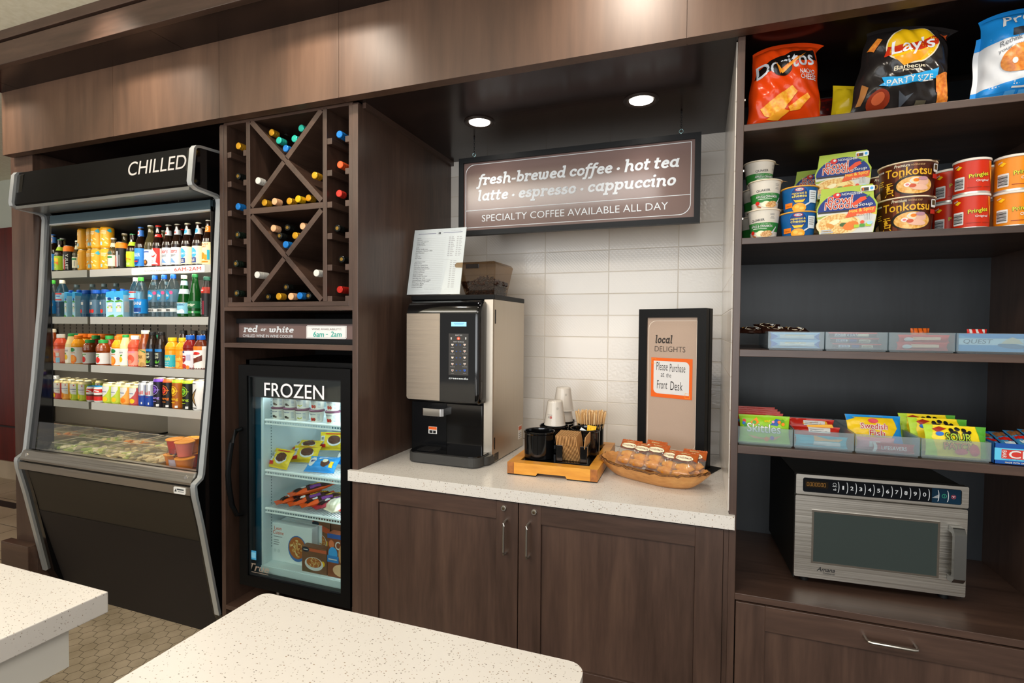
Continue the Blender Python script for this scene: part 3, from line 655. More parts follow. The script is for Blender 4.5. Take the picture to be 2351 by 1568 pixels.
# golden cans, two high
gold_prints = [(R(-.026, .092, .03, .004), CRM), (T('mango', -.027, .076, .03, .012, .01, .2), mat('#f7e3b0', .5)), (P((.006, .098), (.022, .112), (.030, .095), (.024, .088), (.014, .092)), TEAL),
               (P((-.02, .05), (-.008, .042), (-.004, .046), (-.016, .055)), mat('#bfe0d8', .5)), (P((-.002, .055), (.012, .046), (.014, .051), (.002, .06)), mat('#e8d27c', .5)), (R(-.028, .016, .012, .018), mat('#9cc9d0', .5)), (P((-.006, .03), (.008, .02), (.012, .026), (.0, .036)), mat('#f3d98a', .5))]
c0 = None
for k, (px, row, yy) in enumerate(((226, 0, 2.02), (247, 0, 2.02), (226, 1, 2.02), (247, 1, 2.02), (0, 0, 2.10), (0, 0, 2.10))):
    labs_ = ('golden fruit drink can, lower row at the mirror end of the top shelf', 'golden fruit drink can, lower row beside the clear cider bottle', 'golden fruit drink can stacked in the upper row at the mirror end', 'golden fruit drink can with teal leaf stacked above the clear cider bottle',
             'golden fruit drink can half hidden in second row at mirror end', 'golden fruit drink can half hidden in second row behind cider bottle', 'golden fruit drink can stacked high in the second row')
    x = at(px, 600, yy).x if px else (-3.205, -3.13, -3.13)[k-4]
    if c0 is None: c0 = drinkcan('golden_can', labs_[0], 'drink can', 'golden cans stacked two high', x, yy, z, .0335, .124, [(0, GLD)], gold_prints, rz=.35)
    else: dup(c0, labs_[k], (x, yy, z+.1245*row), .35 if k % 2 == 0 else .75)
def BX(px, Y=YF): return at(px, 640, Y).x
bottle('cider_bottle', 'small clear pale cider bottle with cream label beside golden cans', 'bottle', G1, BX(262), YF, z, sc(BEER, .92, .80), CGLASS, (.0142, .172, .181, mat('#cfc9b8', .4, .6)),
       (('label', .02, .082, mat('#d8d4bc', .45), [(R(-.02, .066, .04, .010), DGR), (R(-.012, .03, .004, .03), GRAYT)]), ('neck_label', .13, .152, mat('#d2cda8', .5), [])))
drinkcan('seltzer_can', 'tall black seltzer can with white upright TRULY lettering and orange rim', 'drink can', G1, BX(282), YF-.002, z, .031, .152, [(0, BLKL), (.118, ORG)],
         [(TV('TRULY', -.024, .012, .015, .092, .02), W_), (R(-.006, .012, .006, .06), mat('#d1482c', .4)), (R(.002, .015, .007, .085), mat('#cfd2d4', .4)), (R(.014, .02, .004, .06), GRAYT)])
bottle('beer_bottle', 'dark beer bottle with green cap and lime green label beside black seltzer can', 'bottle', G1, BX(306), YF, z, sc(BEER, 1, .86), BRNB, (.0146, .186, .195, mat('#3aa05c', .4, .3)),
       (('label', .012, .095, LIME, [(P((-.02, .06), (.02, .07), (.02, .085), (-.02, .08)), YEL), (P((-.02, .04), (0, .055), (.02, .045), (.02, .055), (-.02, .062)), ORG), (T('ALE', -.008, .022, .022, .012, .02), W_)]), ('neck_label', .128, .15, LIME, [])))
bottle('beer_bottle', 'dark beer bottle with blue neck foil and blue label', 'bottle', G1, BX(325), YF, z, BEER, BRNB, (.0146, .217, .229, mat('#2b62ad', .4, .3)),
       (('label', .014, .11, mat('#2f7fd0', .4), [(T('MILLER', -.024, .066, .048, .018, .025), W_), (P((-.02, .05), (.02, .05), (.016, .03), (0, .018), (-.016, .03)), NAVY), (R(-.012, .036, .024, .006), RED)]), ('neck_foil', .178, .212, mat('#2f6bbb', .4), [(R(-.009, .184, .015, .022), W_), (R(-.006, .188, .009, .014), RED)])))
bottle('beer_bottle', 'clear amber beer bottle with white cap and silver scenic label', 'bottle', G1, BX(347), YF, z, sc(BEER, 1, 1.03), CGLASS, (.0146, .224, .234, mat('#d9dde0', .4, .4)),
       (('label', .012, .10, mat('#c5c8ce', .4), [(R(-.02, .084, .04, .006), NAVY), (R(-.02, .045, .04, .006), W_), (E(0, .03, .013, .016), mat('#4a2f1c', .5)), (E(0, .032, .006, .008), ORG)]),))
bottle('beer_bottle', 'brown beer bottle with red cap and red and white eagle label', 'bottle', G1, BX(365), YF, z, BEER, BRNB, (.0146, .217, .229, RED),
       (('label', .012, .104, W_, [(P((-.006, .104), (.034, .104), (.034, .012), (.014, .03), (.02, .07)), RED), (P((-.024, .07), (.0, .062), (.018, .075), (.004, .055), (-.02, .06)), RED), (R(-.024, .03, .026, .002), GRAYT), (R(-.024, .036, .024, .002), GRAYT), (R(-.034, .012, .068, .006), RED)]), ('neck_label', .166, .182, RED, [(R(-.008, .172, .014, .004), W_)])))
ca = bottle('beer_bottle', 'brown beer bottle with silver light label beside the red labelled bottle', 'bottle', G1, BX(388), YF, z, sc(BEER, 1, 1.01), BRNB, (.0146, .219, .229, mat('#d6d2c4', .4, .4)),
       (('label', .012, .104, mat('#cdd0d4', .35, .2), [(T('Coors', -.027, .074, .052, .022, .012, .3), RED), (T('LIGHT', -.018, .055, .036, .012, .012), mat('#6b7178', .4)), (P((-.02, .025), (-.006, .048), (.006, .034), (.018, .022)), mat('#6f9cd6', .4))]), ('neck_label', .172, .198, SIL, [(P((-.008, .178), (0, .194), (.008, .178)), mat('#b04a40', .5))])))
dup(ca, 'brown beer bottle with silver light label left of the crescent moon labels', (BX(409), YF, z))
cb = bottle('beer_bottle', 'brown beer bottle with blue moon label nearer the silver labels', 'bottle', G1, BX(432), YF, z, BEER, BRNB, (.0146, .217, .229, mat('#d8cfb8', .4, .4)),
       (('label', .012, .104, mat('#eadbb8', .45), [(E(-.004, .07, .020, .026, 24, .3), LBL), (T('BLUE MOON', -.024, .062, .046, .010, .012, .2), W_), (R(-.026, .018, .04, .026), NAVY), (T('ALE', -.02, .024, .028, .014, .02), CRM)]), ('neck_label', .168, .198, W_, [(E(0, .184, .010, .012), LBL)])))
dup(cb, 'brown beer bottle with blue moon label beside the tall orange labelled bottle', (BX(457), YF, z))
bottle('beer_bottle', 'tall brown beer bottle with cream and orange fruit label at shelf end', 'bottle', G1, BX(480), YF, z, sc(BEER, 1, 1.04), BRNB, (.0146, .226, .236, mat('#e0dacb', .4, .4)),
       (('label', .006, .12, mat('#f0dca6', .45), [(T('BALLAST', -.026, .105, .05, .010, .02), RED), (T('POINT', -.02, .092, .036, .009, .02), RED), (E(-.008, .05, .016, .018), ORG), (E(.012, .042, .012, .014), mat('#e8901e', .4)), (R(.018, .03, .012, .05), TEAL), (R(-.024, .016, .046, .007), ORG)]), ('neck_label', .174, .206, ORG, [(E(0, .19, .011, .012), CRM), (E(0, .19, .008, .009), ORG)])))
back = [('clear amber beer bottle standing behind the silver labelled bottles', 376, CGLASS, mat('#d9dde0', .4, .4)), ('brown beer bottle with red cap behind the second silver label', 418, BRNB, RED), ('brown beer bottle behind the second blue moon bottle', 466, BRNB, mat('#d8cfb8', .4, .4)), ('clear wine bottle with cream cap behind the black seltzer can', 287, CGLASS, CAPW)]
for lab, px, gm, cm in back: bottle('beer_bottle', lab, 'bottle', 'second row on the top chilled shelf', BX(px, 2.10), 2.10, z, sc(BEER, 1, .97), gm, (.0146, .21, .222, cm))

# shelf two: waters
z = SHZ[1]; G2 = 'waters on the second chilled shelf'
wsm = bottle('water_bottle', 'small square shouldered water bottle with wide blue cap at mirror end', 'bottle', G2, BX(222), YF, z, SLIMB, PETB, (.0215, .136, .158, CAPB),
       (('label', .02, .10, thin('clear_label', '#bfe0ee', .35, '#9cc8e0', 1.3), [(E(.004, .036, .009, .011), RED), (R(-.012, .072, .014, .016), W_)]),))
dup(wsm, 'small water bottle with wide blue cap and red dot beside coconut cartons', (BX(243), YF, z))
for px, lab in ((231, 'small blue capped water bottle half hidden behind the front pair'), (255, 'small blue capped water bottle behind the coconut water carton')): dup(wsm, lab, (BX(px, 2.09), 2.09, z), .4)
def carton(lab, px, tall, y_=YF):
    r = thing('coconut_water_carton', lab, 'carton', (BX(px, y_), y_, z), .28, 'coconut water cartons on the second chilled shelf')
    w = .052; m = MB().box(-w/2, w/2, -w/2, w/2, 0, .125, mat('#a8d8ee', .4)); b0 = mat('#3fa6dc', .4)
    m.prism([(-w/2, .125), (w/2, .125), (w/2-.002, .150), (-w/2+.002, .142)], -w/2, w/2, b0, 'y')
    f = front(-w/2)
    for i, (s_, pm) in enumerate(((P((-.026, .125), (.026, .125), (.026, .098), (-.026, .115)), b0), (E(-.004, .104, .012, .008), NAVY), (E(-.006, .09, .018, .005, 12, .2), GRN), (E(.010, .092, .014, .004, 12, -.3), GRN), (R(-.014, .03, .028, .05), W_), (R(-.010, .062, .02, .003), NAVY), (E(-.012, .056, .005, .005), LIME), (E(.010, .056, .005, .005), LIME), (P((-.026, .0), (.026, .0), (.020, .016), (0, .012), (-.016, .004)), GRN))): m.deco(s_, pm, f, .0005+.0002*i)
    m.deco(R(-.02, .03, .04, .06), W_, planef((w/2, 0, 0), (0, 1, 0), (0, 0, 1)), .0005)
    ob('carton_body', m, r); ob('cap', MB().lathe([(.012, .140), (.012, .158), (.010, .160), (0, .160)], CAPB, 18), r)
carton('light blue coconut water carton with palm print beside small bottles', 261, 0); carton('light blue coconut water carton turned sideways beside tall water', 281, 1); carton('light blue coconut water carton mostly behind the tall water bottle', 293, 0, 2.085)
bottle('water_bottle', 'tall clear water bottle with white cap and red striped label', 'bottle', G2, BX(308), YF+.01, z, sc(WATER, 1, 1.06), PETB, (.0142, .202, .222, CAPW),
       (('label', .095, .145, mat('#9fd2ea', .4), [(R(-.03, .135, .06, .008), RED), (R(-.022, .122, .022, .006), BLUE), (R(-.03, .10, .06, .008), RED)]),))
bottle('water_bottle', 'clear water bottle with green cap and blue DASANI label', 'bottle', G2, BX(326), YF-.006, z, sc(WATER, 1, 1.06), PET, (.0145, .200, .221, mat('#4bb544', .4)),
       (('label', .022, .10, mat('#1b86cf', .35), [(T('DASANI', -.034, .068, .066, .018, .01, .1), W_), (R(-.03, .03, .06, .022), NAVY), (R(-.02, .026, .04, .002), W_)]),))
lf = bottle('water_bottle', 'clear smooth water bottle with blue drop label behind the green cap', 'bottle', G2, BX(351), YF+.012, z, sc(WATER, 1, 1.10), PET, (.0142, .208, .230, CAPB),
       (('label', .085, .15, thin('faint_label', '#c4e4f2', .3, '#a4cfe6', 1.3), [(E(-.006, .118, .022, .027), BLUE), (E(-.001, .118, .018, .022), mat('#1e94c8', .4)), (T('life', -.014, .11, .026, .016, .02, .1), W_), (E(.024, .132, .008, .009), mat('#e0467e', .4))]), ('barcode_sticker', .03, .048, W_, [(R(-.02+.005*i, .033, .0025, .012), BLKL) for i in range(8)])), rz=.1)
dup(lf, 'clear smooth water bottle with blue drop label, middle of the three', (BX(375), YF+.006, z), -.05)
dup(lf, 'clear smooth water bottle with blue drop label next to green glass bottles', (BX(398), YF, z), -.15)
bottle('sparkling_water_bottle', 'green sparkling water bottle with light blue label and tan cap', 'bottle', G2, BX(423), YF, z, sc(PERR, .98, 1.0), GRNG, (.0150, .205, .224, CAPW),
       (('label', .02, .078, mat('#8fd0e6', .4), [(T('PELLEGRINO', -.03, .062, .06, .010, .008), NAVY), (P((-.03, .03), (-.01, .042), (.0, .036), (.02, .046), (.03, .034), (.03, .022), (-.03, .022)), mat('#dff1f6', .4)), (E(-.016, .042, .004, .004), RED), (R(-.034, .075, .068, .003), W_)]), ('neck_label', .125, .15, mat('#cfe6ea', .4), []), ('neck_foil', .17, .195, mat('#b9dcea', .4), [])))
bottle('sparkling_water_bottle', 'green teardrop sparkling water bottle with white rrier lettering', 'bottle', G2, BX(448), YF, z, sc(PERR, 1, 1.02), GRNG, (.0150, .210, .227, mat('#1d6b35', .3)),
       (('label', .048, .085, mat('#14663a', .4), [(T('Perrier', -.030, .057, .058, .019, .02, .25), mat('#e6ecd6', .4))]), ('sticker', .022, .034, mat('#2b8c44', .4), [(E(.018, .028, .005, .005), W_)])))
bottle('sports_drink_bottle', 'black sports drink bottle with red emblem at the shelf end', 'bottle', G2, BX(474), YF+.004, z, sc(TEA, .86, 1.1), mat('#26211f', .3), (.0175, .192, .212, mat('#2c5b4a', .4)),
       (('label', .012, .12, mat('#1c1a1b', .4), [(TV('BODYARMOR', -.014, .016, .012, .085, .012), W_), (R(.004, .016, .010, .07), mat('#7d2233', .4))]), ('emblem', .125, .158, mat('#8f2b1e', .4), [(P((-.016, .14), (0, .157), (.016, .14), (0, .127)), RED), (R(-.008, .138, .016, .005), W_)])), rz=-.15)
for k, (x, lab) in enumerate(((-3.17, 'tall clear water bottle in the dim back row, mirror end'), (-3.06, 'tall clear water bottle in the dim back row behind coconut cartons'), (-2.95, 'tall clear water bottle in the dim back row behind red striped bottle'), (-2.80, 'tall clear water bottle in the dim back row behind blue drop labels'))):
    bottle('water_bottle', lab, 'bottle', 'back row of waters', x, 2.2, z, sc(WATER, 1, 1.02), PET, (.0142, .195, .213, mat('#8fa6ac', .4)))

# shelf three: juices and teas
z = SHZ[2]; G3 = 'juices and teas on the third chilled shelf'
AMB = mat('#8a3d12', .12, 0, .6); OJ = mat('#f0a01c', .2); TEAB = mat('#2a120c', .1, 0, .6)
lbl = lambda z0, z1, m, pr: (('label', z0, z1, m, pr),)
bottle('apple_juice_bottle', 'small amber apple juice bottle with green cap and apple label', 'bottle', G3, BX(236), YF, z, JAR, AMB, (.0242, .128, .146, CAPG), lbl(.010, .072, W_, [(E(.002, .032, .015, .017), RED), (E(.008, .052, .006, .003, 12, .6), GRN), (R(-.016, .060, .03, .005), GRN)]))
bottle('juice_bottle', 'red pomegranate juice bottle behind the apple juice', 'bottle', G3, BX(250, 2.05), 2.05, z, JUICE, mat('#8e2a1a', .2), (.0205, .15, .170, CAPG), lbl(.006, .105, W_, [(E(.002, .08, .012, .016), RED), (R(-.016, .057, .03, .004), BLKL), (E(-.002, .028, .016, .020), mat('#c8342a', .4)), (E(.012, .04, .004, .012, 12, -.4), GRN)]))
bottle('juice_bottle', 'orange juice bottle with green leaf and orange fruit label', 'bottle', G3, BX(268), YF+.008, z, JUICE, OJ, (.0205, .15, .170, ORG), lbl(.006, .10, W_, [(E(0, .085, .018, .012), DGR), (R(-.018, .065, .034, .004), mat('#c56a12', .4)), (E(-.004, .03, .022, .026), ORG), (E(-.004, .034, .016, .018), mat('#f29a2c', .4))]))
bottle('juice_bottle', 'slim pale lemonade bottle with white lemon label', 'bottle', G3, BX(285), YF+.006, z, sc(TEA, .88, .93), mat('#e6d79a', .2), (.0165, .162, .178, CAPG), lbl(.006, .10, mat('#f4f0e2', .4), [(R(-.014, .07, .028, .02), W_), (R(-.014, .077, .028, .004), GRAYT), (E(0, .04, .011, .015), YEL), (E(.004, .062, .008, .004, 12, .4), GRN)]))
bottle('juice_bottle', 'pink grapefruit juice bottle with white cap', 'bottle', G3, BX(309), YF, z, sc(JUICE, 1, 1.02), mat('#d9563a', .2), (.0205, .152, .174, mat('#f0f0ee', .4)), lbl(.004, .088, mat('#f0a490', .4), [(R(-.03, .078, .06, .010), PNK), (E(.008, .045, .02, .024), mat('#e05a3c', .4)), (E(.004, .03, .012, .012), mat('#f0876a', .4)), (R(-.03, .006, .02, .03), mat('#8cc4e4', .4)), (R(-.026, .045, .016, .02), W_)]))
bottle('iced_tea_bottle', 'amber iced tea bottle with cream cap and tan label', 'bottle', G3, BX(333), YF, z, sc(TEA, 1.03, 1.05), AMB, (.0205, .184, .204, CAPW), lbl(.010, .10, mat('#d9ac62', .45), [(T('PEAK', -.018, .05, .036, .018, .02), mat('#7a4a1c', .4)), (R(-.026, .03, .018, .012), LBL), (E(.014, .018, .012, .012), mat('#b88a48', .4)), (P((-.03, .085), (0, .098), (.03, .08), (.03, .088), (0, .10), (-.03, .092)), DGR)]))
pl_ = bottle('iced_tea_bottle', 'dark iced tea bottle with black leaf label beside the amber tea', 'bottle', G3, BX(349), YF, z, sc(TEA, .92, 1.02), thin('dark_tea_plastic', '#8a7a6c', .6, '#3a2a22', 1.45), (.0175, .178, .196, BLKL), lbl(.004, .105, mat('#151a1e', .35), [(R(-.028, .09, .056, .014), mat('#2478c0', .4)), (T('PURE', -.015, .07, .028, .013, .01), mat('#d9dfc6', .4)), (T('LEAF', -.013, .053, .026, .013, .01), mat('#d9dfc6', .4)), (P((0, .026), (-.02, .048), (-.014, .03)), GRN), (P((0, .026), (.02, .048), (.014, .03)), GRN), (P((-.006, .028), (0, .048), (.006, .028)), mat('#6fc23a', .4)), (R(-.012, .012, .024, .004), W_)]))
dup(pl_, 'dark iced tea bottle with black leaf label beside the orange soda', (BX(370), YF, z))
oc = bottle('orange_soda_bottle', 'orange soda bottle with yellow cap and teal label', 'bottle', G3, BX(395), YF, z, sc(JUICE, 1.04, .98), mat('#f39a1c', .15), (.0215, .147, .167, YEL), lbl(.004, .075, mat('#2fb0bc', .4), [(T('Crush', -.03, .046, .05, .022, .03, .1), mat('#f0e36a', .4)), (T('mango', -.014, .03, .03, .008), W_), (T('peach', -.014, .02, .03, .008), W_), (R(-.014, .01, .028, .004), W_)]))
bottle('orange_soda_bottle', 'orange soda bottle with yellow cap and orange label', 'bottle', G3, BX(418), YF+.004, z, sc(JUICE, 1.04, .98), mat('#f39a1c', .15), (.0215, .147, .167, YEL), lbl(.004, .075, mat('#ee8a1e', .4), [(T('Crush', -.03, .046, .05, .022, .03, .1), mat('#f0e36a', .4)), (E(0, .026, .015, .016), mat('#f6b04a', .4))]))
bottle('juice_bottle', 'dark red berry juice bottle with blue cap and shield label', 'bottle', G3, BX(436), YF, z, sc(JUICE, 1.02, 1.06), mat('#7d1c18', .15), (.0215, .158, .181, CAPB), lbl(.004, .10, mat('#e9e4ea', .4), [(R(-.03, .088, .03, .010), NAVY), (P((-.022, .075), (.008, .075), (.008, .05), (-.007, .035), (-.022, .05)), mat('#a32a34', .4)), (R(-.016, .062, .018, .004), W_), (R(.012, .05, .018, .03), mat('#b9b4d0', .4)), (E(-.006, .02, .018, .012), mat('#c23a2a', .4)), (E(.018, .014, .008, .010), ORG)]))
bottle('shake_bottle', 'chocolate shake bottle with blue cap and swirl label at shelf end', 'bottle', G3, BX(461), YF, z, sc(JUICE, 1.02, 1.06), mat('#5a2412', .2), (.0215, .158, .181, CAPB), lbl(.004, .125, mat('#efeae4', .4), [(R(-.034, .105, .068, .02), ORG), (E(.004, .088, .02, .008), RED), (P((-.034, .03), (.034, .05), (.034, .08), (0, .064), (-.034, .06)), mat('#6b2c16', .4)), (R(-.022, .080, .03, .004), mat('#9a2b20', .4)), (R(-.026, .012, .012, .014), RED)]))
for k, (x, y_, cm, bmx, lab) in enumerate(((-3.20, 2.12, ORG, OJ, 'wide orange juice jug with orange cap in back row, mirror end'), (-3.11, 2.12, ORG, OJ, 'wide orange juice jug with orange cap behind the orange juice bottle'), (-3.02, 2.12, ORG, OJ, 'wide orange juice jug with orange cap behind the slim lemonade'), (-2.93, 2.12, mat('#2f9e78', .4), mat('#d9cfa8', .25), 'wide pale lemonade jug with green cap behind the grapefruit juice'))):
    bottle('juice_jug', lab, 'bottle', 'jugs in the back row of the juice shelf', x, y_, z, sc(JUICE, 1.2, 1.08), bmx, (.040, .155, .178, cm))
for k, x in enumerate((-2.72, -2.64, -2.56, -2.48, -2.40)):
    bottle('iced_tea_bottle', 'dark capped tea bottle, %s from the amber tea in the back row' % ORD[k], 'bottle', 'dark teas in the back row', x, 2.12, z, sc(TEA, 1, 1.06), TEAB, (.0185, .185, .205, BLKL))

# shelf four: cans
z = SHZ[3]; G4 = 'cans on the fourth chilled shelf'
drinkcan('soup_can', 'short red and white soup can with blue lid', 'soup can', G4, BX(229), YF, z, .034, .092, [(0, W_), (.012, RED), (.036, mat('#5a2a1a', .4)), (.046, W_), (.058, RED), (.078, W_)], [(P((-.024, .064), (.0, .074), (.024, .068), (.024, .062), (0, .067), (-.024, .058)), W_)], mat('#3aa2dc', .4))
spx = [('lime green', 249, mat('#b9cc3c', .4), YEL), ('lime green', 269, mat('#b9cc3c', .4), YEL), ('orange', 290, mat('#f0a848', .4), ORG), ('red grapefruit', 311, mat('#c4504e', .4), YEL)]
sp_roots = []
for k, (nm, px, bmx, fm) in enumerate(spx):
    sp_roots.append(drinkcan('sparkling_juice_can', ('%s sparkling juice can with white wave, ' % nm)+('beside the soup can', 'beside the orange can', 'between lime and red cans', 'beside slim energy cans')[k], 'drink can', G4, BX(px), YF, z, .033, .116, [(0, bmx), (.098, mat('#e8d9a0', .4, .3))],
        [(P((-.03, .098), (.03, .098), (.03, .085), (.018, .058), (.0, .042), (-.03, .036)), W_), (E(-.018, .09, .003, .004), RED), (R(-.028, .066, .044, .003), NAVY), (R(-.028, .054, .02, .002), GRAYT), (E(.008, .026, .014, .013), fm)], mat('#d9d2b0', .3, .8)))
for k, (x, i_) in enumerate(((-3.20, 0), (-3.10, 1), (-3.02, 0), (-2.94, 2), (-2.86, 3))):
    dup(sp_roots[i_], ('lime', 'lime', 'lime', 'orange', 'red')[k]+' sparkling juice can in the second row, '+ORD[k]+' from the mirror end', (x+.01, 2.10, z), .2)
rb = None
for px, lab in ((328, 'slim blue and silver energy drink can beside red grapefruit can'), (344, 'slim blue and silver energy drink can beside the purple rimmed can')):
    if rb is None: rb = drinkcan('slim_energy_can', lab, 'drink can', G4, BX(px), YF, z, .0265, .134, [(0, mat('#19409a', .35)), (.06, SIL)], [(P((-.026, .134-.016), (-.006, .134-.016), (-.006, .06), (-.026, .06)), mat('#19409a', .35)), (T('Bull', -.02, .066, .04, .02, .03), mat('#d8382c', .4)), (R(-.012, .052, .024, .003), mat('#7d2e6a', .4)), (R(.010, .012, .006, .012), W_)])
    else: dup(rb, lab, (BX(px), YF, z))
for px, lab, body, lid, c1, c2 in ((365, 'tall black energy can with purple rim and purple target', '#17141c', PUR, PUR, mat('#a58be0', .4)), (387, 'tall black energy can with orange rim and red target', '#161312', mat('#e8642c', .4), mat('#d8402c', .4), ORG), (408, 'tall brown energy can with lime rim and yellow target', '#a55a14', LIME, mat('#e6c226', .4), YEL), (432, 'tall black energy can with lime rim and green target', '#14160f', LIME, mat('#6cb52c', .4), LIME)):
    bmx = mat(body, .35)
    drinkcan('tall_energy_can', lab, 'drink can', G4, BX(px), YF, z, .031, .160, [(0, bmx), (.140, lid)], [(E(-.004, .098, .024, .026), c2), (E(-.004, .098, .021, .023), bmx), (E(-.004, .098, .016, .018), c1), (E(-.004, .098, .006, .007), bmx), (R(-.004, .096, .030, .003), c2), (T('bang', -.024, .044, .05, .018, .02), c2), (R(-.02, .034, .03, .003), c2), (R(.010, .008, .014, .012), W_)], mat('#d8cfae', .3, .8))
drinkcan('tall_energy_can', 'tall white energy can with black and tan arrow at shelf end', 'drink can', G4, BX(456), YF, z, .031, .160, [(0, W_)], [(P((.014, .12), (-.028, .07), (.014, .02), (.0, .07)), BLKL), (P((.008, .106), (-.02, .07), (.008, .034), (-.004, .07)), mat('#a8834e', .4)), (R(-.02, .014, .034, .004), BLKL), (R(-.02, .142, .03, .004), mat('#555555', .4))], mat('#c9b890', .3, .8))

# the cold well at the foot: clear salad boxes and fruit cups
zp = .79; CLAM = thin('clear_box_plastic', '#f6f3ea', .07, '#efe9d6', 1.5, .04); RIM = thin('clear_box_rim', '#efe9d8', .55, '#e8e0cc', 1.5, .1)
def saladbox(lab, x, y, rz, fills, zb=zp, zs=.0):
    r = thing('salad_box', lab, 'food box', (x, y, zb), rz, 'clear food boxes in the cold well')
    w, d, h = .098, .082, .074
    def ring(k, zz): return [(-w*k, -d*k, zz), (w*k, -d*k, zz), (w*k, d*k, zz), (-w*k, d*k, zz)]
    def shell(lv): 
        vs = [q for l in lv for q in l]; return vs, [(i*4+k, i*4+(k+1) % 4, i*4+4+(k+1) % 4, i*4+4+k) for i in range(len(lv)-1) for k in range(4)]
    m = MB(); vs, fs = shell([ring(.86, 0), ring(.99, .034)]); m.add(vs, fs+[(0, 3, 2, 1)], CLAM); ob('tray', m, r)
    m = MB(); vs, fs = shell([ring(.99, .040), ring(.86, h)]); m.add(vs, fs+[(4, 5, 6, 7)], CLAM)
    for sx in (-1, 1):
        m.box(sx*w*.86-.0015, sx*w*.86+.0015, -d*.86, d*.86, h-.002, h+.001, RIM); m.box(-w*.86, w*.86, sx*d*.86-.0015, sx*d*.86+.0015, h-.002, h+.001, RIM)
    for i in range(9): m.box(w*.80, w*.84, -d*.75+i*.0145, -d*.75+i*.0145+.005, h-.001, h+.0015, RIM)
    ob('lid', m, r)
    m = MB()
    for z0_, k_ in ((.034, 1.05),):
        m.box(-w*k_, w*k_, -d*k_, -d*.99, z0_, z0_+.005, RIM).box(-w*k_, w*k_, d*.99, d*k_, z0_, z0_+.005, RIM).box(-w*k_, -w*.99, -d*.99, d*.99, z0_, z0_+.005, RIM).box(w*.99, w*k_, -d*.99, d*.99, z0_, z0_+.005, RIM)
    ob('rim', m, r)
    rnd = random.Random(int(abs(x*1000))); f = MB()
    f.grid(lambda i, j: ((i-.5)*.165, (j-.5)*.135, .034+.010*math.sin(i*9+x*40)*math.cos(j*8)), 8, 8, fills[0]); f.box(-.082, .082, -.068, .068, .003, .026, fills[0])
    for i in range(44):
        a, b, c = rnd.uniform(-.074, .074), rnd.uniform(-.060, .060), rnd.uniform(.030, .050); s_ = rnd.uniform(.009, .019)
        f.lathe([(0, -s_*.5), (s_, -s_*.2), (s_*.9, s_*.3), (0, s_*.5)], fills[i % len(fills)], 7, (a, b, c))
    ob('filling', f, r); return r
LET = mat('#8fa548', .5); LET2 = mat('#bcc47c', .5); CHK = mat('#d8c49a', .5); EGG = mat('#e6dcc2', .5); TOM = mat('#c9503a', .5); CAR = mat('#d98a3a', .5)
fronts = [(-3.19, (LET, LET2, EGG), 'salad box of greens at the mirror end of the front row'), (-2.985, (EGG, LET2, LET), 'salad box with egg and greens second along the front row'), (-2.78, (CHK, EGG, CHK, LET2), 'box of pale sandwiches in the middle of the front row'), (-2.575, (CHK, EGG, CHK), 'box of pale sandwiches beside the berry parfait')]
for x, f_, lab in fronts: saladbox(lab, x, 1.86, .03, f_)
for k, x in enumerate((-3.19, -2.98, -2.77, -2.56, -2.35)):
    saladbox('clear food box in the back row of the well, %s from the mirror end' % ORD[k], x, 2.06, .02, ((LET, CHK), (CHK, CAR), (CHK, LET2), (LET, TOM, EGG), (CHK, EGG))[k], zp)
def fruitcup(name, lab, x, y, zb, bmx, lidm, k=1.):
    r = thing(name, lab, 'fruit cup', (x, y, zb), 0, 'fruit cups in the cold well')
    ob('cup', MB().lathe([(0, 0), (.03*k, 0), (.041*k, .066*k)], bmx, 22), r)
    ob('lid', MB().lathe([(.041*k, .065*k), (.0445*k, .066*k), (.0445*k, .070*k), (.038*k, .072*k), (0, .072*k)], lidm, 22), r)
    return r
pf = thing('berry_parfait', 'clear berry yogurt parfait cup with dark fruit beside the fruit cups', 'dessert cup', (-2.435, 1.85, zp), 0)
m = MB().lathe([(0, .002), (.026, .002), (.031, .05)], mat('#d8c3cf', .4), 20); ob('yogurt', m, pf)
m = MB(); rnd = random.Random(4)
for i in range(22): m.lathe([(0, -.007), (.007, 0), (0, .007)], mat(rnd.choice(['#2b2340', '#5a2236', '#8c3038', '#c9a878']), .3), 8, (rnd.uniform(-.021, .021), rnd.uniform(-.021, .021), .055+rnd.uniform(0, .02)))
ob('berries', m, pf); ob('cup', MB().lathe([(.028, 0), (.036, .075), (.038, .078), (.03, .10), (0, .105)], CLEAR, 22), pf)
FRO = mat('#d9782a', .2); FRR = mat('#b9382a', .2); FRP = mat('#d8705e', .3)
for lab, px, py, y_, bmx in (('orange lidded red fruit cup at the top left of the pile', 404, 1020, 1.86, FRR), ('orange lidded pink melon cup at the top of the pile front', 424, 1026, 1.83, FRP), ('orange lidded fruit cup at the top right of the pile', 440, 1018, 1.90, FRO)):
    fruitcup('fruit_cup', lab, at(px, py, y_).x+.0, y_, zp+.076, bmx, mat('#f09a2a', .35))
for lab, px, y_, bmx in (('orange fruit cup at the bottom left of the pile', 399, 1.86, FRO), ('orange fruit cup at the bottom front of the pile', 424, 1.82, FRO), ('red fruit cup at the bottom right of the pile', 440, 1.91, FRR)):
    fruitcup('fruit_cup', lab, at(px, 1050, y_).x, y_, zp, bmx, mat('#f09a2a', .35))
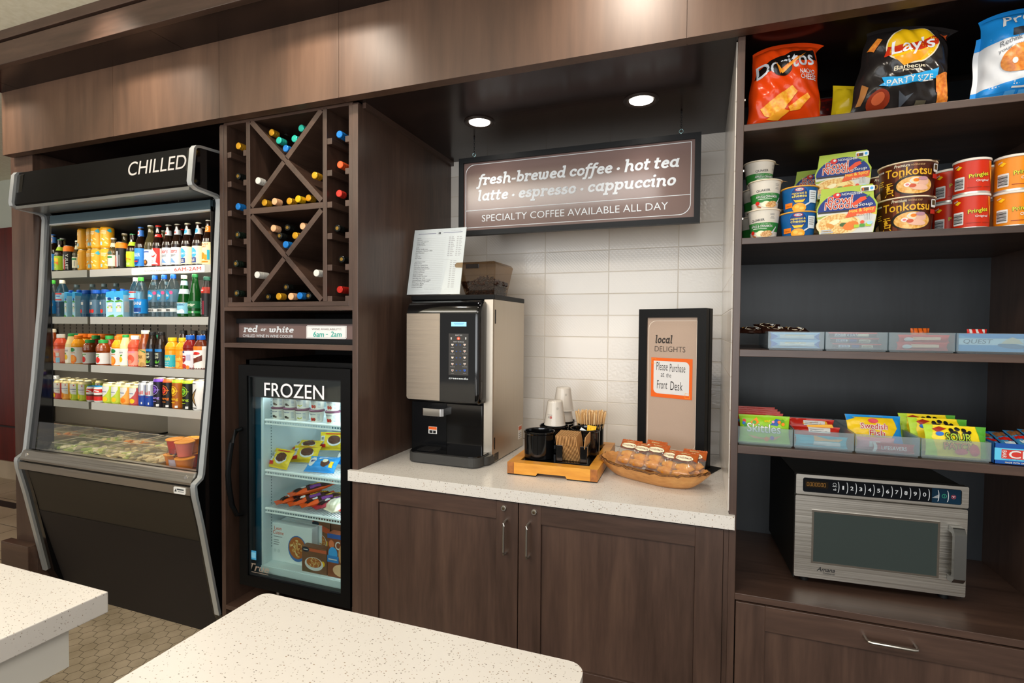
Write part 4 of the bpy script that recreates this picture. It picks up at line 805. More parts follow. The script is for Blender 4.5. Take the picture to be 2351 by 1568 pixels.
# ---------------------------------------------------------------- wine bottles lying in the rack
def W5(x, y): return (500+x/6.0294, 220+y/6.0294)
def W6(x, y): return (500+x/6.0294, 460+y/6.0294)
FOIL = {'gold': mat('#d9a02a', .3, .55), 'yellow': mat('#e6b818', .32, .4), 'teal': mat('#2bb8a4', .3, .35), 'blue': mat('#1f78c8', .3, .3), 'black': mat('#161816', .22), 'green': mat('#172019', .22), 'orange': mat('#e2582a', .3, .2), 'red': mat('#c9352a', .3, .2), 'peach': mat('#e9b184', .35, .1), 'white': mat('#d9d7d0', .35, .1), 'crimson': mat('#b3261c', .3, .2)}
WGL = mat('#150f0a', .08, 0, .6); WGL2 = thin('amber_wine_glass', '#a08a50', .3, '#6a5524', 1.45)
MY = Matrix.Rotation(PI/2, 4, 'X')       # the bottle's neck, built upwards, is laid to point at the room
WPROTO = {}
def wine(colour, lab, pos, long_=False, yaw=0., glass=None, grp='wine bottles lying in the rack'):
    key = (colour, long_, glass)
    if key not in WPROTO:
        r = thing('wine_bottle', lab, 'wine bottle', pos, yaw, grp); f = FOIL[colour]; L = .06 if long_ else .034
        up = lambda mb: mb.xf(MY @ Matrix.Rotation(PI, 4, 'X') @ Matrix.Identity(4)).xf(Matrix.Rotation(PI, 4, 'Z'))
        # built along +z from the tip backwards, then turned so that the tip faces -y
        def lay(mb): return mb.xf(Matrix(((1, 0, 0, 0), (0, 0, 1, 0), (0, -1, 0, 0), (0, 0, 0, 1))))
        cap = [(0, 0), (.0125, 0), (.0148, .0018), (.0150, .012), (.0142, .0135), (.0150, .015), (.0150, .022), (.0142, .0235), (.0150, .025), (.0148, L)]
        ob('capsule', lay(MB().lathe(cap, f, 24).lathe([(0, -.0004), (.007, -.0004), (.0076, 0)], mat('#8a6a2a', .35, .4) if colour in ('black', 'green') else f, 16)), r)
        ob('bottle_glass', lay(MB().lathe([(.0140, L-.004), (.0145, L+.03), (.0175, .105), (.0225, .135), (.0232, .33), (.0, .335)], glass or WGL, 20)), r)
        WPROTO[key] = r; return r
    return dup(WPROTO[key], lab, pos, yaw)
YT = 1.835
side = [('gold', W5(280, 690), 1.82), ('black', W5(275, 1110), 1.82), ('blue', W5(275, 1530), 1.82), ('green', W6(268, 475), 1.82), ('green', W6(245, 875), 1.80), ('green', W6(255, 1285), 1.80)]
for k, (c, q, y_) in enumerate(side):
    y_ -= .035; p = at(*q, y_); wine(c, '%s capped wine bottle in the left rack column, %s rest from the top' % ('black' if c == 'green' else c, ORD[k]), p, False, -.04)
side = [('blue', W5(1680, 530), 1.83), ('orange', W5(1690, 950), 1.83), ('red', W5(1675, 1350), 1.84), ('black', W6(1650, 385), 1.84), ('black', W6(1710, 815), 1.86), ('crimson', W6(1685, 1235), 1.84)]
for k, (c, q, y_) in enumerate(side):
    y_ -= .035; p = at(*q, y_); wine(c, '%s capped wine bottle in the right rack column, %s rest from the top' % (c, ORD[k]), p, c in ('blue', 'orange', 'crimson'), .03)
grp = [('gold', W5(740, 505), 1.84, 'gold capped wine bottle highest on the left in the upper cross'), ('teal', W5(840, 615), 1.83, 'teal capped wine bottle on the left slat of the upper cross'), ('teal', W5(1055, 590), 1.83, 'teal capped wine bottle on the right slat of the upper cross'),
       ('teal', W5(1150, 445), 1.85, 'teal capped wine bottle highest on the right of the upper cross'), ('blue', W5(935, 725), 1.82, 'blue capped wine bottle at the centre of the upper cross'),
       ('white', W5(552, 1172), 1.81, 'white capped wine bottle in the left pocket of the upper cross'), ('gold', W5(1335, 1098), 1.82, 'gold capped wine bottle in the right pocket of the upper cross'),
       ('gold', W5(640, 1475), 1.83, 'gold capped wine bottle at the left end of the middle row'), ('peach', W5(780, 1460), 1.83, 'peach capped wine bottle in the middle row under the upper cross'), ('gold', W5(985, 1455), 1.83, 'gold capped wine bottle in the centre of the middle row'), ('yellow', W5(1105, 1425), 1.82, 'bright yellow capped wine bottle in the middle row'), ('gold', W5(1250, 1412), 1.85, 'gold capped wine bottle at the right end of the middle row'),
       ('peach', W6(765, 385), 1.84, 'peach capped wine bottle on the upper left of the lower cross'), ('black', W6(960, 375), 1.87, 'black capped wine bottle at the top middle of the lower cross'), ('peach', W6(1170, 355), 1.85, 'peach capped wine bottle on the upper right of the lower cross'), ('black', W6(850, 490), 1.84, 'black capped wine bottle on the left slat of the lower cross'), ('gold', W6(1065, 485), 1.83, 'gold capped wine bottle on the right slat of the lower cross'), ('blue', W6(935, 610), 1.82, 'blue capped wine bottle at the centre of the lower cross'),
       ('white', W6(540, 1030), 1.81, 'white long capped wine bottle in the left pocket of the lower cross'), ('white', W6(1360, 1005), 1.82, 'white capped wine bottle in the right pocket of the lower cross'),
       ('black', W6(690, 1335), 1.85, 'black capped wine bottle at the left end of the bottom row'), ('gold', W6(838, 1330), 1.83, 'gold capped wine bottle in the bottom row of the rack'), ('peach', W6(1008, 1330), 1.83, 'peach capped wine bottle in the bottom row of the rack'), ('blue', W6(1130, 1320), 1.83, 'blue capped wine bottle in the bottom row of the rack'), ('black', W6(1250, 1320), 1.85, 'black capped wine bottle at the right end of the bottom row'), ('black', W6(940, 1200), 1.87, 'black capped wine bottle stacked above the bottom row')]
for c, q, y_, lab in grp:
    wine(c, lab, at(*q, y_-.045), c == 'white' and 'lower' in lab and 'left' in lab, random.uniform(-.03, .03))
for q, lab in ((W5(935, 560), 'uncapped pale wine bottle neck behind the teal caps'), (W5(1000, 650), 'clear pale wine bottle neck behind the central blue cap')):
    p = at(*q, 1.93); r = thing('wine_bottle', lab, 'wine bottle', p, 0, 'wine bottles lying in the rack')
    M_ = Matrix(((1, 0, 0, 0), (0, 0, 1, 0), (0, -1, 0, 0), (0, 0, 0, 1)))
    ob('capsule', MB().lathe([(0, 0), (.012, 0), (.0135, .002), (.0135, .02)], NICK, 20).xf(M_), r)
    ob('bottle_glass', MB().lathe([(.013, .018), (.0145, .05), (.028, .11), (.029, .28), (0, .285)], WGL2, 20).xf(M_), r)

# ---------------------------------------------------------------- framed wine sign
SIGNM = noisy('mauve_brown_sign_print', '#6f5a56', '#735e59', 2., .10)
LET_ = mat('#d2d6da', .5)
a = at(525, 731.5, 1.835); b = at(524.5, 790, 1.835)
ws = thing('wine_sign', 'narrow black framed red or white wine sign on shelf below rack', 'sign', (-1.66, 1.85, 1.4235))
x0, x1, z0, z1 = a.x, -1.3285, 1.4235, a.z
def framebox(x0, x1, z0, z1, y0, y1, w, m):
    k = MB(); i = .004
    for poly in (((x0, z0), (x1, z0), (x1-w, z0+w), (x0+w, z0+w)), ((x1, z0), (x1, z1), (x1-w, z1-w), (x1-w, z0+w)), ((x1, z1), (x0, z1), (x0+w, z1-w), (x1-w, z1-w)), ((x0, z1), (x0, z0), (x0+w, z0+w), (x0+w, z1-w))):
        k.prism(poly, y0, y1, m, 'y')
    return k
wpart('frame', framebox(x0, x1, z0, z1, 1.835, 1.865, .022, FRAMEB), ws, .0015)
pn = MB().box(x0+.02, x1-.02, 1.850, 1.86, z0+.02, z1-.02, SIGNM); f = front(1.85)
def Q(x, y): p = at(500+x/5.2265, 700+y/5.2265, 1.85); return p.x, p.z
def boxq(xa, ya, xb, yb): (u0, v1), (u1, v0) = Q(xa, ya), Q(xb, yb); return u0, v0, u1-u0, v1-v0
for s_, bq in (('red', (310, 272, 480, 328)), ('or', (514, 284, 580, 314)), ('white', (612, 282, 912, 333))):
    u, v, w_, h_ = boxq(*bq); pn.slab(SLAB(s_, u, u+w_, v, h_), LET_, f)
for s_, bq, bb, sh, m_ in (('CHILLED WINE IN WINE COOLER', (302, 352, 905, 396), .0, 0, LET_),):
    u, v, w_, h_ = boxq(*bq); pn.deco(T(s_, u, v, w_, h_, bb, sh), m_, f, .0006)
ob('printed_panel', local(pn, ws), ws)
u, v, w_, h_ = boxq(1065, 246, 1548, 410)
cm = MB().prism(RRp(u, v, w_, h_, .008, 5, (1, 0, 1, 0)), 1.8485, 1.8495, mat('#e7e6e4', .4), 'y'); f2 = front(1.8485)
cm.deco(OUT(RRp(u+.003, v+.003, w_-.006, h_-.006, .007, 5, (1, 0, 1, 0)), .0012), mat('#8a7770', .5), f2)
for s_, bq, m_, b_, sh in (('WINE AVAILABILITY:', (1130, 278, 1490, 304), mat('#83756f', .5), 0, 0), ('6am', (1150, 316, 1278, 386), mat('#17a392', .5), .012, .12), ('-', (1300, 350, 1325, 358), mat('#17a392', .5), .01, 0), ('2am', (1358, 318, 1490, 384), mat('#17a392', .5), .012, .12)):
    p = boxq(*bq); cm.deco(T(s_, p[0], p[1], p[2], p[3], b_, sh), m_, f2, .0008)
ob('availability_card', local(cm, ws), ws)

# ---------------------------------------------------------------- the glass door freezer
fz = thing('glass_door_freezer', 'black framed glass door freezer under the wine sign', 'freezer', (-1.655, 2.05, .223))
FX0, FX1, FZ0, FZ1 = -1.957, -1.353, .322, 1.324
LIN = mat('#cfdcde', .45)
c = MB().box(FX0, FX0+.02, 1.832, 2.34, FZ0, 1.345, BLK).box(FX1-.012, FX1, 1.832, 2.34, FZ0, 1.345, BLK).box(FX0, FX1, 1.832, 2.34, 1.325, 1.345, BLK).box(FX0, FX1, 2.32, 2.34, FZ0, 1.345, BLK).box(FX0, FX1, 1.832, 2.34, FZ0-.01, FZ0+.02, BLK)
wpart('outer_body', c, fz)
LX0, LX1 = -1.866, -1.392
li = MB().box(LX0-.01, LX0, 1.838, 2.28, .40, 1.28, LIN).box(LX1, LX1+.01, 1.838, 2.28, .40, 1.28, LIN).box(LX0, LX1, 2.27, 2.28, .40, 1.28, LIN).box(LX0, LX1, 1.838, 2.28, .395, .405, LIN).box(LX0, LX1, 1.838, 2.28, 1.28, 1.29, LIN)
for k in range(58):
    zz = .47+k*.0135
    li.box(LX0, LX0+.0008, 1.885, 1.889, zz, zz+.006, mat('#6f7f84', .5))
wpart('liner', li, fz)
for a_, b_, z_ in ((FX0+.02, LX0-.01, 1.30), (LX1+.01, FX1-.012, 1.30)): wpart('inner_jamb', MB().box(a_, b_, 1.836, 1.90, .36, z_, mat('#16475c', .25)), fz)
wpart('sill', MB().box(LX0-.01, LX1+.01, 1.834, 1.842, .35, .402, LIN), fz)
wpart('header_panel', MB().box(FX0+.03, FX1-.03, 1.815, 1.822, 1.179, 1.30, mat('#0a0d10', .12, 0, .3)), fz)
wpart('information_label', MB().box(-1.83, -1.745, 2.266, 2.2695, .945, 1.06, mat('#4b7384', .5)).deco(R(-1.826, 1.015, .035, .04), mat('#8fc0cf', .5), front(2.266)).deco(T('ELF', -1.788, 1.02, .04, .03, .02), mat('#d7e6ea', .5), front(2.266)), fz)
dr = wpart('door', framebox(FX0, FX1, FZ0, FZ1, 1.79, 1.832, .048, BLK), fz, .003)
wi = lambda mb: mb.xf(Matrix.Translation(-fz.location))
ob('gasket', wi(framebox(FX0+.044, FX1-.044, FZ0+.044, FZ1-.044, 1.80, 1.826, .010, mat('#26292b', .3, .3))), dr)
gl = MB().box(FX0+.046, FX1-.046, 1.806, 1.811, FZ0+.046, FZ1-.046, GLASS); ob('glass_pane', wi(gl), dr)
pt = MB(); f = front(1.8055)
pA = at(607, 915, 1.8055); pB = at(744, 885, 1.8055)
pt.deco(T('FROZEN', pA.x, 1.187, pB.x-pA.x, .061, .004), mat('#e9e4e8', .5), f)
ob('frozen_lettering', wi(pt), dr)
pt = MB(); pt.deco(T('True', -1.915, .388, .115, .034, .01, .3), mat('#b9a99a', .4, .5), f).deco(R(-1.94, .380, .135, .003), mat('#b9a99a', .4, .5), f); ob('maker_lettering', wi(pt), dr)
ob('blue_sticker', wi(MB().deco(R(-1.908, .438, .034, .042), mat('#3f9ccf', .5), f).deco(R(-1.905, .446, .028, .026), mat('#7cc3e4', .5), f, .0008)), dr)
hp = [(-1.9625, 1.79, 1.035), (-1.966, 1.765, 1.03), (-1.972, 1.745, .98), (-1.978, 1.735, .90), (-1.98, 1.732, .84), (-1.978, 1.735, .78), (-1.972, 1.745, .70), (-1.966, 1.765, .65), (-1.9625, 1.79, .645)]
hp = [(x+.022, y, z_) for x, y, z_ in hp]
ob('handle', wi(MB().tube(hp, [.010, .010, .011, .012, .012, .012, .011, .010, .010], BLK, 12)), dr)
for x in (-1.82, -1.40): wpart('foot', MB().lathe([(.016, .223), (.016, .23), (.010, .234), (.010, .32)], NICK, 16, (x, 1.88, 0)), fz)
for x in (-1.85, -1.45): wpart('foot', MB().lathe([(.016, .223), (.016, .23), (.010, .234), (.010, .32)], NICK, 16, (x, 2.25, 0)), fz)
WIRE = mat('#eef3f3', .35)
FSH = [1.071, .839, .664]
for z_ in FSH:
    m = MB().tube([(LX0+.004, 1.850, z_), (LX1-.004, 1.850, z_)], .006, WIRE, 8).tube([(LX0+.004, 1.850, z_-.018), (LX1-.004, 1.850, z_-.018)], .004, WIRE, 8)
    for k in range(33):
        x = LX0+.015+k*.0142; m.box(x-.0015, x+.0015, 1.848, 2.265, z_+.001, z_+.005, WIRE).box(x-.0015, x+.0015, 1.847, 1.851, z_-.018, z_, WIRE)
    m.box(LX0+.004, LX1-.004, 2.255, 2.263, z_-.005, z_, WIRE); wpart('wire_shelf', m, fz)
area('freezer_led', (-1.63, 1.855, 1.262), (math.radians(30), 0, 0), .4, .03, 2.0, (.86, .96, 1))
area('freezer_led', (-1.405, 1.850, .83), (math.radians(90), 0, math.radians(35)), .02, .8, 1.8, (.84, .95, 1))
# contents
FROZ = set(bpy.data.objects)
def F5(x, y): return (500+x/5.2265, 700+y/5.2265)
ice = {}
def tub(lab, px, py, zb, kind, y_=1.96):
    p = at(px, py, y_)
    if kind in ice: return dup(ice[kind], lab, (p.x, y_, zb))
    r = thing('ice_cream_tub', lab, 'ice cream tub', (p.x, y_, zb), .1, 'small ice cream tubs on the top freezer shelf')
    m = MB().lathe([(0, 0), (.026, 0), (.031, .047)], mat('#ece6dc', .5), 26); f = cylf(lambda v: .026+.005*v/.047)
    m.deco(T('H\u00e4agen-Dazs', -.02, .033, .032, .006, .01), NAVY, f, .0006, .006)
    if kind == 'cookie': m.deco(E(-.006, .014, .009, .006), mat('#3a322e', .5), f, .0006, .006).deco(E(.003, .011, .006, .004), mat('#6a5c50', .5), f, .0008, .006)
    elif kind == 'lemon': m.deco(P((-.016, .012), (-.004, .018), (.004, .013), (.014, .019), (.012, .013), (.002, .009), (-.006, .013)), mat('#c9c23a', .5), f, .0006, .006)
    else: m.deco(E(-.007, .014, .006, .008), RED, f, .0006, .006).deco(E(.004, .014, .006, .008), mat('#b8432f', .5), f, .0006, .006)
    for i in range(5): m.deco(R(.018, .01+i*.006, .012, .002), mat('#8aa0b8', .5), f, .0006, .006)
    ob('tub', m, r); ob('lid', MB().lathe([(.031, .046), (.0335, .047), (.0335, .053), (.031, .055), (0, .055)], mat('#6a3550', .45), 26), r)
    ice[kind] = r; return r
for k, (x, kind, nm) in enumerate(((735, 'cookie', 'cookie'), (878, 'cookie', 'cookie'), (1020, 'lemon', 'vanilla bean'), (1192, 'berry', 'strawberry'), (1382, 'berry', 'strawberry'))):
    tub('%s ice cream tub, %s from the left in the lower row' % (nm, ORD[k]), *F5(x, 1330), FSH[0]+.0055, kind)
    tub('%s ice cream tub, %s from the left in the upper row' % (nm, ORD[k]), *F5(x+4, 1200), FSH[0]+.062, kind)
def pouch(name, lab, cat, loc, w_, h_, t_, rot, base, prints, grp=None, seal=.012, n=(12, 14), wr=.0012, pinch=.06, ear=0.):
    """a sealed pillow pack: w_ wide, h_ long, t_ thick; rot = euler; prints = (shape, material) centred on u, v from 0 to h_"""
    r = thing(name, lab, cat, loc, 0, grp); r.rotation_euler = rot
    rnd = random.Random(hash(lab) % 9999 if False else sum(map(ord, lab))); ph = [rnd.uniform(0, 6) for _ in range(6)]
    def prof(u, v):
        a = max(0., 1-abs(2*u/w_)**3)**.6; q = min(max((v-seal)/(h_-2*seal), 0), 1); b = max(0., 1-abs(2*q-1)**3)**.6
        k = wr*(math.sin(u/w_*17+ph[0]+v/h_*5)+math.sin(v/h_*23+ph[1]-u/w_*7)+.7*math.sin(u/w_*31+v/h_*29+ph[2]))*min(1, a*2)*min(1, b*2)
        return a*b*t_/2+k
    def wx(u, v):
        q = min(max(v/h_, 0), 1); k = 1-pinch*math.sin(PI*q)**.8
        if ear: k = 1-pinch*q**1.2+ear*max(0, (q-.86)/.14)**1.5*(1.2 if u > 0 else .3)+.10*pinch*math.sin(q*15+ph[3]+(2 if u > 0 else 0))*abs(2*u/w_)**3
        return u*k
    wz = lambda u, v: v-ear*.35*h_*(min(max(v/h_, 0), 1)**6)*abs(2*u/w_)**2.5
    f = lambda u, v, h: (wx(u, v), -prof(u, v)-h, wz(u, v))
    g = lambda u, v, h: (wx(u, v), prof(u, v)*.9+.0006, wz(u, v))
    m = MB(); nu, nv = n[0]*2, n[1]*2
    m.grid(lambda i, j: f((i-.5)*w_, j*h_, 0), nu, nv, base).grid(lambda i, j: g((.5-i)*w_, j*h_, 0), nu, nv, base)
    for i, (sh, pm) in enumerate(prints): m.deco(sh, pm, f, .0011+.00025*i, w_/nu, h_/nv)
    ob('pack', m, r); return r
SANY = mat('#e3c42a', .25); CHOC = mat('#5a3424', .5)
def icesand(lab, x, y_, zb, rz, tilt):
    w_, h_ = .135, .09
    return pouch('ice_cream_sandwich_pack', lab, 'frozen snack', (x, y_, zb), w_, h_, .028, (tilt, 0, rz), SANY,
        [(R(-.062, .02, .022, .05), W_), (R(-.060, .012, .03, .016), RED), (E(.012, .045, .036, .026), W_), (E(.012, .050, .033, .022), CHOC), (R(-.04, .078, .08, .006), RED), (R(-.058, .05, .014, .014), GRAYT)], 'ice cream sandwich packs', .008)
def F8(x, y): return (510+x/3.647, 980+y/3.647)
zt = FSH[1]+.006
p = at(*F8(465, 370), 1.95); icesand('yellow ice cream sandwich pack at the front left of the second shelf', p.x, 1.945, zt+.005, -.15, -.55)
p = at(*F8(660, 330), 2.05); icesand('yellow ice cream sandwich pack behind the blue cone pack', p.x, 2.06, zt+.008, .25, -.75)
p = at(*F8(640, 330), 2.05); icesand('yellow ice cream sandwich pack lying flat in the middle of the shelf', p.x-.02, 2.10, zt+.045, .2, -1.1)
p = at(*F8(860, 250), 2.15); icesand('yellow ice cream sandwich pack leaning at the back right', p.x, 2.2, zt+.04, .3, -.4)
p = at(*F8(960, 250), 2.15); icesand('yellow ice cream sandwich pack at the far back right corner', p.x+.02, 2.23, zt+.005, -.3, -.3)
def conepack(lab, x, y_, zb, rz, tilt):
    return pouch('ice_cream_cone_pack', lab, 'frozen snack', (x, y_, zb), .15, .085, .035, (tilt, 0, rz), mat('#2f8fd8', .25),
        [(E(-.05, .05, .02, .026), W_), (R(-.060, .046, .026, .008), NAVY), (E(.02, .04, .022, .02), CHOC), (E(.018, .052, .014, .010), CRM), (R(.045, .02, .016, .03), YEL), (P((-.02, .07), (.05, .08), (.05, .072), (-.02, .06)), W_)], 'ice cream cone packs', .008)
p = at(*F8(800, 400), 1.95); conepack('blue ice cream cone pack at the front of the second shelf', p.x, 1.955, zt+.006, .15, -.9)
p = at(*F8(985, 400), 1.99); conepack('blue ice cream cone pack at the right edge of the second shelf', p.x+.0, 2.02, zt+.03, -.2, -.8)
zt = FSH[2]+.006
OB = mat('#e2571c', .25)
def burrito(lab, x, y_, zb, rz, base, band):
    return pouch('burrito_pack', lab, 'frozen snack', (x, y_, zb), .062, .21, .034, (-PI/2+.10, 0, rz), base,
        [(R(-.03, .075, .06, .115), mat('#3a1d14', .3)), (R(-.025, .10, .022, .085), band), (TV('BURRITO', -.023, .105, .017, .076, .03), BLKL), (R(.006, .09, .02, .05), mat('#7a3a86', .3)), (P((-.02, .045), (.02, .06), (.02, .03), (-.01, .02)), mat('#2a1612', .3)), (E(0, .066, .012, .012), W_)], 'burrito packs on the third freezer shelf', .02)
for k, (x, y, cc) in enumerate(((450, 640, OB), (560, 660, OB), (660, 680, OB))):
    p = at(*F8(x, y), 1.94); burrito(('orange burrito pack at the left of the third shelf', 'orange burrito pack second from the left on the third shelf', 'orange burrito pack third from the left on the third shelf')[k], p.x, 1.935, zt+.022+.002*k, -.62, cc, YEL)
p = at(*F8(600, 620), 1.96); burrito('orange burrito pack resting on top of the others', p.x-.03, 1.96, zt+.058, -.55, OB, YEL)
p = at(*F8(760, 690), 1.94); burrito('dark red burrito pack beside the clear sandwich', p.x, 1.945, zt+.022, -.5, mat('#a3303c', .25), mat('#d9c23a', .4))
p = at(*F8(870, 730), 1.95)
pouch('frozen_sandwich', 'clear wrapped pale breakfast sandwich on the third freezer shelf', 'frozen snack', (p.x, 1.95, zt+.018), .10, .13, .05, (-PI/2+.15, 0, -.35), mat('#e0d3b8', .3), [(R(-.05, .09, .1, .035), mat('#2c3b38', .3)), (R(-.03, .103, .05, .006), W_), (E(0, .05, .034, .03), mat('#f0e6cf', .3))], None, .012)
p = at(*F8(985, 730), 1.95)
pouch('frozen_snack_bag', 'red frozen snack bag at the right end of the third shelf', 'frozen snack', (p.x, 1.96, zt+.018), .08, .13, .045, (-PI/2+.2, 0, -.2), mat('#cf3a3a', .25), [(E(-.01, .06, .022, .025), W_), (R(-.022, .056, .026, .007), RED)], None, .012)
for o in set(bpy.data.objects)-FROZ:
    if o.parent is None:
        k = (o.location.y-.082)/o.location.y; o.location.x *= k; o.location.y -= .082
zb = .4055
def fbox(lab, x0, x1, y0, y1, h_, base, prints, rz=0., zz=zb, nm='frozen_meal_box'):
    r = thing(nm, lab, 'frozen meal box', ((x0+x1)/2, (y0+y1)/2, zz), rz, 'frozen meal boxes on the freezer floor')
    w_, d_ = (x1-x0)/2, (y1-y0)/2; m = MB().box(-w_, w_, -d_, d_, 0, h_, base)
    for i, (sh, pm) in enumerate(prints(w_, h_)): m.deco(sh, pm, front(-d_), .0005+.0002*i)
    ob('carton', m, r, .0015); return r
PASTA = mat('#d9a05a', .5); PAST2 = mat('#b5652c', .5)
def dish(cx, cz, rx, rz_, rim):
    out = [(E(cx, cz, rx, rz_), rim), (E(cx, cz+.004, rx*.9, rz_*.85), PAST2)]; rnd = random.Random(int(cx*999)+5)
    for i in range(26):
        a, q = rnd.uniform(0, 6.28), rnd.uniform(.1, .75); out.append((E(cx+rx*q*math.cos(a), cz+.004+rz_*q*math.sin(a), rx*.16, rz_*.07, 8, rnd.uniform(0, 3)), PASTA if i % 3 else mat('#e8c88a', .5)))
    return out
WB = mat('#dfe6e6', .45)
lc = lambda w_, h_: [(T('Lean', -w_+.016, h_-.032, .042, .017, .004), mat('#d8603c', .5)), (T('Cuisine', -w_+.008, h_-.052, .062, .017, .004), mat('#d8603c', .5)), (R(-w_+.012, h_-.064, .05, .003), GRAYT), (R(-w_+.012, h_-.08, .03, .003), GRAYT), (R(-w_+.012, h_-.09, .034, .003), GRAYT), (R(-w_+.012, h_-.10, .03, .003), GRAYT), (E(-w_+.02, .05, .008, .008), mat('#cfd8d8', .5)), (E(-w_+.042, .05, .008, .008), mat('#cfd8d8', .5))]+dish(.034, .075, .052, .06, mat('#3f6fae', .5))
fbox('white frozen pasta meal box at the front left of the freezer floor', at(624, 1200, 1.89).x, at(716, 1200, 1.89).x, 1.89, 1.93, .178, WB, lc)
fbox('white frozen pasta meal box behind the front white box', at(624, 1200, 1.89).x+.012, at(716, 1200, 1.89).x+.016, 1.935, 1.97, .178, WB, lc)
bp = lambda w_, h_: [(R(-w_+.03, h_-.02, w_*2-.03, .014), mat('#c9603a', .5)), (E(-w_+.022, h_-.014, .02, .011), mat('#2a3440', .5)), (R(-w_+.010, h_-.016, .024, .003), W_), (E(w_-.02, h_*.42, .011, .012), YEL), (R(-w_+.004, .004, .05, .012), mat('#6a5638', .5)), (E(0, .042, .05, .030), W_)]+dish(0, .044, .045, .026, W_)
BRB = mat('#7a5138', .45)
fbox('brown frozen pasta meal box at the front middle of the freezer floor', at(694, 1250, 1.855).x, at(751, 1250, 1.855).x, 1.852, 1.886, .115, BRB, bp)
fbox('brown frozen pasta meal box standing upright behind the front brown box', at(716, 1230, 1.94).x+.004, at(757, 1230, 1.94).x, 1.94, 1.98, .195, BRB, lambda w_, h_: [(P((-w_, h_), (w_, h_-.03), (w_, h_-.055), (-w_, h_-.03)), mat('#c95a34', .5)), (E(-w_+.018, h_-.012, .02, .010), mat('#2a3440', .5)), (E(w_-.02, h_*.5, .012, .013), YEL)]+dish(-.008, h_*.5, .04, .04, W_))
ob_ = lambda w_, h_: [(R(-w_, h_-.02, 2*w_, .02), mat('#3a5a9c', .5)), (E(-w_+.022, h_-.045, .014, .018), mat('#d8754a', .5)), (T('Ce', -w_+.042, h_-.066, .045, .036, .01), W_), (E(-w_+.03, h_*.55, .024, .028), LBL), (R(-w_, h_*.34, .06, .03), mat('#2f7fc4', .5)), (R(-w_+.006, h_*.34+.011, .045, .005), W_), (E(.02, h_*.18, .05, .028), mat('#e2b58a', .5)), (E(.03, h_*.56, .03, .05), mat('#d09a68', .5))]
fbox('tall brown pot pie box with white Ce lettering at right', at(752, 1250, 1.853).x, at(752, 1250, 1.853).x+.12, 1.852, 1.892, .19, mat('#8a4a2c', .45), ob_)
fbox('tall brown pot pie box behind the Ce lettered box', at(760, 1230, 1.94).x, LX1-.004, 1.94, 1.98, .2, mat('#6e4a34', .45), lambda w_, h_: [(E(0, h_-.02, .026, .012), mat('#2a3440', .5)), (R(-w_, h_*.3, 2*w_, .05), mat('#a4623a', .5))])
# ---------------------------------------------------------------- hanging coffee sign
sg = thing('hanging_menu_sign', 'wide black framed coffee and tea sign hanging under the soffit', 'sign', (-.555, 2.30, 2.30))
SY = 2.282
tl, trr, br, bl = (at(x, y, SY) for x, y in ((1051.6, 365.7), (1610.7, 301), (1606.8, 509.4), (1056.9, 542.4)))
x0, x1, z0, z1 = (tl.x+bl.x)/2-.003, (trr.x+br.x)/2, (bl.z+br.z)/2, (tl.z+trr.z)/2
wpart('frame', framebox(x0, x1, z0, z1, SY, SY+.028, .024, FRAMEB), sg, .0015)
pn = MB().box(x0+.02, x1-.02, SY+.010, SY+.02, z0+.02, z1-.02, SIGNM); PY = SY+.010; f = front(PY)
def S_(x, y): p = at(1020+x/3.792, 280+y/3.792, PY); return p.x, p.z
def slabbed(m, s, xa, xb, zb, h, d=0., bold=.045, sh=.22, fn=None, mt=None):
    """heavy slanted lettering with its base line at zb and x-height letters fitted from xa to xb; d = descender share"""
    m.deco(T(s, xa, zb-d, xb-xa, h+d, bold, sh), mt or LET_, fn or f, .0006)
za = S_(700, 560)[1]
(u0, va), (u1, vb) = S_(265, 560), S_(2050, 395)
base1 = (S_(320, 547)[1]+S_(1820, 410)[1])/2-.001; base2 = (S_(330, 690)[1]+S_(1960, 553)[1])/2
pn.slab(SLAB('fresh-brewed coffee \u2022 hot tea', u0+.018, u1, base1, .0345), LET_, f)
(u0, _), (u1, _) = S_(288, 690), S_(2018, 560)
pn.slab(SLAB('latte \u2022 espresso \u2022 cappuccino', u0, u1, base2, .0345), LET_, f)
(u0, _), (u1, _) = S_(328, 870), S_(1948, 765)
bz = (S_(328, 868)[1]+S_(1940, 762)[1])/2
pn.deco(T('SPECIALTY COFFEE AVAILABLE ALL DAY', u0, bz, u1-u0, .0315, -.004), LET_, f, .0006)
bx0, bx1 = S_(186, 500)[0], S_(2150, 500)[0]; bz0 = (S_(190, 925)[1]+S_(2000, 815)[1])/2; bz1 = (S_(300, 372)[1]+S_(2150, 165)[1])/2
pn.deco(OUT(RRp(bx0, bz0, bx1-bx0, bz1-bz0, .045, 8, (1, 0, 1, 0)), .0026), LET_, f, .0006)
lz = (S_(190, 780)[1]+S_(2140, 632)[1])/2
pn.deco(R(bx0, lz, bx1-bx0, .0026), LET_, f, .0006)
ob('printed_panel', local(pn, sg), sg)
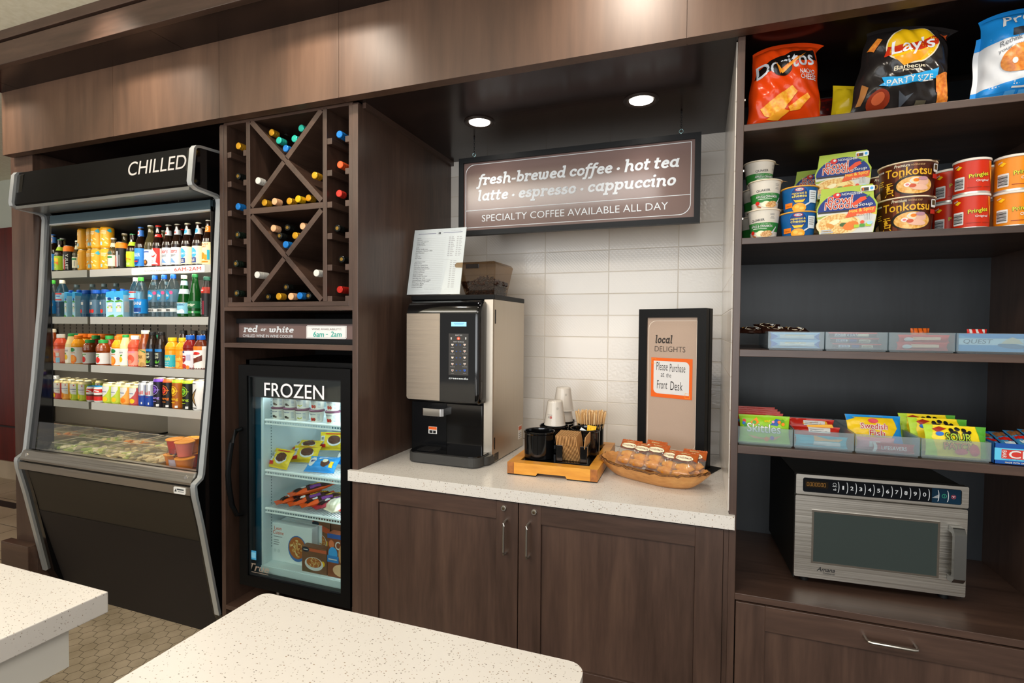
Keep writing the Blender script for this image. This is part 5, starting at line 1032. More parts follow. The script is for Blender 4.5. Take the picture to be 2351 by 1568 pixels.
for px, py in ((1089, 314), (1565, 250)):
    x = at(px, py, SY+.012).x; m = MB()
    ch = MB(); zz = z1+.022; k = 0
    while zz < 2.398:
        t = [(x+(.0035*math.cos(a) if k % 2 else 0), SY+.012+(0 if k % 2 else .0035*math.cos(a)), zz+.005+.006*math.sin(a)) for a in [i*PI/4 for i in range(9)]]
        ch.tube(t, .0010, mat('#2a2a2c', .4, .7), 5, False); zz += .0095; k += 1
    wpart('chain', ch, sg)
    wpart('screw_eye', MB().tube([(x+.008*math.cos(a), SY+.012, z1+.015+.008*math.sin(a)) for a in [i*PI/8 for i in range(17)]], .0018, mat('#8fb4b8', .25, .9), 8, False).tube([(x, SY+.012, z1-.002), (x, SY+.012, z1+.008)], .002, mat('#8fb4b8', .25, .9), 8), sg)
    wpart('ceiling_hook', MB().tube([(x, SY+.012, 2.406), (x, SY+.012, 2.396)], .002, mat('#2a2a2c', .4, .7), 8), sg)

# ---------------------------------------------------------------- coffee machine
ZC = .9175
cm = thing('coffee_machine', 'black and stainless push button coffee machine with bean hopper', 'coffee machine', (-.824, 2.062, ZC), math.radians(-1.5))
H_ = .725
b = MB().box(-.408, -.0015, .002, .368, .02, .703, BLK); ob('body', b, cm, .002)
ob('side_panel', MB().box(-.002, 0, .012, .368, .004, .703, STEELV), cm)
ob('front_column', MB().prism([(-.046, .0), (-.044, -.006), (-.004, -.006), (0, 0), (0, .012), (-.046, .012)], .03, .703, STEELV, 'z'), cm)
ob('hinge', MB().box(-.003, .0015, .008, .014, .60, .66, BLK).box(-.003, .0015, .008, .014, .06, .11, BLK), cm)
ob('top_slab', MB().box(-.410, .001, -.004, .370, .703, H_, BLK), cm, .003)
DP = [(.0, .255), (-.058, .255), (-.070, .262), (-.076, .278), (-.078, .30), (-.078, .640), (-.074, .662), (-.060, .684), (-.036, .697), (-.006, .701), (0, .701)]
dm = MB()
XS = [(-.386, .96, .004), (-.383, 1, .001), (-.378, 1, 0), (-.052, 1, 0), (-.044, .985, .003), (-.037, .92, .010), (-.034, .80, .020), (-.0335, .0, .025)]
n_ = len(DP)
vs = []
for x, k, dz in XS:
    for (y, zz) in DP: vs.append((x, y*k, .478+(zz-.478)*(1-dz/.223)))
dm.add(vs, [(i*n_+j, (i+1)*n_+j, (i+1)*n_+(j+1) % n_, i*n_+(j+1) % n_) for i in range(len(XS)-1) for j in range(n_)], BLKG, True)
dm.add(vs[:n_], [tuple(range(n_))], BLKG)
dr = ob('door', dm, cm)
fD = front(-.0782)
ob('steel_facing', MB().prism(RRp(-.384, .268, .165, .374, .012, 4, (0, 0, 0, 1)), -.0792, -.078, steel('brushed_steel_facing', '#a89a8a', (2, 300, 300), .42), 'y'), dr)
pm = MB().box(-.219, -.0525, -.0788, -.078, .268, .642, mat('#0a0c0e', .06, 0, .55)); fP = front(-.0788)
CX = -.224; s_ = .001
def C_(px, py):   # crop (1000,690) scale 5.807 -> door face coordinates
    p = at(1000+px/5.807, 690+py/5.807, 1.986); q = (Matrix.Translation(cm.location) @ Matrix.Rotation(math.radians(-1.5), 4, 'Z')).inverted() @ p
    return q.x, q.z
def CB(xa, ya, xb, yb): (a_, d_), (c_, b_) = C_(xa, ya), C_(xb, yb); return a_, b_, c_-a_, d_-b_
pm.deco(R(*CB(174, 438, 438, 1000)), mat('#3a3836', .3), fP, .0004)
pm.deco(T('crescendo', *CB(174, 1020, 436, 1058), .03), mat('#dfe3e6', .4), fP, .0004)
pm.deco(T('SELECT SIZE', *CB(262, 455, 355, 470), .01), mat('#c8c8c8', .4), fP, .0007).deco(T('SELECT BEVERAGE', *CB(236, 543, 380, 558), .01), mat('#c8c8c8', .4), fP, .0007)
e_ = CB(284, 484, 328, 528); pm.deco(E(e_[0]+e_[2]/2, e_[1]+e_[3]/2, e_[2]/2, e_[3]/2), mat('#e2573a', .4), fP, .0007).deco(E(e_[0]+e_[2]/2, e_[1]+e_[3]/2, e_[2]/4, e_[3]/4), mat('#f2b09a', .4), fP, .0009)
for cx_ in (208, 404):
    u, v, w_, h_ = CB(cx_-8, 490, cx_+8, 522); pm.deco(P((u, v+h_), (u+w_*.2, v), (u+w_*.8, v), (u+w_, v+h_)), W_, fP, .0007)
for r_ in range(5):
    for k, cx_ in enumerate((224, 388)):
        cy_ = 592+r_*85.5; u, v, w_, h_ = CB(cx_-17, cy_-14, cx_+17, cy_+14)
        cup = mat('#3a6fe0', .4) if (r_ == 4 and k == 1) else mat('#e6ddd4', .4)
        pm.deco(P((u, v+h_), (u+w_*.2, v+h_*.3), (u+w_*.4, v), (u+w_*.6, v), (u+w_*.8, v+h_*.3), (u+w_, v+h_)), cup, fP, .0007)
        pm.deco(E(u+w_/2, v+h_*.5, w_*.22, h_*.28), mat(('#c99a80', '#c9886a', '#d8b8a0', '#b5452f', '#8a2f24')[r_], .4) if k == 0 else mat(('#c98a70', '#c06a5a', '#d8b8a0', '#6a3a2c', '#1e3f9a')[r_], .4), fP, .0009)
        pm.deco(R(*CB(cx_-(34 if r_ % 2 else 22), cy_+32, cx_+(34 if r_ % 2 else 20), cy_+37)), mat('#a8a8a8', .5), fP, .0007)
    for cx_ in (278, 330):
        u, v, w_, h_ = CB(cx_-12, cy_-10, cx_+12, cy_+10); pm.deco(P((u, v+h_/2), (u+w_*.5, v), (u+w_, v+h_/2), (u+w_*.5, v+h_)), mat('#17458a', .4), fP, .0007)
ob('control_panel', pm, dr)
ob('display', MB().box(CB(208, 284, 412, 345)[0], sum(CB(208, 284, 412, 345)[::2]), -.0796, -.0785, CB(208, 284, 412, 345)[1], CB(208, 284, 412, 345)[1]+CB(208, 284, 412, 345)[3], mat('#86bfe6', .4, e=.75)).deco(R(*CB(245, 300, 380, 306)), mat('#5f98c8', .5), front(-.0796)).deco(R(*CB(255, 320, 370, 326)), mat('#5f98c8', .5), front(-.0796)), dr)
ob('front_block', MB().box(-.222, -.047, -.014, .004, .03, .25, BLKG), cm, .004)
ob('recess_panel', MB().box(-.395, -.222, -.0005, .004, .06, .255, mat('#0c0d0f', .2)), cm)
ob('spout', MB().prism([(-.318, -.055), (-.31, -.062), (-.225, -.062), (-.215, -.050), (-.215, 0), (-.318, 0)], .196, .228, CHROME, 'z').lathe([(.010, .186), (.010, .198)], BLK, 14, (-.29, -.03, 0)).lathe([(.010, .186), (.010, .198)], BLK, 14, (-.25, -.03, 0)), cm, .002)
ob('warning_label', MB().box(-.318, -.275, -.0018, -.0006, .105, .137, W_).deco(R(-.317, .124, .041, .012), mat('#e2601c', .5), front(-.0018)).deco(R(-.313, .108, .016, .012), BLKL, front(-.0018)).deco(R(-.294, .108, .014, .012), BLKL, front(-.0018)), cm)
base = RRp(-.360, -.118, .30, .16, .05, 6, (1, 0, 0, 1)); base = [(x, y) for x, y in base]
bt = MB().prism(RRp(-.362, -.118, .345, .18, .045, 7, (1, 0, 0, 1)), .006, .044, mat('#3a3937', .45), 'z').prism(RRp(-.358, -.114, .337, .17, .043, 7, (1, 0, 0, 1)), .044, .048, BLKG, 'z').prism(RRp(-.07, -.06, .07, .12, .028, 6, (1, 0, 0, 0)), .006, .040, mat('#3a3937', .45), 'z')
ob('drip_tray', bt, cm, .002)
gr = MB().lathe([(0, .049), (.048, .049), (.05, .0485)], mat('#1b1c1e', .25), 30, (-.285, -.05, 0))
for k in range(7): gr.box(-.285-.04, -.285+.04, -.05-.036+k*.012-.002, -.05-.036+k*.012+.002, .0488, .0502, BLKM)
ob('cup_grid', gr, cm)
for x in (-.37, -.03):
    ob('foot', MB().lathe([(.014, 0), (.014, .022)], BLKM, 14, (x, .05, 0)), cm); ob('foot', MB().lathe([(.014, 0), (.014, .022)], BLKM, 14, (x, .33, 0)), cm)
ob('rating_label', MB().box(0, .0008, .300, .345, .045, .110, mat('#d9d4cc', .5)).deco(R(.302, .088, .041, .018), mat('#c9603a', .5), planef((.0008, 0, 0), (0, 1, 0), (0, 0, 1))).deco(R(.305, .05, .035, .004), GRAYT, planef((.0008, 0, 0), (0, 1, 0), (0, 0, 1))).deco(R(.305, .06, .035, .004), GRAYT, planef((.0008, 0, 0), (0, 1, 0), (0, 0, 1))).deco(R(.305, .07, .035, .004), GRAYT, planef((.0008, 0, 0), (0, 1, 0), (0, 0, 1))), cm)
hb = [(-.178, .085), (-.040, .085), (-.040, .235), (-.178, .235)]; ht = [(-.222, .058), (-.022, .058), (-.022, .272), (-.222, .272)]
hm = MB(); Z0, Z1 = H_, H_+.150
vs = [(x, y, Z0) for x, y in hb]+[(x, y, Z1-.012) for x, y in ht]
hm.add(vs, [(i, (i+1) % 4, 4+(i+1) % 4, 4+i) for i in range(4)], SMOKE); ob('bean_hopper', hm, cm, .002)
lid = [(x*1.0, y, Z1-.012) for x, y in ht]+[(x+(.006 if x < -.1 else -.008), y+(.006 if y < .1 else -.006), Z1) for x, y in ht]
ob('hopper_lid', MB().add(lid, [(i, (i+1) % 4, 4+(i+1) % 4, 4+i) for i in range(4)]+[(4, 5, 6, 7)], SMOKE).box(-.165, -.10, .055, .058, Z1-.030, Z1-.010, thin('smoked_tab', '#6a5c4e', .3, '#3c3026')), cm, .002)
BEAN = mat('#2a150b', .3); bn = MB(); rnd = random.Random(3)
def bean(x, y, z_, m):
    a, c = rnd.uniform(0, 6.3), rnd.uniform(0, 6.3); i0 = len(bn.v)
    bn.lathe([(0, -.0055), (.0032, -.003), (.004, 0), (.0032, .003), (0, .0055)], m, 6)
    bn.xf(Matrix.Translation((x, y, z_)) @ Matrix.Rotation(a, 4, 'Z') @ Matrix.Rotation(PI/2, 4, 'X') @ Matrix.Rotation(c, 4, 'Y'), i0)
BEAN2 = mat('#3d2212', .35)
def heap(x, y): return .062+.040*math.exp(-((x+.115)**2+(y-.17)**2)/.0035)
core = MB()
core.grid(lambda i, j: (-.178+.138*i+(-.016+.026*i)*0, .087+.146*j, H_+heap(-.178+.138*i, .087+.146*j)*.8-.008), 10, 10, BEAN)
for k in range(900):
    t = rnd.random(); x = rnd.uniform(-.20, -.03); y = rnd.uniform(.075, .25); hz = heap(x, y)*rnd.uniform(.72, 1.0) if k > 430 else rnd.uniform(.004, heap(x, y))
    if k <= 430:      # against the walls
        s0 = rnd.random()
        kz = hz/.138; fx = .003
        if s0 < .5: y = .085+(.058-.085)*kz+.006; x = rnd.uniform(-.178-.044*kz+.006, -.04+.018*kz-.006)
        elif s0 < .8: x = -.040+.018*kz-.006; y = rnd.uniform(.085-.027*kz+.006, .235+.037*kz-.006)
        else: x = -.178-.044*kz+.006; y = rnd.uniform(.085-.027*kz+.006, .235+.037*kz-.006)
        hz = min(hz, heap(x, y)); 
    bean(x, y, H_+hz, BEAN if k % 3 else BEAN2)
bn.box(-.172, -.046, .095, .225, .0+H_+.002, H_+.055, BEAN)
cb_ = ob('coffee_beans', bn, None); cb_.location = cm.location; cb_.rotation_euler = cm.rotation_euler
tag(cb_, 'dark roasted coffee beans filling the smoked hopper', 'coffee beans', None, 'stuff')

# ---------------------------------------------------------------- price card in its clear holder
pc = thing('price_card_holder', 'clear slanted holder with white coffee price list on coffee machine', 'menu holder', (-1.135, 2.10, ZC+H_+.0005))
tilt = math.radians(-13)
O_ = V((-.140, 0, .004)); ux = V((1, 0, 0)); vx = V((0, math.sin(-tilt), math.cos(tilt))); nrm = ux.cross(vx)
fC = planef(O_, ux, vx); CW, CH = .268, .318
def sheet(m, x0, x1, y0, y1, d0, d1, mt): 
    p = [fC(x0, y0, d0), fC(x1, y0, d0), fC(x1, y1, d0), fC(x0, y1, d0)]; q = [fC(x0, y0, d1), fC(x1, y0, d1), fC(x1, y1, d1), fC(x0, y1, d1)]
    return m.add(p+q, [(0, 1, 2, 3), (7, 6, 5, 4), (0, 4, 5, 1), (1, 5, 6, 2), (2, 6, 7, 3), (3, 7, 4, 0)], mt)
ob('clear_holder', sheet(MB(), -.004, CW+.004, 0, CH+.003, .0012, .0025, CLEAR).box(-.144, .132, -.012, .05, 0, .002, CLEAR), pc)
cp = sheet(MB(), 0, CW, .002, CH, -.0005, .0005, mat('#e4e4e6', .6))
INK = mat('#6c686c', .6); INK2 = mat('#bab6ba', .6); VIO = mat('#6b648c', .6)
def G3_(x, y): return (x-262+.145*(y-20))/(1395-262)*CW*1.0, CH-(y-12)/(1430-12)*CH     # crop (930,530), scale 9.8, un-slanted
def line(s_, x, y, h=.0062, m=INK, w_=None):
    u, v = G3_(x, y); cp.deco(T(s_, u, v, w_, h if w_ is None else None), m, fC, .0008)
cp.deco(R(*G3_(345, 114), .093, .0022), VIO, fC, .0008).deco(R(*G3_(900, 110), .096, .0022), VIO, fC, .0008)
u, v = G3_(790, 128)
for i in (0, 1):
    for j in (0, 1): cp.deco(R(u+i*.0062, v+j*.0055, .005, .0044), mat('#2c2a30', .6), fC, .0008)
cp.deco(OUT(RRp(u-.006, v-.005, .0235, .021, .005), .0006), INK2, fC, .0008)
line('a la carte pricing', 1060, 86, .007, INK2)
rows = ['Espresso', 'Cappuccino', 'French Vanilla Cappuccino', 'White Coffee', 'Chocolate Espresso', 'Latte', 'French Vanilla Latte', 'Americano / Brewed Coffee', 'Hot Chocolate', 'Tea', 'Chai Tea', 'Hot Water']
rows2 = ['Apple Cinnamon Scone', 'Blueberry Scone', 'Brown Sugar Cinnamon Scone', 'Chocolate Chunk Scone', 'White Chocolate Raspberry Scone', 'Cranberry Orange Scone', 'Chocolate Chip Brownie', 'Butter Croissant', 'Double Chocolate Chip Cookie', 'Peanut Butter Sugar Cookie', 'Carnival/Peanut Butter Cookie', 'Blueberry with Organic Yogurt Muffin', 'Carrot/Raisin Muffin', 'Cranberry/Citrus Muffin', 'Cinnamon Apple Muffin']
def row(s_, y):
    u, v = G3_(330-.145*(y-210), y+6); vs_, fs_, asp = glyphs(s_, .006, 0); w_ = .0068*asp*.8
    u = .020
    cp.deco(T(s_, u, v, w_, .0068, .006), INK, fC, .0008); cp.deco(R(u+w_+.003, v+.0005, max(.004, .150-w_-.003-u+.02), .0006), INK2, fC, .0008)
    return v
for k, s_ in enumerate(rows):
    v = row(s_, 215+k*39.7)
    if k < 11:
        cp.deco(R(.186, v+.001, .008, .004), INK2, fC, .0008).deco(R(.198, v+.001, .011+.004*(k % 3), .0035), INK2, fC, .0008).deco(R(.226, v+.001, .008, .004), INK2, fC, .0008).deco(R(.238, v+.001, .011+.004*(k % 2), .0035), INK2, fC, .0008)
for k, s_ in enumerate(rows2):
    v = row(s_, 730+k*39.3); cp.deco(R(.205, v+.001, .009, .004), INK2, fC, .0008).deco(R(.220, v+.001, .015, .0035), INK2, fC, .0008)
cp.deco(R(.02, G3_(0, 690)[1], .225, .0006), INK2, fC, .0008).deco(R(.02, G3_(0, 1322)[1], .06, .0006), INK2, fC, .0008).deco(R(.19, G3_(0, 1322)[1], .055, .0006), INK2, fC, .0008)
cp.deco(T('Product ingredients may vary.', .088, G3_(0, 1326)[1], .092, .006), INK2, fC, .0008).deco(T('For allergy information, visit', .062, G3_(0, 1385)[1], .07, .005), INK2, fC, .0008)
ob('price_card', cp, pc)

# ---------------------------------------------------------------- serving tray with canisters
ty = thing('serving_tray', 'honey coloured wooden tray holding black canisters and sleeve holder', 'tray', (-.539, 2.19, ZC), math.radians(1.2))
TW, TD = .180, .25; t = MB()
ht_ = .0495
t.prism([(-TW, .004), (-TW, ht_), (TW, ht_), (TW, .004), (.062, .004), (.056, .014), (-.056, .014), (-.062, .004)], -TD, -TD+.045, TRAYW, 'y')
t.prism([(-TW, .004), (-TW, ht_), (TW, ht_), (TW, .004)], TD-.045, TD, TRAYW, 'y').box(-TW, -TW+.04, -TD+.045, TD-.045, .004, ht_, TRAYW).box(TW-.04, TW, -TD+.045, TD-.045, .004, ht_, TRAYW)
END = noisy('end_grain_wood', '#8a4f16', '#a8641f', 60., .4)
for sx in (-1, 1): t.box(min(sx*TW, sx*(TW-.028)), max(sx*TW, sx*(TW-.028)), -TD-.0008, -TD+.001, .004, ht_+.0005, END)
ob('frame', t, ty, .002)
ob('insert', MB().box(-TW+.04, TW-.04, -TD+.045, TD-.045, .02, .0445, BLKG), ty)
ob('rubber_base', MB().box(-TW+.001, -.062, -TD+.001, TD-.001, 0, .004, BLKM).box(.062, TW-.001, -TD+.001, TD-.001, 0, .004, BLKM), ty)
ZT = ZC+.0448
GLZ = mat('#0b0b0c', .07, 0, .65)
def canister(lab, x, y, r_=.063, h_=.113):
    r = thing('canister', lab, 'canister', (x, y, ZT), 0, 'glossy black canisters on the tray')
    ob('pot', MB().lathe([(0, .0015), (r_*.9, .001), (r_*.97, .004), (r_*.98, .02), (r_*.98, h_-.012), (r_*1.02, h_-.008), (r_*1.02, h_-.002), (r_, h_), (r_*.95, h_-.002), (r_*.93, h_-.012), (r_*.93, .008), (0, .008)], GLZ, 40), r); return r
canister('empty glossy black canister at the front left of the tray', -.622, 2.072)
canister('black canister with one inverted paper cup, behind the empty one', -.597, 2.213)
canister('black canister with creamer packets behind the sleeve holder', -.455, 2.196)
canister('black canister full of wooden stirrers at the back of the tray', -.459, 2.333, .060, .113)
canister('black canister with stacked paper cups at the back left', -.600, 2.349)
PCUP = mat('#d6d3d0', .55)
def papercup(lab, x, y, zb, h_=.105, show=True, top=True):
    r = thing('paper_cup', lab, 'paper cup', (x, y, zb), .1, 'inverted white paper cups')
    m = MB().lathe([(.043, 0), (.0465, .001), (.0465, .005), (.044, .007), (.031, h_-.003), (.030, h_), (.0285, h_), (.028, h_-.006), (0, h_-.006)], PCUP, 34)
    R_ = lambda v: .044+(.031-.044)*(v-.007)/(h_-.01)
    f = cylf(R_)
    for i, (sh, pm) in enumerate(((R(-.030, .047, .006, .003), GRAYT), (R(-.022, .047, .009, .003), GRAYT), (R(-.011, .047, .005, .003), GRAYT), (T('H', -.026, .034, .008, .009, .03), mat('#4a4a4c', .5)), (RR(-.016, .033, .010, .011, .002), mat('#b5453c', .5)), (E(.016, h_-.028, .005, .006), mat('#b9b6b2', .5)))): m.deco(sh, pm, f, .0006+.0002*i, .006)
    ob('cup', m, r)
    ob('clear_sleeve', MB().lathe([(.0485, .002), (.047, .012), (.034, h_-.004), (.031, h_+.004), (.02, h_+.006), (0, h_+.004)], WRAP, 22), r)
    return r
papercup('white paper cup upside down in the front canister', -.592, 2.205, ZT+.108+.006)
papercup('white paper cup nested under the top cup in the rear canister', -.588, 2.338, ZT+.098)
papercup('white paper cup on top of the nested stack in the rear canister', -.588, 2.338, ZT+.098+.060)
def seatpost(): pass
# stirrers
ST = [mat(c_, .6) for c_ in ('#d9b07a', '#e2bd8a', '#cfa26a', '#e8c898')]
rnd = random.Random(11); st0 = None; k = 0
spots = []
for ring_, cnt in ((.052, 38), (.043, 30), (.031, 20), (.018, 11), (.006, 4)):
    for i in range(cnt): spots.append((ring_, 2*PI*i/cnt+rnd.uniform(-.06, .06)))
for i, (rr, a) in enumerate(spots):
    lab = 'thin wooden stirrer standing in the rear black canister'
    if st0 is None or i < 4:
        o = thing('wooden_stirrer', lab, 'stirrer', (0, 0, 0), 0, 'wooden stirrers in the rear canister')
        ob('stick', MB().prism(RRp(-.0028, 0, .0056, .138, .0026, 3), -.0007, .0007, ST[i % 4], 'y'), o)
        protos = globals().setdefault('STP', []); protos.append(o); st0 = o
    else: o = dup(STP[i % 4], lab)
    lean = rr/.050*.16
    o.location = (-.459+.82*rr*math.cos(a), 2.333+.82*rr*math.sin(a), ZT+.009)
    o.rotation_euler = Matrix.Rotation(a, 3, 'Z').to_euler(); 
    Rm = Matrix.Rotation(a, 3, 'Z') @ Matrix.Rotation(lean, 3, 'Y') @ Matrix.Rotation(rnd.uniform(0, PI), 3, 'Z')
    o.rotation_euler = Rm.to_euler(); o.scale = (1, 1, rnd.uniform(1.08, 1.16)); k += 1
pouch('creamer_packet', 'yellow creamer packet sticking out of black canister', 'packet', (-.437, 2.215, ZT+.058), .040, .062, .008, (-.25, .15, .3), mat('#edb81e', .3), [(R(-.014, .012, .028, .01), BLUE)])
pouch('sugar_packet', 'white sugar packet leaning on the rim of black canister', 'packet', (-.488, 2.178, ZT+.055), .035, .062, .006, (-.5, .35, -.4), mat('#d8dde2', .35), [(R(-.01, .02, .02, .02), LBL)])
# cup sleeves in their holder
hd = thing('sleeve_holder', 'black open box holder for cardboard cup sleeves on the tray', 'holder', (-.474, 2.075, ZT), math.radians(3))
h = MB().box(-.062, .062, -.065, .052, .0, .004, BLKG).box(-.062, -.059, -.065, .052, .004, .072, BLKG).box(.059, .062, -.065, .052, .004, .072, BLKG).box(-.059, .059, .049, .052, .004, .072, BLKG)
h.box(-.059, -.036, -.065, -.062, .004, .072, BLKG).box(.034, .059, -.065, -.062, .004, .072, BLKG); ob('box', h, hd, .001)
KR = noisy('kraft_card', '#b5854e', '#c79a62', 30., .75)
sl0 = None
for i in range(15):
    lab = 'kraft cup sleeve standing in the black holder, %s from the left' % (ORD+['thirteenth', 'fourteenth', 'fifteenth'])[i] if i < 14 else 'kraft cup sleeve standing apart at the right of the holder'
    if sl0 is None:
        sl0 = thing('cup_sleeve', lab, 'cup sleeve', (0, 0, 0), 0, 'kraft cup sleeves in the black holder')
        m = MB().prism([(-.066, .070), (-.060, .104), (.036, .110), (.044, .076), (.030, .0), (-.034, .0)], -.0014, .0014, KR, 'x'); ob('sleeve', m, sl0); o = sl0
    else: o = dup(sl0, lab)
    x = -.046+i*.0062 if i < 14 else .052
    o.location = hd.location+V((x-.0, -.002, .0055)); o.rotation_euler = (0, math.radians(-9 if i < 14 else 3), 0)

# ---------------------------------------------------------------- standing local delights sign
st = thing('standing_sign', 'tall black framed local delights sign standing on the counter', 'sign', (-.256, 2.371, ZC), math.atan2(-.11, .28))
Wd = .301; zf = lambda z_: z_-ZC
for y0, y1 in ((0, .031), (.038, .069)):
    ob('frame', framebox(0, Wd, .004, zf(1.5875), y0, y1, .0375, FRAMEB), st, .002)
ob('spine', MB().box(.01, Wd-.01, .030, .039, .004, zf(1.58), BLKM), st)
ob('base_plate', MB().box(.01, Wd+.035, -.012, .10, 0, .004, BLKM), st)
KP = noisy('kraft_print', '#ab9483', '#b19a89', 500., .5)
pn = MB().box(.034, Wd-.034, .010, .02, .04, zf(1.552), KP); fS = front(.010); L2 = mat('#3a332f', .5)
pn.deco(OUT(RRp(.043, zf(.985), .217, zf(1.537)-zf(.985), .035, 7, (1, 0, 1, 0)), .0018), mat('#e0d4c8', .5), fS, .0005)
pn.slab(SLAB('local', .074, .154, zf(1.439), .0235), L2, fS).deco(T('DELIGHTS', .073, zf(1.403), .138, .0235, -.004), mat('#4a403a', .5), fS, .0006)
ob('printed_panel', pn, st)
nt_ = thing('paper_note', 'orange bordered handwritten purchase note taped on standing sign', 'note', st.location+Matrix.Rotation(st.rotation_euler.z, 3, 'Z') @ V((0, .0085, 0)), st.rotation_euler.z)
n1 = MB().box(.058, .243, -.0002, .0004, zf(1.2045), zf(1.376), mat('#e2621a', .5)); fN = front(-.0002); IK = mat('#1d1a1a', .6)
n1.deco(RR(.070, zf(1.221), .160, .141, .020, 6, (0, 1, 0, 1)), mat('#d6d4d3', .5), fN, .0004)
for s_, u, v, w_, h_ in (('Please', .083, 1.3215, .052, .036), ('Purchase', .144, 1.3180, .069, .034), ('at', .104, 1.294, .016, .018), ('the', .129, 1.293, .022, .019), ('Front', .087, 1.242, .047, .036), ('Desk', .148, 1.240, .054, .037)):
    n1.deco(T(s_, u, zf(v), w_, h_, -.005, .05), IK, fN, .0008)
for x, z_ in ((.061, 1.351), (.213, 1.209)): n1.deco(OUT(RRp(x, zf(z_), .020, .022, .001, 1, (0, 0, 0, 0)), .0013), mat('#f3a63a', .5), fN, .0009)
ob('sheet', n1, nt_)

# ---------------------------------------------------------------- wooden bowl of wrapped cookies
bw_ = thing('wooden_bowl', 'long live edged wooden bowl filled with wrapped cookies', 'bowl', (-.168, 2.067, ZC), math.atan2(-.179, .39))
BARK = noisy('bark_rim', '#4a2c14', '#8a5a2c', 120., .8, .6)
def bowlpt(a, t_, off=0.):     # t_ 0 = flat foot, 1 = rim
    rx, ry = (.150+(.222-.150)*t_**.7-off), (.055+(.105-.055)*t_**.7-off); c_, s_ = math.cos(a), math.sin(a)
    sg_ = lambda v, p: math.copysign(abs(v)**p, v)
    wob = 1+.02*math.sin(a*5+1)+.012*math.sin(a*11)*t_
    return (rx*sg_(c_, .85)*wob, ry*sg_(s_, .85)*wob, t_*(.052+.012*abs(c_)**2+.002*math.sin(a*23)+.0015*math.sin(a*37)))
m = MB(); na = 72
m.grid(lambda i, j: bowlpt(2*PI*i, j), na, 8, BOWLW); m.add([bowlpt(2*PI*i/na, 0) for i in range(na)], [tuple(range(na))], BOWLW)
m.grid(lambda i, j: (lambda p: (p[0], p[1], p[2]+.001+.0*j))(bowlpt(-2*PI*i, 1, .009*j)), na, 1, BARK)
m.grid(lambda i, j: (lambda p: (p[0], p[1], p[2]+.007))(bowlpt(-2*PI*i, 1-j*.93, .009)), na, 8, BOWLW)
ob('bowl_body', m, bw_)
rm = MB(); rm.grid(lambda i, j: (lambda p, q: (p[0]+.0025*math.cos(j*2*PI)*math.cos(2*PI*i), p[1]+.0025*math.cos(j*2*PI)*math.sin(2*PI*i), p[2]+.0015+(.0035+.0012*math.sin(i*190))*math.sin(j*2*PI)))(bowlpt(2*PI*i, 1, .004), 0), na*2, 6, BARK)
ob('bark_rim', rm, bw_)
MAD = noisy('golden_sponge', '#c97f22', '#e2a63e', 60., .45); HDR = mat('#a8501c', .3); OVL = mat('#e6d8b8', .4)
def cookie(lab, s_, v_, zb, tilt, yaw, k_=1.):
    r = thing('wrapped_cookies', lab, 'cookie pack', bw_.location+Matrix.Rotation(bw_.rotation_euler.z, 3, 'Z') @ V((s_, v_, zb)), 0, 'wrapped cookies in the wooden bowl')
    r.rotation_euler = (Matrix.Rotation(bw_.rotation_euler.z+yaw, 3, 'Z') @ Matrix.Rotation(tilt, 3, 'X')).to_euler()
    for j, (zz, xx) in enumerate(((.024, -.003), (.052, .004))):
        c = MB(); n_ = 14
        def shell(i, q):
            a = 2*PI*i; rr = math.sin(PI*q); ridge = 1+.06*math.cos(a*7)
            return (.036*rr*math.cos(a)*ridge+xx, -.013*math.cos(PI*q)*(1 if math.cos(PI*q) > 0 else .6), zz+.017*rr*math.sin(a)*ridge)
        c.grid(shell, 28, 8, MAD); ob('cookie', c, r)
    hp_ = MB(); prof = lambda u, v: .016*max(0, 1-(2*u/.088)**4)**.6*max(0, 1-abs(2*min(max((v-.006)/.105, 0), 1)-1)**4)**.6+.0012*math.sin(u*260+v*90)
    fw = lambda u, v, h: (u, -prof(u, v)-h-.0006, v)
    wr_ = MB().grid(lambda i, j: fw((i-.5)*.088, j*.078, 0), 14, 12, WRAP).grid(lambda i, j: (lambda p: (p[0], -p[1]*.7, p[2]))(fw((.5-i)*.088, j*.078, 0)), 14, 12, WRAP); ob('wrapper', wr_, r)
    hh = MB().grid(lambda i, j: fw((i-.5)*.088, .078+j*.038, 0), 18, 10, HDR).grid(lambda i, j: (lambda p: (p[0], -p[1]*.7, p[2]))(fw((.5-i)*.088, .078+j*.038, 0)), 18, 10, HDR)
    for i, (sh, pm) in enumerate(((E(0, .083, .034, .0135), mat('#5a2c14', .4)), (E(0, .083, .0328, .0122), OVL), (T('DONSUEMOR', -.028, .079, .056, .008, .01), mat('#5a2f18', .4)), (T('Madeleines', -.018, .101, .036, .007, .01, .3), mat('#e0c48a', .4)))): hh.deco(sh, pm, fw, .0012+.0003*i, .006, .006)
    hh.add([fw(-.044+.088*i/22, .116+(.0025 if i % 2 else 0), 0) for i in range(23)]+[fw(-.044+.088*i/22, .113, 0) for i in range(23)], [(i, i+1, 24+i, 23+i) for i in range(22)], HDR)
    ob('header', hh, r); return r
for lab, s_, v_, zb, tl_, yw in (('wrapped cookies at the far left end of the bowl', -.128, .012, .030, -.72, .12), ('wrapped cookies second from the left in the bowl', -.070, -.002, .032, -.78, -.05), ('wrapped cookies with raised header in the middle of the bowl', -.004, .006, .034, -.70, .05), ('wrapped cookies right of the middle in the bowl', .060, -.014, .030, -.80, -.06), ('wrapped cookies at the front right of the bowl', .130, -.022, .030, -.72, .14), ('wrapped cookies half hidden behind the front right pack', .150, .016, .034, -.70, .2), ('wrapped cookies half hidden behind the middle packs', -.03, .036, .034, -.62, .02)):
    cookie(lab, s_, v_, zb, tl_, yw)
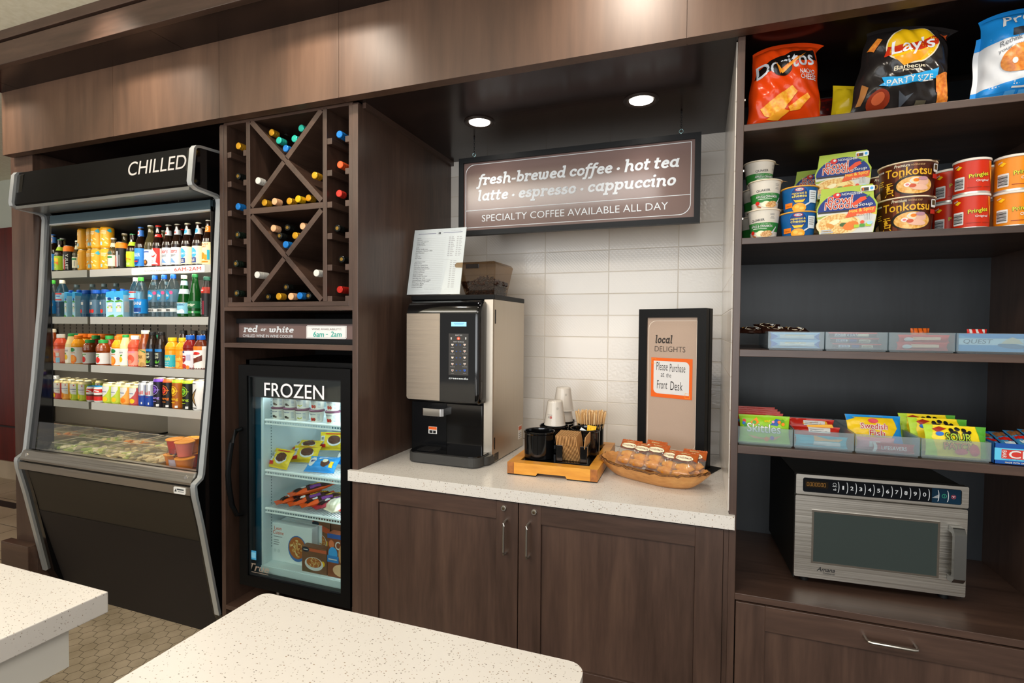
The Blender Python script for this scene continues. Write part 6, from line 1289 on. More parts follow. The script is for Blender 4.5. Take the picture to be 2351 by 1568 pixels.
# ---------------------------------------------------------------- microwave
mw = thing('microwave', 'stainless steel microwave with number keys on the appliance shelf', 'microwave', (.303, 1.90, .6703), math.radians(3.3))
MWW, MZ0, MZ1 = .466, .026, .363
SM = steel('brushed_steel_microwave', '#c2bcb2', (2, 260, 260), .33)
ob('casing', MB().box(.004, MWW-.004, .022, .44, .018, .358, mat('#8a857c', .4, .9)), mw, .002)
for a_, b_ in ((.0, .0042), (MWW-.0042, MWW)): ob('dark_side', MB().box(a_, b_, .018, .44, .016, .356, mat('#15130f', .5)), mw)
ob('control_fascia', MB().prism(RRp(0, .298, MWW, .065, .004, 3), 0, .024, SM, 'y'), mw, .002)
dr = ob('door', MB().prism(RRp(.0, MZ0, MWW, .267, .004, 3), .003, .024, SM, 'y'), mw, .002)
ob('window_rim', framebox(.048, .396, .076, .250, -.0005, .004, .006, CHROME), dr)
ob('window', MB().prism(RRp(.052, .080, .340, .166, .008, 4), .0005, .004, mat('#343c3a', .25), 'y'), dr)
hm = MB(); hx = .432
hm.prism([(-.001+.003, .243), (-.022, .243), (-.036, .226), (-.036, .093), (-.022, .076), (.002, .076), (.002, .094), (-.016, .094), (-.022, .103), (-.022, .216), (-.016, .225), (.002, .225)], hx-.014, hx+.016, mat('#a9acac', .28, 1.), 'x'); ob('handle', hm, dr, .003)
fM = front(.003)
ob('maker_lettering', MB().deco(T('Amana', .066, .051, .052, .014, .03, .35), mat('#1d1d1e', .5), fM).deco(T('Commercial', .084, .043, .034, .006, .01, .2), mat('#1d1d1e', .5), fM), dr)
kp = MB().prism(RRp(.020, .307, .428, .046, .006, 4), -.001, .002, mat('#0c0f14', .15), 'y'); f = front(-.001); KW = mat('#d4d6d8', .4)
kp.deco(R(.026, .322, .066, .022), mat('#1b130a', .2), f)
for i in range(7): kp.deco(OUT(RRp(.031+i*.0080, .327, .0058, .012, .0006, 1), .0009), mat('#9a6a28', .4, e=.12), f, .0008)
kp.deco(R(.372, .308, .074, .044), mat('#0f2c40', .2), f, .0003)
x = .104
for k in range(13):
    xe = .119+k*.0243
    kp.deco(([(xe+.0045*math.cos(t_), .330+.0185*math.sin(t_)) for t_ in [(-1.2+2.4*i/10) for i in range(11)]]+[(xe-.0018+.0045*math.cos(t_), .330+.0185*math.sin(t_)) for t_ in [(-1.2+2.4*i/10) for i in range(11)]], [(i, i+1, 12+i, 11+i) for i in range(10)]), KW, f, .0006) if k < 13 else None
for i, d_ in enumerate('1234567890'):
    kp.deco(T(d_, .1300+i*.0243+(.002 if d_ == '1' else 0), .324, .0045 if d_ == '1' else .0085, .012, .018), KW, f, .0006)
kp.deco(OUT(E(.110, .338, .005, .005)[0], .0008), KW, f, .0006).deco(R(.104, .3305, .013, .0012), KW, f, .0006).deco(T('x2', .106, .319, .009, .006, .02), KW, f, .0006)
kp.deco(P((.374-.002, .322), (.389, .322), (.389, .334)), mat('#8f9498', .4), f, .0006)
kp.deco(OUT(E(.4035, .330, .0062, .0062)[0], .001), mat('#3fb58a', .4), f, .0006).deco(R(.403, .326, .001, .008), mat('#3fb58a', .4), f, .0006)
kp.deco(OUT(E(.427, .330, .0062, .0062)[0], .001), mat('#c9505a', .4), f, .0006).deco(P((.423, .332), (.431, .332), (.427, .326)), mat('#e6a0a6', .4), f, .0006)
ob('keypad', kp, mw)
for x in (.04, .43):
    for y in (.05, .40): ob('foot', MB().lathe([(.014, 0), (.012, .018)], BLKM, 14, (x, y, 0)), mw)

# ---------------------------------------------------------------- crisp bags on the top shelf
ZB = 2.1335
def crackle(w_, h_, c_, n, seed):
    rnd = random.Random(seed); return [(P((x, y), (x+rnd.uniform(-.03, .03), y+rnd.uniform(.01, .04)), (x+rnd.uniform(-.02, .03), y+rnd.uniform(-.01, .02))), c_) for x, y in [(rnd.uniform(-w_*.4, w_*.4), rnd.uniform(.02, h_*.9)) for _ in range(n)]]
CHIP = noisy('nacho_print', '#e88a12', '#f6b732', 120., .35); CHIP2 = noisy('barbecue_print', '#c9621a', '#ef9a3a', 90., .35)
BAGR = .22
dor = pouch('crisp_bag', 'bright orange nacho cheese crisp bag at the left end of top shelf', 'crisp bag', (.238, 1.868, ZB), .215, .277, .11, (-.03, 0, .05), mat('#d8400c', BAGR),
    [(P((-.10, .160), (-.095, .185), (-.04, .215), (.03, .232), (.09, .236), (.098, .205), (.02, .192), (-.05, .172)), mat('#15110f', .25)),
     (T('Doritos', -.098, .170, .185, .048, .03, .05, .17), mat('#c9ccd2', .3)), (E(-.015, .175, .03, .022), mat('#1a1412', .25)),
     (P((-.040, .202), (-.018, .165), (.062, .222), (-.015, .178), (-.022, .158)), mat('#f58a1c', .25)), (P((-.036, .196), (-.016, .160), (.056, .214), (-.014, .171)), mat('#f9a93a', .25)),
     (T('NACHO', .040, .152, .048, .016, .03), W_), (T('CHEESE', .040, .134, .052, .016, .03), W_), 
     (P((-.075, .062), (.015, .118), (.032, .10), (.005, .066), (-.02, .028), (-.06, .040)), CHIP), (P((.005, .056), (.060, .092), (.068, .078), (.040, .048), (.012, .044)), CHIP), (P((-.055, .03), (-.01, .052), (.01, .045), (-.02, .024)), mat('#f0a02a', .3)), (R(-.1, .0, .2, .006), mat('#b8320a', .3))],
    'large crisp bags on the top shelf', .014, (19, 22), .0032, .20, .22)
lay = pouch('crisp_bag', 'dark barbecue crisp bag with yellow and red emblem', 'crisp bag', (.540, 1.868, ZB), .250, .277, .12, (-.04, .10, .08), mat('#24201f', BAGR),
    [(E(0, .196, .074, .060, 30, .1), mat('#e9dcc0', .3)), (E(0, .196, .070, .056, 30, .1), mat('#eebc14', .25)),
     (P((-.074, .160), (-.068, .190), (-.02, .192), (.03, .206), (.066, .222), (.076, .212), (.070, .190), (.03, .176), (-.03, .166)), mat('#c93316', .25)), (P((-.05, .152), (.05, .178), (.028, .150), (-.02, .128)), mat('#f0a022', .25)),
     (T("Lay's", -.060, .158, .122, .056, .03, .12, .16), mat('#eeeef2', .3)), (T('Barbecue', -.042, .122, .084, .012, .02, 0, .12), CRM), (T('Flavored', -.02, .114, .046, .007, .01, 0, .12), CRM),
     (P((-.076, .072), (-.062, .084), (-.07, .10), (0, .098), (.076, .122), (.076, .096), (.03, .082), (-.03, .072)), mat('#1f9bd8', .3)), (T('PARTY SIZE', -.056, .080, .120, .017, .03, 0, .13), W_),
     (E(-.065, .038, .030, .026, 20, .2), mat('#8a3018', .25)), (E(-.068, .042, .016, .014, 16, .2), mat('#c9603a', .25)), (P((.072, .10), (.112, .12), (.114, .05), (.095, .036), (.078, .06)), CHIP2), (P((.08, .06), (.118, .055), (.114, .018), (.09, .020)), CHIP2),
     (P((-.118, .03), (-.112, .09), (-.098, .075), (-.106, .03)), mat('#a8703c', .3)), (P((-.12, .19), (-.10, .225), (-.088, .215), (-.105, .18)), CHIP2), (P((.085, .23), (.118, .248), (.118, .225)), mat('#b9491c', .3)), (R(.03, .018, .026, .018), mat('#57503f', .3)), (P((-.02, .06), (-.005, .02), (.02, .055), (0, .045)), mat('#4a4f57', .3))],
    'large crisp bags on the top shelf', .014, (20, 22), .0035, .20, .20)
ret = pouch('crisp_bag', 'bright blue and white pretzel bag at the right end of top shelf', 'crisp bag', (.842, 1.868, ZB), .225, .272, .11, (-.03, 0, .02), mat('#1f86d2', BAGR),
    [(R(-.125, .045, .25, .155), mat('#cfd2d6', .3)), (P((-.125, .045), (.125, .075), (.125, .04), (-.125, .03)), mat('#1f86d2', .25)), (P((-.125, .205), (.125, .225), (.125, .19), (-.125, .165)), mat('#1f86d2', .25)),
     (T('Pretzel', -.078, .218, .15, .034, .01, .25, .12), W_), (P((-.055, .196), (.08, .206), (.08, .186), (-.055, .176)), mat('#2b3038', .3)), (T('ORIGINAL', -.03, .186, .11, .010, .02, 0, .07), W_),
     (T('Rethink', -.082, .158, .05, .014, 0, .2, .3), mat('#6a6e74', .4)), (T('your pretzel!', -.086, .142, .08, .013, 0, .2, .3), mat('#6a6e74', .4)),
     (E(-.03, .115, .05, .038, 26, .35), noisy('pretzel_print', '#b8641a', '#d88a34', 120., .4)), (E(.02, .09, .045, .03, 24, -.2), MAT and noisy('pretzel_print', '#b0601a', '#cf8230', 120., .4)), (E(-.05, .105, .007, .008), W_), (E(-.022, .108, .007, .007), W_), (E(-.01, .128, .010, .007), W_), (E(.01, .085, .012, .010), mat('#8a4414', .4)),
     (R(-.06, .012, .022, .02), mat('#4f9fdc', .3)), (R(-.03, .012, .022, .02), mat('#4f9fdc', .3)), (R(-.05, .036, .06, .004), W_)],
    'large crisp bags on the top shelf', .014, (19, 22), .0026, .12, .24)
pouch('crisp_bag', 'dark red crisp bag lying in shadow behind the orange bag', 'crisp bag', (.40, 2.08, ZB+.02), .20, .17, .10, (-.25, 0, .1), mat('#7c1a12', .25), [(E(0, .1, .05, .03), mat('#4a1a18', .3))], 'large crisp bags on the top shelf', .012, (8, 8), .003)
pouch('crisp_bag', 'yellow crisp bag half hidden behind the dark barbecue bag', 'crisp bag', (.455, 1.98, ZB), .15, .165, .07, (-.1, .12, .15), mat('#d9b91c', .25), [(E(.05, .1, .03, .03), RED), (P((-.075, .0), (-.04, .0), (-.06, .04)), mat('#15130f', .3))], 'large crisp bags on the top shelf', .012, (8, 8), .003)
pouch('crisp_bag', 'yellow crisp bag lying deep behind the dark barbecue bag', 'crisp bag', (.58, 2.16, ZB), .2, .2, .08, (-.1, 0, 0), mat('#d9b91c', .25), [(E(.0, .1, .05, .04), RED)], 'large crisp bags on the top shelf', .012, (8, 8), .003)

# ---------------------------------------------------------------- cups and tubs on the second shelf
ZN = 1.7855
def conecup(name, lab, cat, grp, x, y, zb, rb, rt, h_, body, rim, prints, rz=0., lidm=None, tab=None, bands=None):
    r = thing(name, lab, cat, (x, y, zb), rz, grp); m = MB()
    Rf = lambda v: rb+(rt-rb)*v/h_
    m.lathe([(0, .002), (rb*.96, .002), (rb, 0)]+[(Rf(v), v, mt) for v, mt in (bands or [(0.0, body)])][1:]+[(rt, h_)], (bands or [(0, body)])[0][1], 44)
    f = cylf(Rf)
    for i, (sh, pm) in enumerate(prints): m.deco(sh, pm, f, .0006+.0002*i, .006, .02)
    ob('cup', m, r); lm = MB().lathe([(rt, h_-.003), (rt+.003, h_-.002), (rt+.003, h_+.001), (rt-.001, h_+.002), (0, h_+.002)], lidm or rim, 44)
    if tab:
        a = tab; lm.add([((rt+.002)*math.cos(a-.16), (rt+.002)*math.sin(a-.16), h_+.0012), ((rt+.018)*math.cos(a), (rt+.018)*math.sin(a), h_-.004), ((rt+.002)*math.cos(a+.16), (rt+.002)*math.sin(a+.16), h_+.0012)], [(0, 1, 2)], lidm or rim)
    ob('lid', lm, r); return r
OATW = mat('#d6cec0', .5); OATG = mat('#2f7d34', .4); DKN = mat('#22262c', .5)
OAT = noisy('oat_print', '#b8752c', '#e8c48a', 260., .5)
op = [(T('QUAKER', -.036, .051, .040, .0085, .012, 0, .04), DKN), (R(.020, .074, .014, .001), GRAYT), (R(.020, .070, .014, .001), GRAYT), (R(.022, .064, .010, .001), GRAYT), (R(.020, .060, .014, .001), GRAYT),
      (T('INSTANT OATMEAL', -.034, .0415, .056, .0042, .004), mat('#8fbf8a', .5)), (T('APPLES & CINNAMON', -.036, .033, .062, .0072, .02), W_), (R(-.03, .0285, .04, .0018), mat('#cfe2c8', .5)), (E(-.006, .014, .013, .009), mat('#e8ecc4', .4)), (E(.010, .013, .018, .0095, 18, .2), OAT), (P((.022, .016), (.038, .036), (.040, .034), (.026, .013)), mat('#cfcfd2', .4)), (E(-.030, .018, .006, .006), RED), (P((-.032, .008), (-.020, .003), (-.018, .006), (-.030, .012)), mat('#a35a2a', .5))]
oat_b = [(0, OATW), (.012, OATW), (.020, OATG), (.048, OATW)]
def oat(lab, x, y, zb, rz=0.): 
    global OATP
    if 'OATP' in globals(): return dup(OATP, lab, (x, y, zb), rz)
    OATP = conecup('oatmeal_cup', lab, 'food cup', 'white and green oatmeal cups', x, y, zb, .036, .0465, .088, OATW, mat('#e6d6bc', .5), op, rz-.25, None, -.3, oat_b); return OATP
oat('oatmeal cup with white and green band at the front bottom of its stack', .184, 1.832, ZN, .12)
oat('oatmeal cup with white and green band at the front top of its stack', .186, 1.832, ZN+.0905, .16)
for k, lab in enumerate(('oatmeal cup at the bottom of the rear stack of three', 'oatmeal cup in the middle of the rear stack of three', 'oatmeal cup on top of the rear stack of three')): oat(lab, .170+.004*k, 1.938, ZN+.0905*k, .5)
MACB = mat('#135a98', .4)
mp_ = [(E(0, .052, .026, .024), mat('#1460a8', .35)), (E(0, .048, .023, .026), mat('#123c7c', .35)), (E(0, .064, .012, .005), RED), (E(0, .064, .010, .0036), W_), (T('Kraft', -.007, .062, .014, .004, .01), NAVY), (T('macaroni &', -.020, .050, .040, .0065, .02), mat('#f0d24a', .4)), (T('cheese', -.020, .041, .040, .0085, .03), mat('#f4dc5a', .4)), (P((-.016, .036), (-.010, .026), (.010, .026), (.016, .036), (.010, .033), (-.010, .033)), YEL), (R(-.042, .012, .024, .015), ORG), (T('original', -.039, .016, .017, .004, .004), mat('#7a3410', .5)), (E(.0, .010, .018, .014), mat('#f2a21c', .35)), (E(-.006, .013, .006, .005), mat('#f8c04a', .35)), (E(.007, .008, .006, .004), mat('#f8c04a', .35)), (R(.026, .024, .024, .036), mat('#dfe6ea', .4)), (R(.029, .053, .017, .002), GRAYT), (R(.029, .047, .015, .002), GRAYT), (R(.029, .041, .017, .002), GRAYT), (R(.029, .035, .014, .002), GRAYT), (P((.014, .018), (.028, .027), (.030, .024), (.016, .014)), W_)]
for k, lab in enumerate(('blue macaroni cheese cup at the bottom of its stack', 'blue macaroni cheese cup on top of the other blue cup')):
    if k == 0: mc = conecup('macaroni_cup', lab, 'food cup', 'blue macaroni cheese cups', .281, 1.835, ZN, .042, .0505, .074, MACB, mat('#e8a83a', .45), mp_, -.14)
    else: dup(mc, lab, (.284, 1.835, ZN+.0765), -.16)
# card sleeved noodle bowls
LIMEB = mat('#a8bd3c', .4); NBLU = mat('#0c2b7c', .45); NOOD = noisy('noodle_print', '#cf8a24', '#f0d48a', 190., .45)
def noodlebox(lab, x, y, zb, rz=0., sx=1.):
    global NBP
    if 'NBP' in globals(): return dup(NBP, lab, (x, y, zb), rz)
    r = thing('noodle_bowl_box', lab, 'food box', (x, y, zb), rz, 'lime green noodle bowl boxes'); NBP = r
    w_, h_, d_ = .0745, .139, .072
    out = [(-w_*.90, 0), (w_*.90, 0), (w_*1.0, h_*.36), (w_*1.02, h_*.60), (w_*.90, h_*.72), (w_*.86, h_), (-w_*.86, h_), (-w_*.92, h_*.72), (-w_*1.02, h_*.58), (-w_*1.0, h_*.40)]
    m = MB().prism(out, -d_, d_, LIMEB, 'y'); f = front(-d_)
    arch = [(-w_*.98, h_*.50)]+[(w_*.98*math.cos(PI-PI*i/20), h_*.50+h_*.40*math.sin(PI*i/20)) for i in range(1, 20)]+[(w_*.98, h_*.50)]
    pr = [(P((-w_*.89, .001), (w_*.89, .001), (w_*.99, h_*.36), (w_*.99, h_*.50), (-w_*.99, h_*.50), (-w_*.98, h_*.40)), mat('#d4d2ca', .5)), (P((-w_*.99, h_*.40), (-w_*.5, h_*.44), (-w_*.7, h_*.33), (-w_*.97, h_*.36)), mat('#9aa83a', .4)), (P((w_*.99, h_*.36), (w_*.6, h_*.44), (w_*.99, h_*.5)), mat('#dfc83a', .4)),
          (P(*arch), NBLU), (R(-w_*.96, h_*.465, w_*1.92, h_*.04), mat('#2e2a26', .4)), (E(-.02, h_*.215, .056, .033, 30), mat('#e6d3a4', .4)), (E(-.02, h_*.225, .050, .029, 30), NOOD), (E(-.006, h_*.20, .010, .006), mat('#3f5f2a', .4)), (E(.012, h_*.17, .02, .012, 16, .3), mat('#e2781c', .4)), (E(-.03, h_*.26, .016, .007, 14, .4), mat('#f2e4b8', .4)), (E(-.04, h_*.2, .012, .006, 14, -.4), mat('#d9923a', .4)), (E(.0, h_*.29, .014, .006, 14, .1), mat('#f0d890', .4)),
          (E(-.024, h_*.83, .010, .008), RED), (E(-.022, h_*.845, .004, .0035), W_), (T('NONGSHIM', -.012, h_*.815, .050, .0075, .02), W_),
          *OT('Bowl', -.048, h_*.65, .064, .0225, W_, mat('#c43c14', .45), .0011, .1), *OT('Noodle', -.055, h_*.54, .083, .0225, W_, mat('#c43c14', .45), .0011, .1), (T('Soup', .030, h_*.545, .034, .012, .03, .1), W_),
          (P((.012, h_*.62), (.020, h_*.58), (.050, h_*.70), (.046, h_*.76), (.034, h_*.745)), mat('#e2481c', .4)), (P((.046, h_*.75), (.056, h_*.785), (.058, h_*.775), (.050, h_*.735)), GRN),
          (P((-.002, h_*.335), (.070, h_*.41), (.072, h_*.535), (.008, h_*.50)), mat('#e2561c', .4)), (T('Hot & Spicy', .008, h_*.43, .060, .0125, .03, 0, .09), mat('#f4d24a', .4)), (T('Flavor', .026, h_*.365, .028, .006, .01, 0, .09), CRM),
          (RR(.034, h_*.855, .034, .016, .004), mat('#e4e8e4', .4)), (R(.036, h_*.865, .018, .010), mat('#3a332a', .4)), (T('3', .0365, h_*.87, .006, .009, .03), ORG), (E(.061, h_*.912, .004, .004), LBL),
          (R(.020, .016, .012, .009), LIME), (R(.034, .017, .012, .009), GRN), (R(.048, .018, .014, .009), LIME), (E(.058, h_*.20, .007, .005), mat('#a8d4e2', .4)), (E(.040, h_*.225, .005, .005), mat('#e2542c', .4)), (R(-.062, .012, .026, .004), mat('#b4b9c2', .5)), (R(-.062, .006, .030, .004), mat('#b4b9c2', .5))]
    for k in range(4): pr.append((R(.046+.004*k, h_*.27, .0018, .018), mat('#d0d0cc', .4)))
    for i, (sh, pm) in enumerate(pr): m.deco(sh, pm, f, .0003+.0001*i)
    ob('card_sleeve', m, r, .0008); return r
noodlebox('noodle bowl box with blue arch at the front bottom of the stack', .4145, 1.860, ZN, -.20)
noodlebox('noodle bowl box with blue arch on top of the front box', .432, 1.995, ZN+.1395, -.20)
noodlebox('noodle bowl box hidden behind the front bottom box', .412, 2.03, ZN, -.2)
noodlebox('noodle bowl box peeking out left behind the top box', .390, 2.165, ZN+.1395, -.15)
noodlebox('noodle bowl box under the peeking box at the back', .395, 2.165, ZN, .0)
TKB = mat('#4a1e0e', .35); TKY = mat('#e8b02c', .4); BROTH = noisy('broth_print', '#d9932c', '#eec070', 150., .4)
def rm_(v): return .060+.0085*v/.096
tp = [(R(-.03, .0, .012, .094), mat('#6e3420', .3)), (R(.012, .002, .008, .09), mat('#6e3420', .3)), (T('Premium', -.034, .0815, .036, .0085, .02, .2), CRM), (T('NOODLE SOUP', .005, .0825, .034, .0045, .004), mat('#d9b07a', .4)), (T('Tonkotsu', -.058, .057, .118, .0235, .035), TKY), (T('Ramen', -.020, .050, .032, .0075, .015), TKY), (E(.014, .030, .048, .027, 30), mat('#1f1a18', .3)), (E(.017, .029, .044, .024, 30), BROTH), (E(.018, .041, .015, .009), W_), (E(.018, .041, .012, .007), mat('#f2d8a8', .4)), (E(.018, .042, .007, .0045), ORG), (E(.036, .036, .014, .010, 16, .3), mat('#e2b09a', .4)), (E(.026, .022, .022, .008, 18, -.1), mat('#e8b8a0', .4)), (E(-.002, .031, .008, .006), mat('#efe2da', .4)), (E(-.002, .031, .004, .003), mat('#d9787a', .4)), (E(.010, .027, .008, .005), mat('#c9502c', .4)), (E(.034, .046, .012, .005), mat('#b98a96', .4)),
      (R(-.054, .040, .018, .002), TKY), (R(-.056, .034, .022, .002), TKY), (R(-.050, .028, .003, .012), TKY), (P((-.052, .030), (-.044, .034), (-.040, .026), (-.050, .022)), TKY), (R(-.052, .020, .020, .0022), TKY), (R(-.050, .013, .017, .010), TKY), (R(-.047, .0155, .011, .005), TKB), (P((-.050, .012), (-.056, .005), (-.052, .005)), TKY), (P((-.036, .012), (-.030, .005), (-.034, .005)), TKY), (R(-.074, .050, .014, .002), TKY), (R(-.074, .044, .012, .002), TKY), (R(-.074, .038, .016, .002), TKY), (T('NONGSHIM', -.084, .074, .026, .005, .01), W_), (RR(.060, .064, .018, .022, .003), W_), (R(.063, .070, .012, .013), mat('#4a3a18', .4)), (R(.058, .046, .018, .012), mat('#b5281c', .4))]
for k, lab in enumerate(('brown tonkotsu ramen tub at the bottom of the front stack', 'brown tonkotsu ramen tub on top of the front stack')):
    if k == 0: tk = conecup('ramen_tub', lab, 'food tub', 'brown ramen tubs', .562, 1.842, ZN, .060, .0685, .0955, TKB, mat('#e9d3b0', .45), tp, -.28, None, -.62)
    else: dup(tk, lab, (.563, 1.840, ZN+.0985), -.24)
for k, lab in enumerate(('brown tonkotsu ramen tub at the bottom of the rear stack', 'brown tonkotsu ramen tub on top of the rear stack')): dup(tk, lab, (.545, 1.985, ZN+.0985*k), -.1)
PRG = mat('#c22a0b', .35); PRO = mat('#dd840f', .35)
def crispcan(lab, x, y, zb, col, rz, key, flav):
    if key in WPROTO: return dup(WPROTO[key], lab, (x, y, zb), rz)
    r = thing('crisp_can', lab, 'crisp can', (x, y, zb), rz, 'short crisp cans'); WPROTO[key] = r; R_, h_ = .0405, .094
    m = MB().lathe([(0, .003), (R_-.001, .003), (R_, 0), (R_, .003, mat('#c9c9c4', .3, .6)), (R_, .005, col), (R_, h_-.002)], mat('#c9c9c4', .3, .6), 40); f = cylf(R_)
    pr = [(P((.030, .088), (.046, .088), (.052, .05), (.048, .02), (.038, .035)), mat('#d9731c', .3)), (E(.042, .05, .006, .014, 14, .3), mat('#e89a3a', .3)), 
          *OT('Pringles', -.0175, .0405, .045, .0140, mat('#3f5a1c', .4), mat('#f2dc2c', .4), .0006, .1, .14), (T(flav, -.002, .029, .030, .0075, .03, .1), W_), (RR(-.052, .012, .026, .036, .002), W_), (T('GRAB', -.052, .077, .012, .004, .02, 0, .3), W_), (P((-.048, .072), (-.038, .079), (-.032, .075), (-.040, .068)), YEL), (R(-.02, .015, .03, .0015), mat('#8f2a10', .4)), (R(.014, .015, .02, .0015), mat('#8f2a10', .4))]
    for i in range(9): pr.append((R(-.050, .017+.003*i, .022, .0012 if i % 3 else .002), BLKL))
    for i, (sh, pm) in enumerate(pr): m.deco(sh, pm, f, .0005+.00015*i, .005)
    ob('can', m, r); ob('lid', MB().lathe([(R_+.001, h_-.004), (R_+.002, h_-.003), (R_+.002, h_+.002), (R_-.001, h_+.0035), (R_-.004, h_+.002), (0, h_+.002)], mat('#dcd6cc', .4), 40), r); return r
for k, lab in enumerate(('red crisp can at the bottom of the front red stack', 'red crisp can on top of the front red stack')): crispcan(lab, .7135, 1.832, ZN+.0975*k, PRG, -.08, 'red', 'Original')
for k, lab in enumerate(('red crisp can at the bottom of the rear red stack', 'red crisp can on top of the rear red stack')): crispcan(lab, .700, 1.930, ZN+.0975*k, PRG, .05, 'red', 'Original')
for k, lab in enumerate(('orange crisp can at the bottom of the right hand stack', 'orange crisp can on top of the right hand stack')): crispcan(lab, .806, 1.828, ZN+.0975*k, PRO, .0, 'orange', 'Cheddar')
for k, lab in enumerate(('orange crisp can low behind the front orange stack', 'orange crisp can high behind the front orange stack')): crispcan(lab, .800, 1.925, ZN+.0975*k, PRO, .1, 'orange', 'Cheddar')

# ---------------------------------------------------------------- frosted bins of sweets
def binbox(lab, x0, x1, zb, d_=.27, h_=.0565, y0=1.789):
    r = thing('frosted_bin', lab, 'bin', ((x0+x1)/2, y0, zb), 0, 'frosted plastic sweet bins'); w_ = (x1-x0)/2; t_ = .0022
    m = MB().box(-w_, w_, 0, t_, .006, h_, FROST).box(-w_, w_, d_-t_, d_, .006, h_, FROST).box(-w_, -w_+t_, t_, d_-t_, .006, h_, FROST).box(w_-t_, w_, t_, d_-t_, .006, h_, FROST).box(-w_, w_, 0, d_, .004, .006, FROST)
    m.box(-w_+.003, w_-.003, .003, d_-.003, 0, .004, FROST)
    ob('bin_body', m, r); return r
ZU, ZL = 1.4392, 1.1385
UB = [(.1995, .3515), (.3550, .5120), (.5155, .6715), (.6750, .8310)]; LB = [(.1185, .2735), (.2770, .4350), (.4385, .5970), (.6005, .7595)]
for (a, b), lab in zip(UB, ('frosted bin of blue wrapped treats on the upper bin shelf', 'frosted bin of brown wafer bars on the upper bin shelf', 'frosted bin of red sweets on the upper bin shelf', 'frosted bin holding the blue protein bar box')): binbox(lab, a, b, ZU)
for (a, b), lab in zip(LB, ('frosted bin with green sweet pack at the left of lower bin shelf', 'frosted bin with red bars and teal pack on lower bin shelf', 'frosted bin with yellow fish sweets on the lower bin shelf', 'frosted bin with yellow and green sour sweets on lower bin shelf')): binbox(lab, a, b, ZL)
ZUI, ZLI = ZU+.0065, ZL+.0065
def bar(name, lab, x, y, zb, w_, h_, t_, base, prints, rz=0., tilt=0., grp=None): return pouch(name, lab, 'sweets', (x, y, zb), w_, h_, t_, (tilt, 0, rz), base, prints, grp, .004, (10, 5), .0006)
LB1 = mat('#8fc0e2', .35)
for k, z_ in enumerate((.0, .023)): bar('wrapped_treat', ('blue and white wrapped treat at the bottom of its bin', 'blue and white wrapped treat on top in its bin')[k], .275, 1.803+.004*k, ZUI+z_, .138, .024, .020, LB1, [(R(-.045, .006, .1, .012), W_), (P((-.069, .0), (-.05, .012), (-.069, .024)), BLUE), (P((.069, .0), (.055, .012), (.069, .024)), BLUE), (R(-.03, .014, .06, .004), mat('#e8d2b0', .4))], grp='blue wrapped treats in the upper bin')
CHB = mat('#2c1710', .3)
for k, (x, y, z_, rz) in enumerate(((.165, 1.90, .066, -.1), (.235, 1.875, .068, .1), (.300, 1.885, .066, .25), (.215, 1.93, .078, .0))):
    pouch('chocolate_pack', 'dark brown chocolate pack lying over the first bin, %s from the left' % ORD[k] if k < 3 else 'dark brown chocolate pack on top of the others', 'sweets', (x-.0, y, ZU+z_-.016), .085, .06, .014, (-1.25, 0, rz), CHB, [(OUT(E(0, .03, .026, .014)[0], .002), CRM), (E(.014, .03, .006, .006), W_), (R(-.036, .044, .03, .004), mat('#b98a4a', .4))], 'dark chocolate packs on the upper bin', .006, (8, 6), .001)
BB = mat('#5c6a86', .35)
for k, (z_, dx) in enumerate(((0, .004), (.0165, -.002), (.033, -.006))): bar('wafer_bar', ('brown wafer bar at the bottom of its bin', 'brown wafer bar in the middle of its bin', 'brown wafer bar on top of its bin')[k], .434+dx, 1.803+.002*k, ZUI+z_, .130, .0165, .018, mat('#4a3c40', .35),
    [(R(-.064, .013, .128, .003), RED), (R(-.05, .003, .03, .009), W_), (R(-.015, .003, .02, .009), NAVY), (R(.012, .003, .03, .009), CRM)]+[(R(-.047+.004*i, .004, .002, .007), NAVY) for i in range(6)]+([(T('SNICKERS', -.048, .003, .06, .010, .02, .1), W_)] if k == 2 else [(T('PACKETS', .014, .005, .024, .005, .01), mat('#6a5a48', .4))]), grp='brown wafer bars in the upper bin')
for k, z_ in enumerate((0, .021)): bar('red_sweet_pack', ('red sweet pack at the bottom of its bin', 'red sweet pack on top in its bin')[k], .600+.006*k, 1.806+.008*k, ZUI+z_, .125, .023, .02, mat('#d8342c', .35), [(R(-.03, .008, .07, .009), mat('#f0c8a8', .4)), (E(-.04, .010, .012, .006), W_)], grp='red sweet packs in the upper bin')
qb = thing('protein_bar_box', 'light blue protein bar box with QUEST lettering in the last upper bin', 'snack box', (.753, 1.866, ZUI), 0)
m = MB().box(-.072, .072, -.072, .072, 0, .049, mat('#5fb2dc', .4)); f = front(-.072)
for i, (sh, pm) in enumerate(((R(-.072, .0, .144, .018), mat('#4f9fd0', .4)), (P((-.072, .049), (.072, .049), (.072, .038), (0, .036), (-.055, .040), (-.072, .046)), mat('#2b97d6', .4)), (R(-.072, .018, .144, .018), mat('#c8dce6', .4)), (T('QUEST', -.062, .0195, .066, .0145, .02, .15), mat('#5a7486', .4)), (E(.044, .016, .030, .007, 20, -.1), mat('#4f83a6', .4)), (P((.020, .022), (.034, .034), (.046, .040), (.060, .034), (.070, .022)), mat('#d9cdb4', .4)))): m.deco(sh, pm, f, .0005+.0002*i)
ob('carton', m, qb, .001)
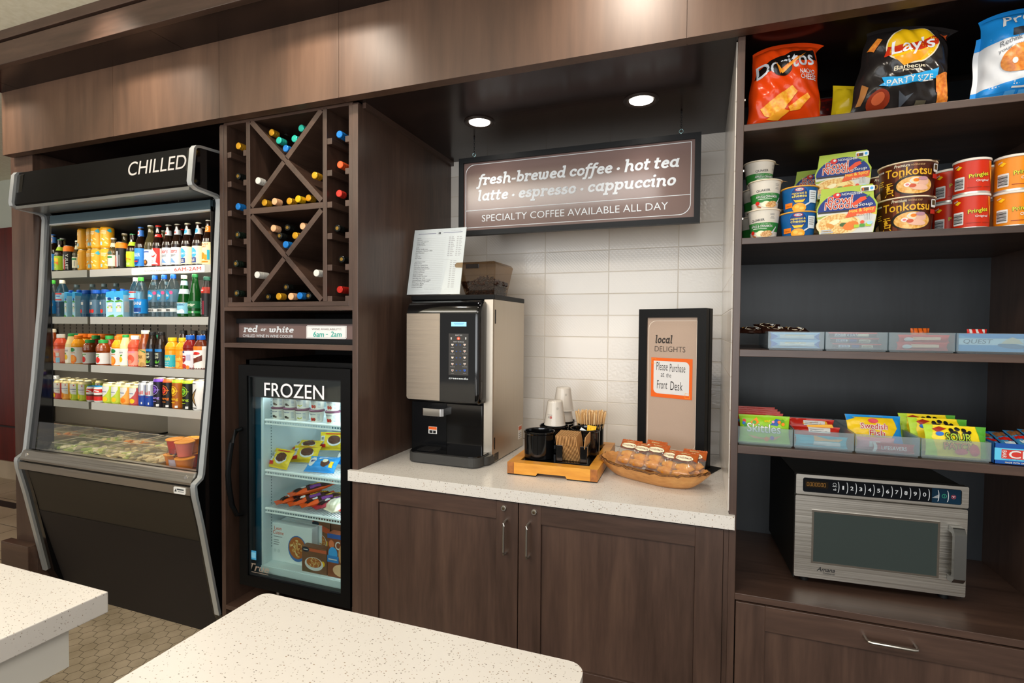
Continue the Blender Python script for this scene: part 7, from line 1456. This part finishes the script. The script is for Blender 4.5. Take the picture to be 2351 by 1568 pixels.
for k, (x, lab) in enumerate(((.655, 'orange twist pack ends poking above the third upper bin'), (.80, 'red and white twist pack ends poking above the last upper bin'))):
    pouch('twist_pack', lab, 'sweets', (x, 1.99, ZUI), .05, .062 if k else .064, .02, (0, 0, 0), mat('#d9641c', .4) if k == 0 else RED, [(R(-.02+.016*i, .05, .006, .012), W_) for i in range(3)] if k else [(R(-.02+.012*i, .05, .003, .014), mat('#8a3a10', .4)) for i in range(4)], None, .003, (8, 6), .001)
SKG = mat('#86b81e', .3); SKR = mat('#a32417', .3)
skp = lambda bg: [(P((-.042, .062), (-.022, .078), (-.016, .062), (-.03, .052)), ORG), (P((.018, .056), (.034, .076), (.048, .074), (.040, .054)), mat('#1f4f9a', .4)), *OT('Skittles', -.053, .031, .102, .0275, mat('#5a7a3a', .4), W_, .0009, 0, -.02), (E(-.06, .066, .005, .005), RED), (E(-.062, .058, .005, .005), BLUE), (E(-.058, .052, .005, .005), DGR), (E(-.03, .062, .006, .006), GRN), (E(.044, .066, .005, .005), ORG), (E(.054, .070, .005, .005), GRN), (E(.056, .060, .005, .005), ORG), (E(.026, .066, .004, .004), PNK), (P((-.05, .022), (.0, .014), (.05, .024), (.03, .010), (-.03, .012)), mat('#d88a5a', .4)), (E(.006, .012, .007, .007), ORG), (E(.022, .016, .006, .006), PUR), (T('sour', .000, .064, .018, .007, .02), YEL)]
pouch('sour_sweet_pack', 'lime green sour Skittles pack standing at the front of its bin', 'sweets', (.196, 1.806, ZLI), .148, .086, .016, (-.22, 0, .02), SKG, skp(0), None, .006, (14, 9), .0008)
for k in range(4): pouch('fruit_sweet_pack', 'dark red fruit sweet pack behind the lime pack, %s from the front' % ORD[k], 'sweets', (.186-.003*k, 1.850+.034*k, ZLI), .14, .088+.0015*k, .014, (-.22, 0, .03*k-.03), SKR, skp(1), 'dark red fruit sweet packs in the lower bin', .006, (12, 8), .0008)
pouch('sour_sweet_pack', 'lime green sweet pack end poking out right of red packs', 'sweets', (.236, 1.835, ZLI), .07, .082, .014, (-.25, .05, .05), SKG, [(E(0, .06, .008, .008), W_), (E(.012, .066, .005, .005), ORG)], None, .006, (8, 6), .0008)
pouch('teal_sweet_pack', 'teal sweet pack lying at the front of the second lower bin', 'sweets', (.352, 1.806, ZLI), .142, .034, .018, (0, 0, 0), mat('#22aec2', .35), [(P((-.02, .034), (.02, .026), (.06, .028), (.05, .020), (-.02, .020)), mat('#eab070', .4)), (R(-.022, .004, .075, .014), W_)], None, .004, (10, 6), .0008)
for k, (y, z_) in enumerate(((1.895, .036), (1.955, .05))): pouch('red_biscuit_pack', ('red and gold biscuit pack at the front of the second lower bin', 'red and gold biscuit pack with white panel behind the front one')[k], 'sweets', (.350-.004*k, y, ZLI), .146, z_+.012, .03, (-.12, 0, -.03), mat('#b8281c', .3), [(P((-.02, .05), (.05, .056), (.055, .046), (-.02, .044)), GLD), (R(-.018, .028+.012*k, .064, .016), W_), (R(-.014, .032+.012*k, .05, .002), GRAYT), (R(-.014, .037+.012*k, .04, .002), GRAYT)], 'red and gold biscuit packs', .005, (10, 6), .001)
pouch('fish_sweet_bag', 'yellow and blue Swedish Fish bag leaning in the third lower bin', 'sweets', (.512, 1.868, ZLI), .150, .100, .022, (-.42, 0, .05), mat('#e4bd1a', .28), [(P((.030, .0), (.075, .0), (.075, .1), (.052, .1), (.064, .06), (.045, .03)), mat('#1f84c9', .3)), (P((-.075, .1), (-.05, .088), (-.075, .08)), mat('#1f84c9', .3)), (R(-.075, .092, .15, .008), mat('#1f84c9', .3)), (E(-.002, .080, .014, .008), mat('#d8505a', .3)), *OT('Swedish', -.041, .053, .076, .018, W_, mat('#b5281c', .4), .0012, .1), *OT('Fish', -.019, .031, .044, .018, W_, mat('#b5281c', .4), .0012, .1)], None, .007, (12, 10), .001)
pouch('mint_roll', 'red mint roll with white lettering at the front of third lower bin', 'sweets', (.538, 1.806, ZLI), .105, .026, .022, (0, 0, 0), mat('#b5303c', .35), [(T('LIFESAVERS', -.034, .008, .066, .011, .03), W_), (R(-.052, .0, .008, .026), W_)], None, .003, (10, 6), .0005)
pouch('mint_roll', 'pale pink mint roll behind the red one in third lower bin', 'sweets', (.500, 1.832, ZLI), .10, .036, .022, (0, 0, .05), mat('#d8909a', .35), [(R(-.02, .01, .03, .016), W_)], None, .003, (8, 6), .0005)
SPY = mat('#e6cb1c', .28)
def sourpack(lab, x, y, h_, rz):
    return pouch('sour_kids_pack', lab, 'sweets', (x, y, ZLI), .148, h_, .018, (-.28, 0, rz), SPY, [(P((-.075, .0), (-.045, .0), (-.06, h_*.6), (-.05, h_), (-.075, h_)), LIME), (P((.075, .0), (.055, .0), (.06, h_*.5), (.05, h_), (.075, h_)), GRN), (P((-.056, h_-.012), (-.036, h_-.004), (-.02, h_-.010), (-.045, h_-.022)), mat('#a3301c', .4)), (E(-.040, h_-.026, .010, .006), BLUE), (E(-.01, h_-.014, .006, .006), BLKL), (E(.005, h_-.010, .006, .006), BLKL), (E(.02, h_-.013, .006, .006), BLKL), (E(.034, h_-.018, .005, .005), BLKL), (E(-.004, h_-.020, .01, .004), BLKL), (E(.026, h_-.021, .01, .004), BLKL),
        *OT('SOUR', -.027, h_-.045, .062, .022, BLKL, LIME, .0014), *OT('PATCH', -.033, h_-.069, .072, .019, mat('#4a3a10', .4), mat('#e2761c', .4), .0012), (E(.008, .014, .016, .008), mat('#d8485a', .4)), (E(.04, .02, .012, .016), mat('#d83a4a', .4))], 'yellow sour sweet packs in the last lower bin', .007, (14, 10), .001)
sourpack('yellow and green sour sweet pack at the front of the last lower bin', .690, 1.808, .088, .02); sourpack('yellow and green sour sweet pack second from the front', .672, 1.868, .098, .05); sourpack('yellow and green sour sweet pack third from the front', .664, 1.920, .102, .05)
pouch('sour_kids_pack', 'lime green sweet pack ends sticking up at the right of the last bin', 'sweets', (.728, 1.885, ZLI), .045, .082, .014, (-.3, .2, .1), LIME, [], None, .005, (6, 6), .0015)
cbx = thing('energy_bar_box', 'blue open display box with red CLIF panel at the right of bins', 'snack box', (.842, 1.87, ZL), 0)
m = MB(); CB1 = mat('#174f9c', .4); CB2 = mat('#5cbfe2', .4); w_, d_ = .077, .085
m.box(-w_, w_, -d_, -d_+.0015, 0, .058, CB1).box(-w_, -w_+.0015, -d_, d_, 0, .060, CB1).box(w_-.0015, w_, -d_, d_, 0, .060, CB1).box(-w_, w_, d_-.0015, d_, 0, .062, CB1).box(-w_, w_, -d_, d_, 0, .002, CB1)
f = front(-d_)
for i, (sh, pm) in enumerate(((R(-w_, .012, 2*w_, .033), CB2), (R(-.062, .0165, .125, .025), mat('#c8372c', .4)), (T('CLIF', -.046, .0185, .075, .021, .035), W_), (TV('BAR', -.060, .0185, .009, .020, .03, False), W_), (T('CHOCOLATE', -.0, .049, .05, .006, .02), W_), (T('11g PROTEIN | NON GMO', -.052, .0135, .06, .0025), NAVY), (T('MADE WITH ORGANIC ROLLED OATS', -.054, .0045, .10, .004, .006), CRM))): m.deco(sh, pm, f, .0004+.0002*i)
ob('carton', m, cbx)
for k in range(4): pouch('energy_bar', 'blue and brown wrapped energy bar in the open box, %s from the left' % ORD[k], 'sweets', (.790+.034*k, 1.815, ZL+.030+.006*k), .034, .13, .016, (-1.35, 0, -.06), mat('#3f8fc2', .3), [(R(-.015, .05, .03, .02), RED), (P((-.016, .075), (.016, .085), (.016, .12), (-.016, .11)), mat('#8a5a34', .4)), (R(-.012, .02, .024, .02), mat('#c9dce2', .4))], 'energy bars in the blue box', .008, (6, 10), .001)
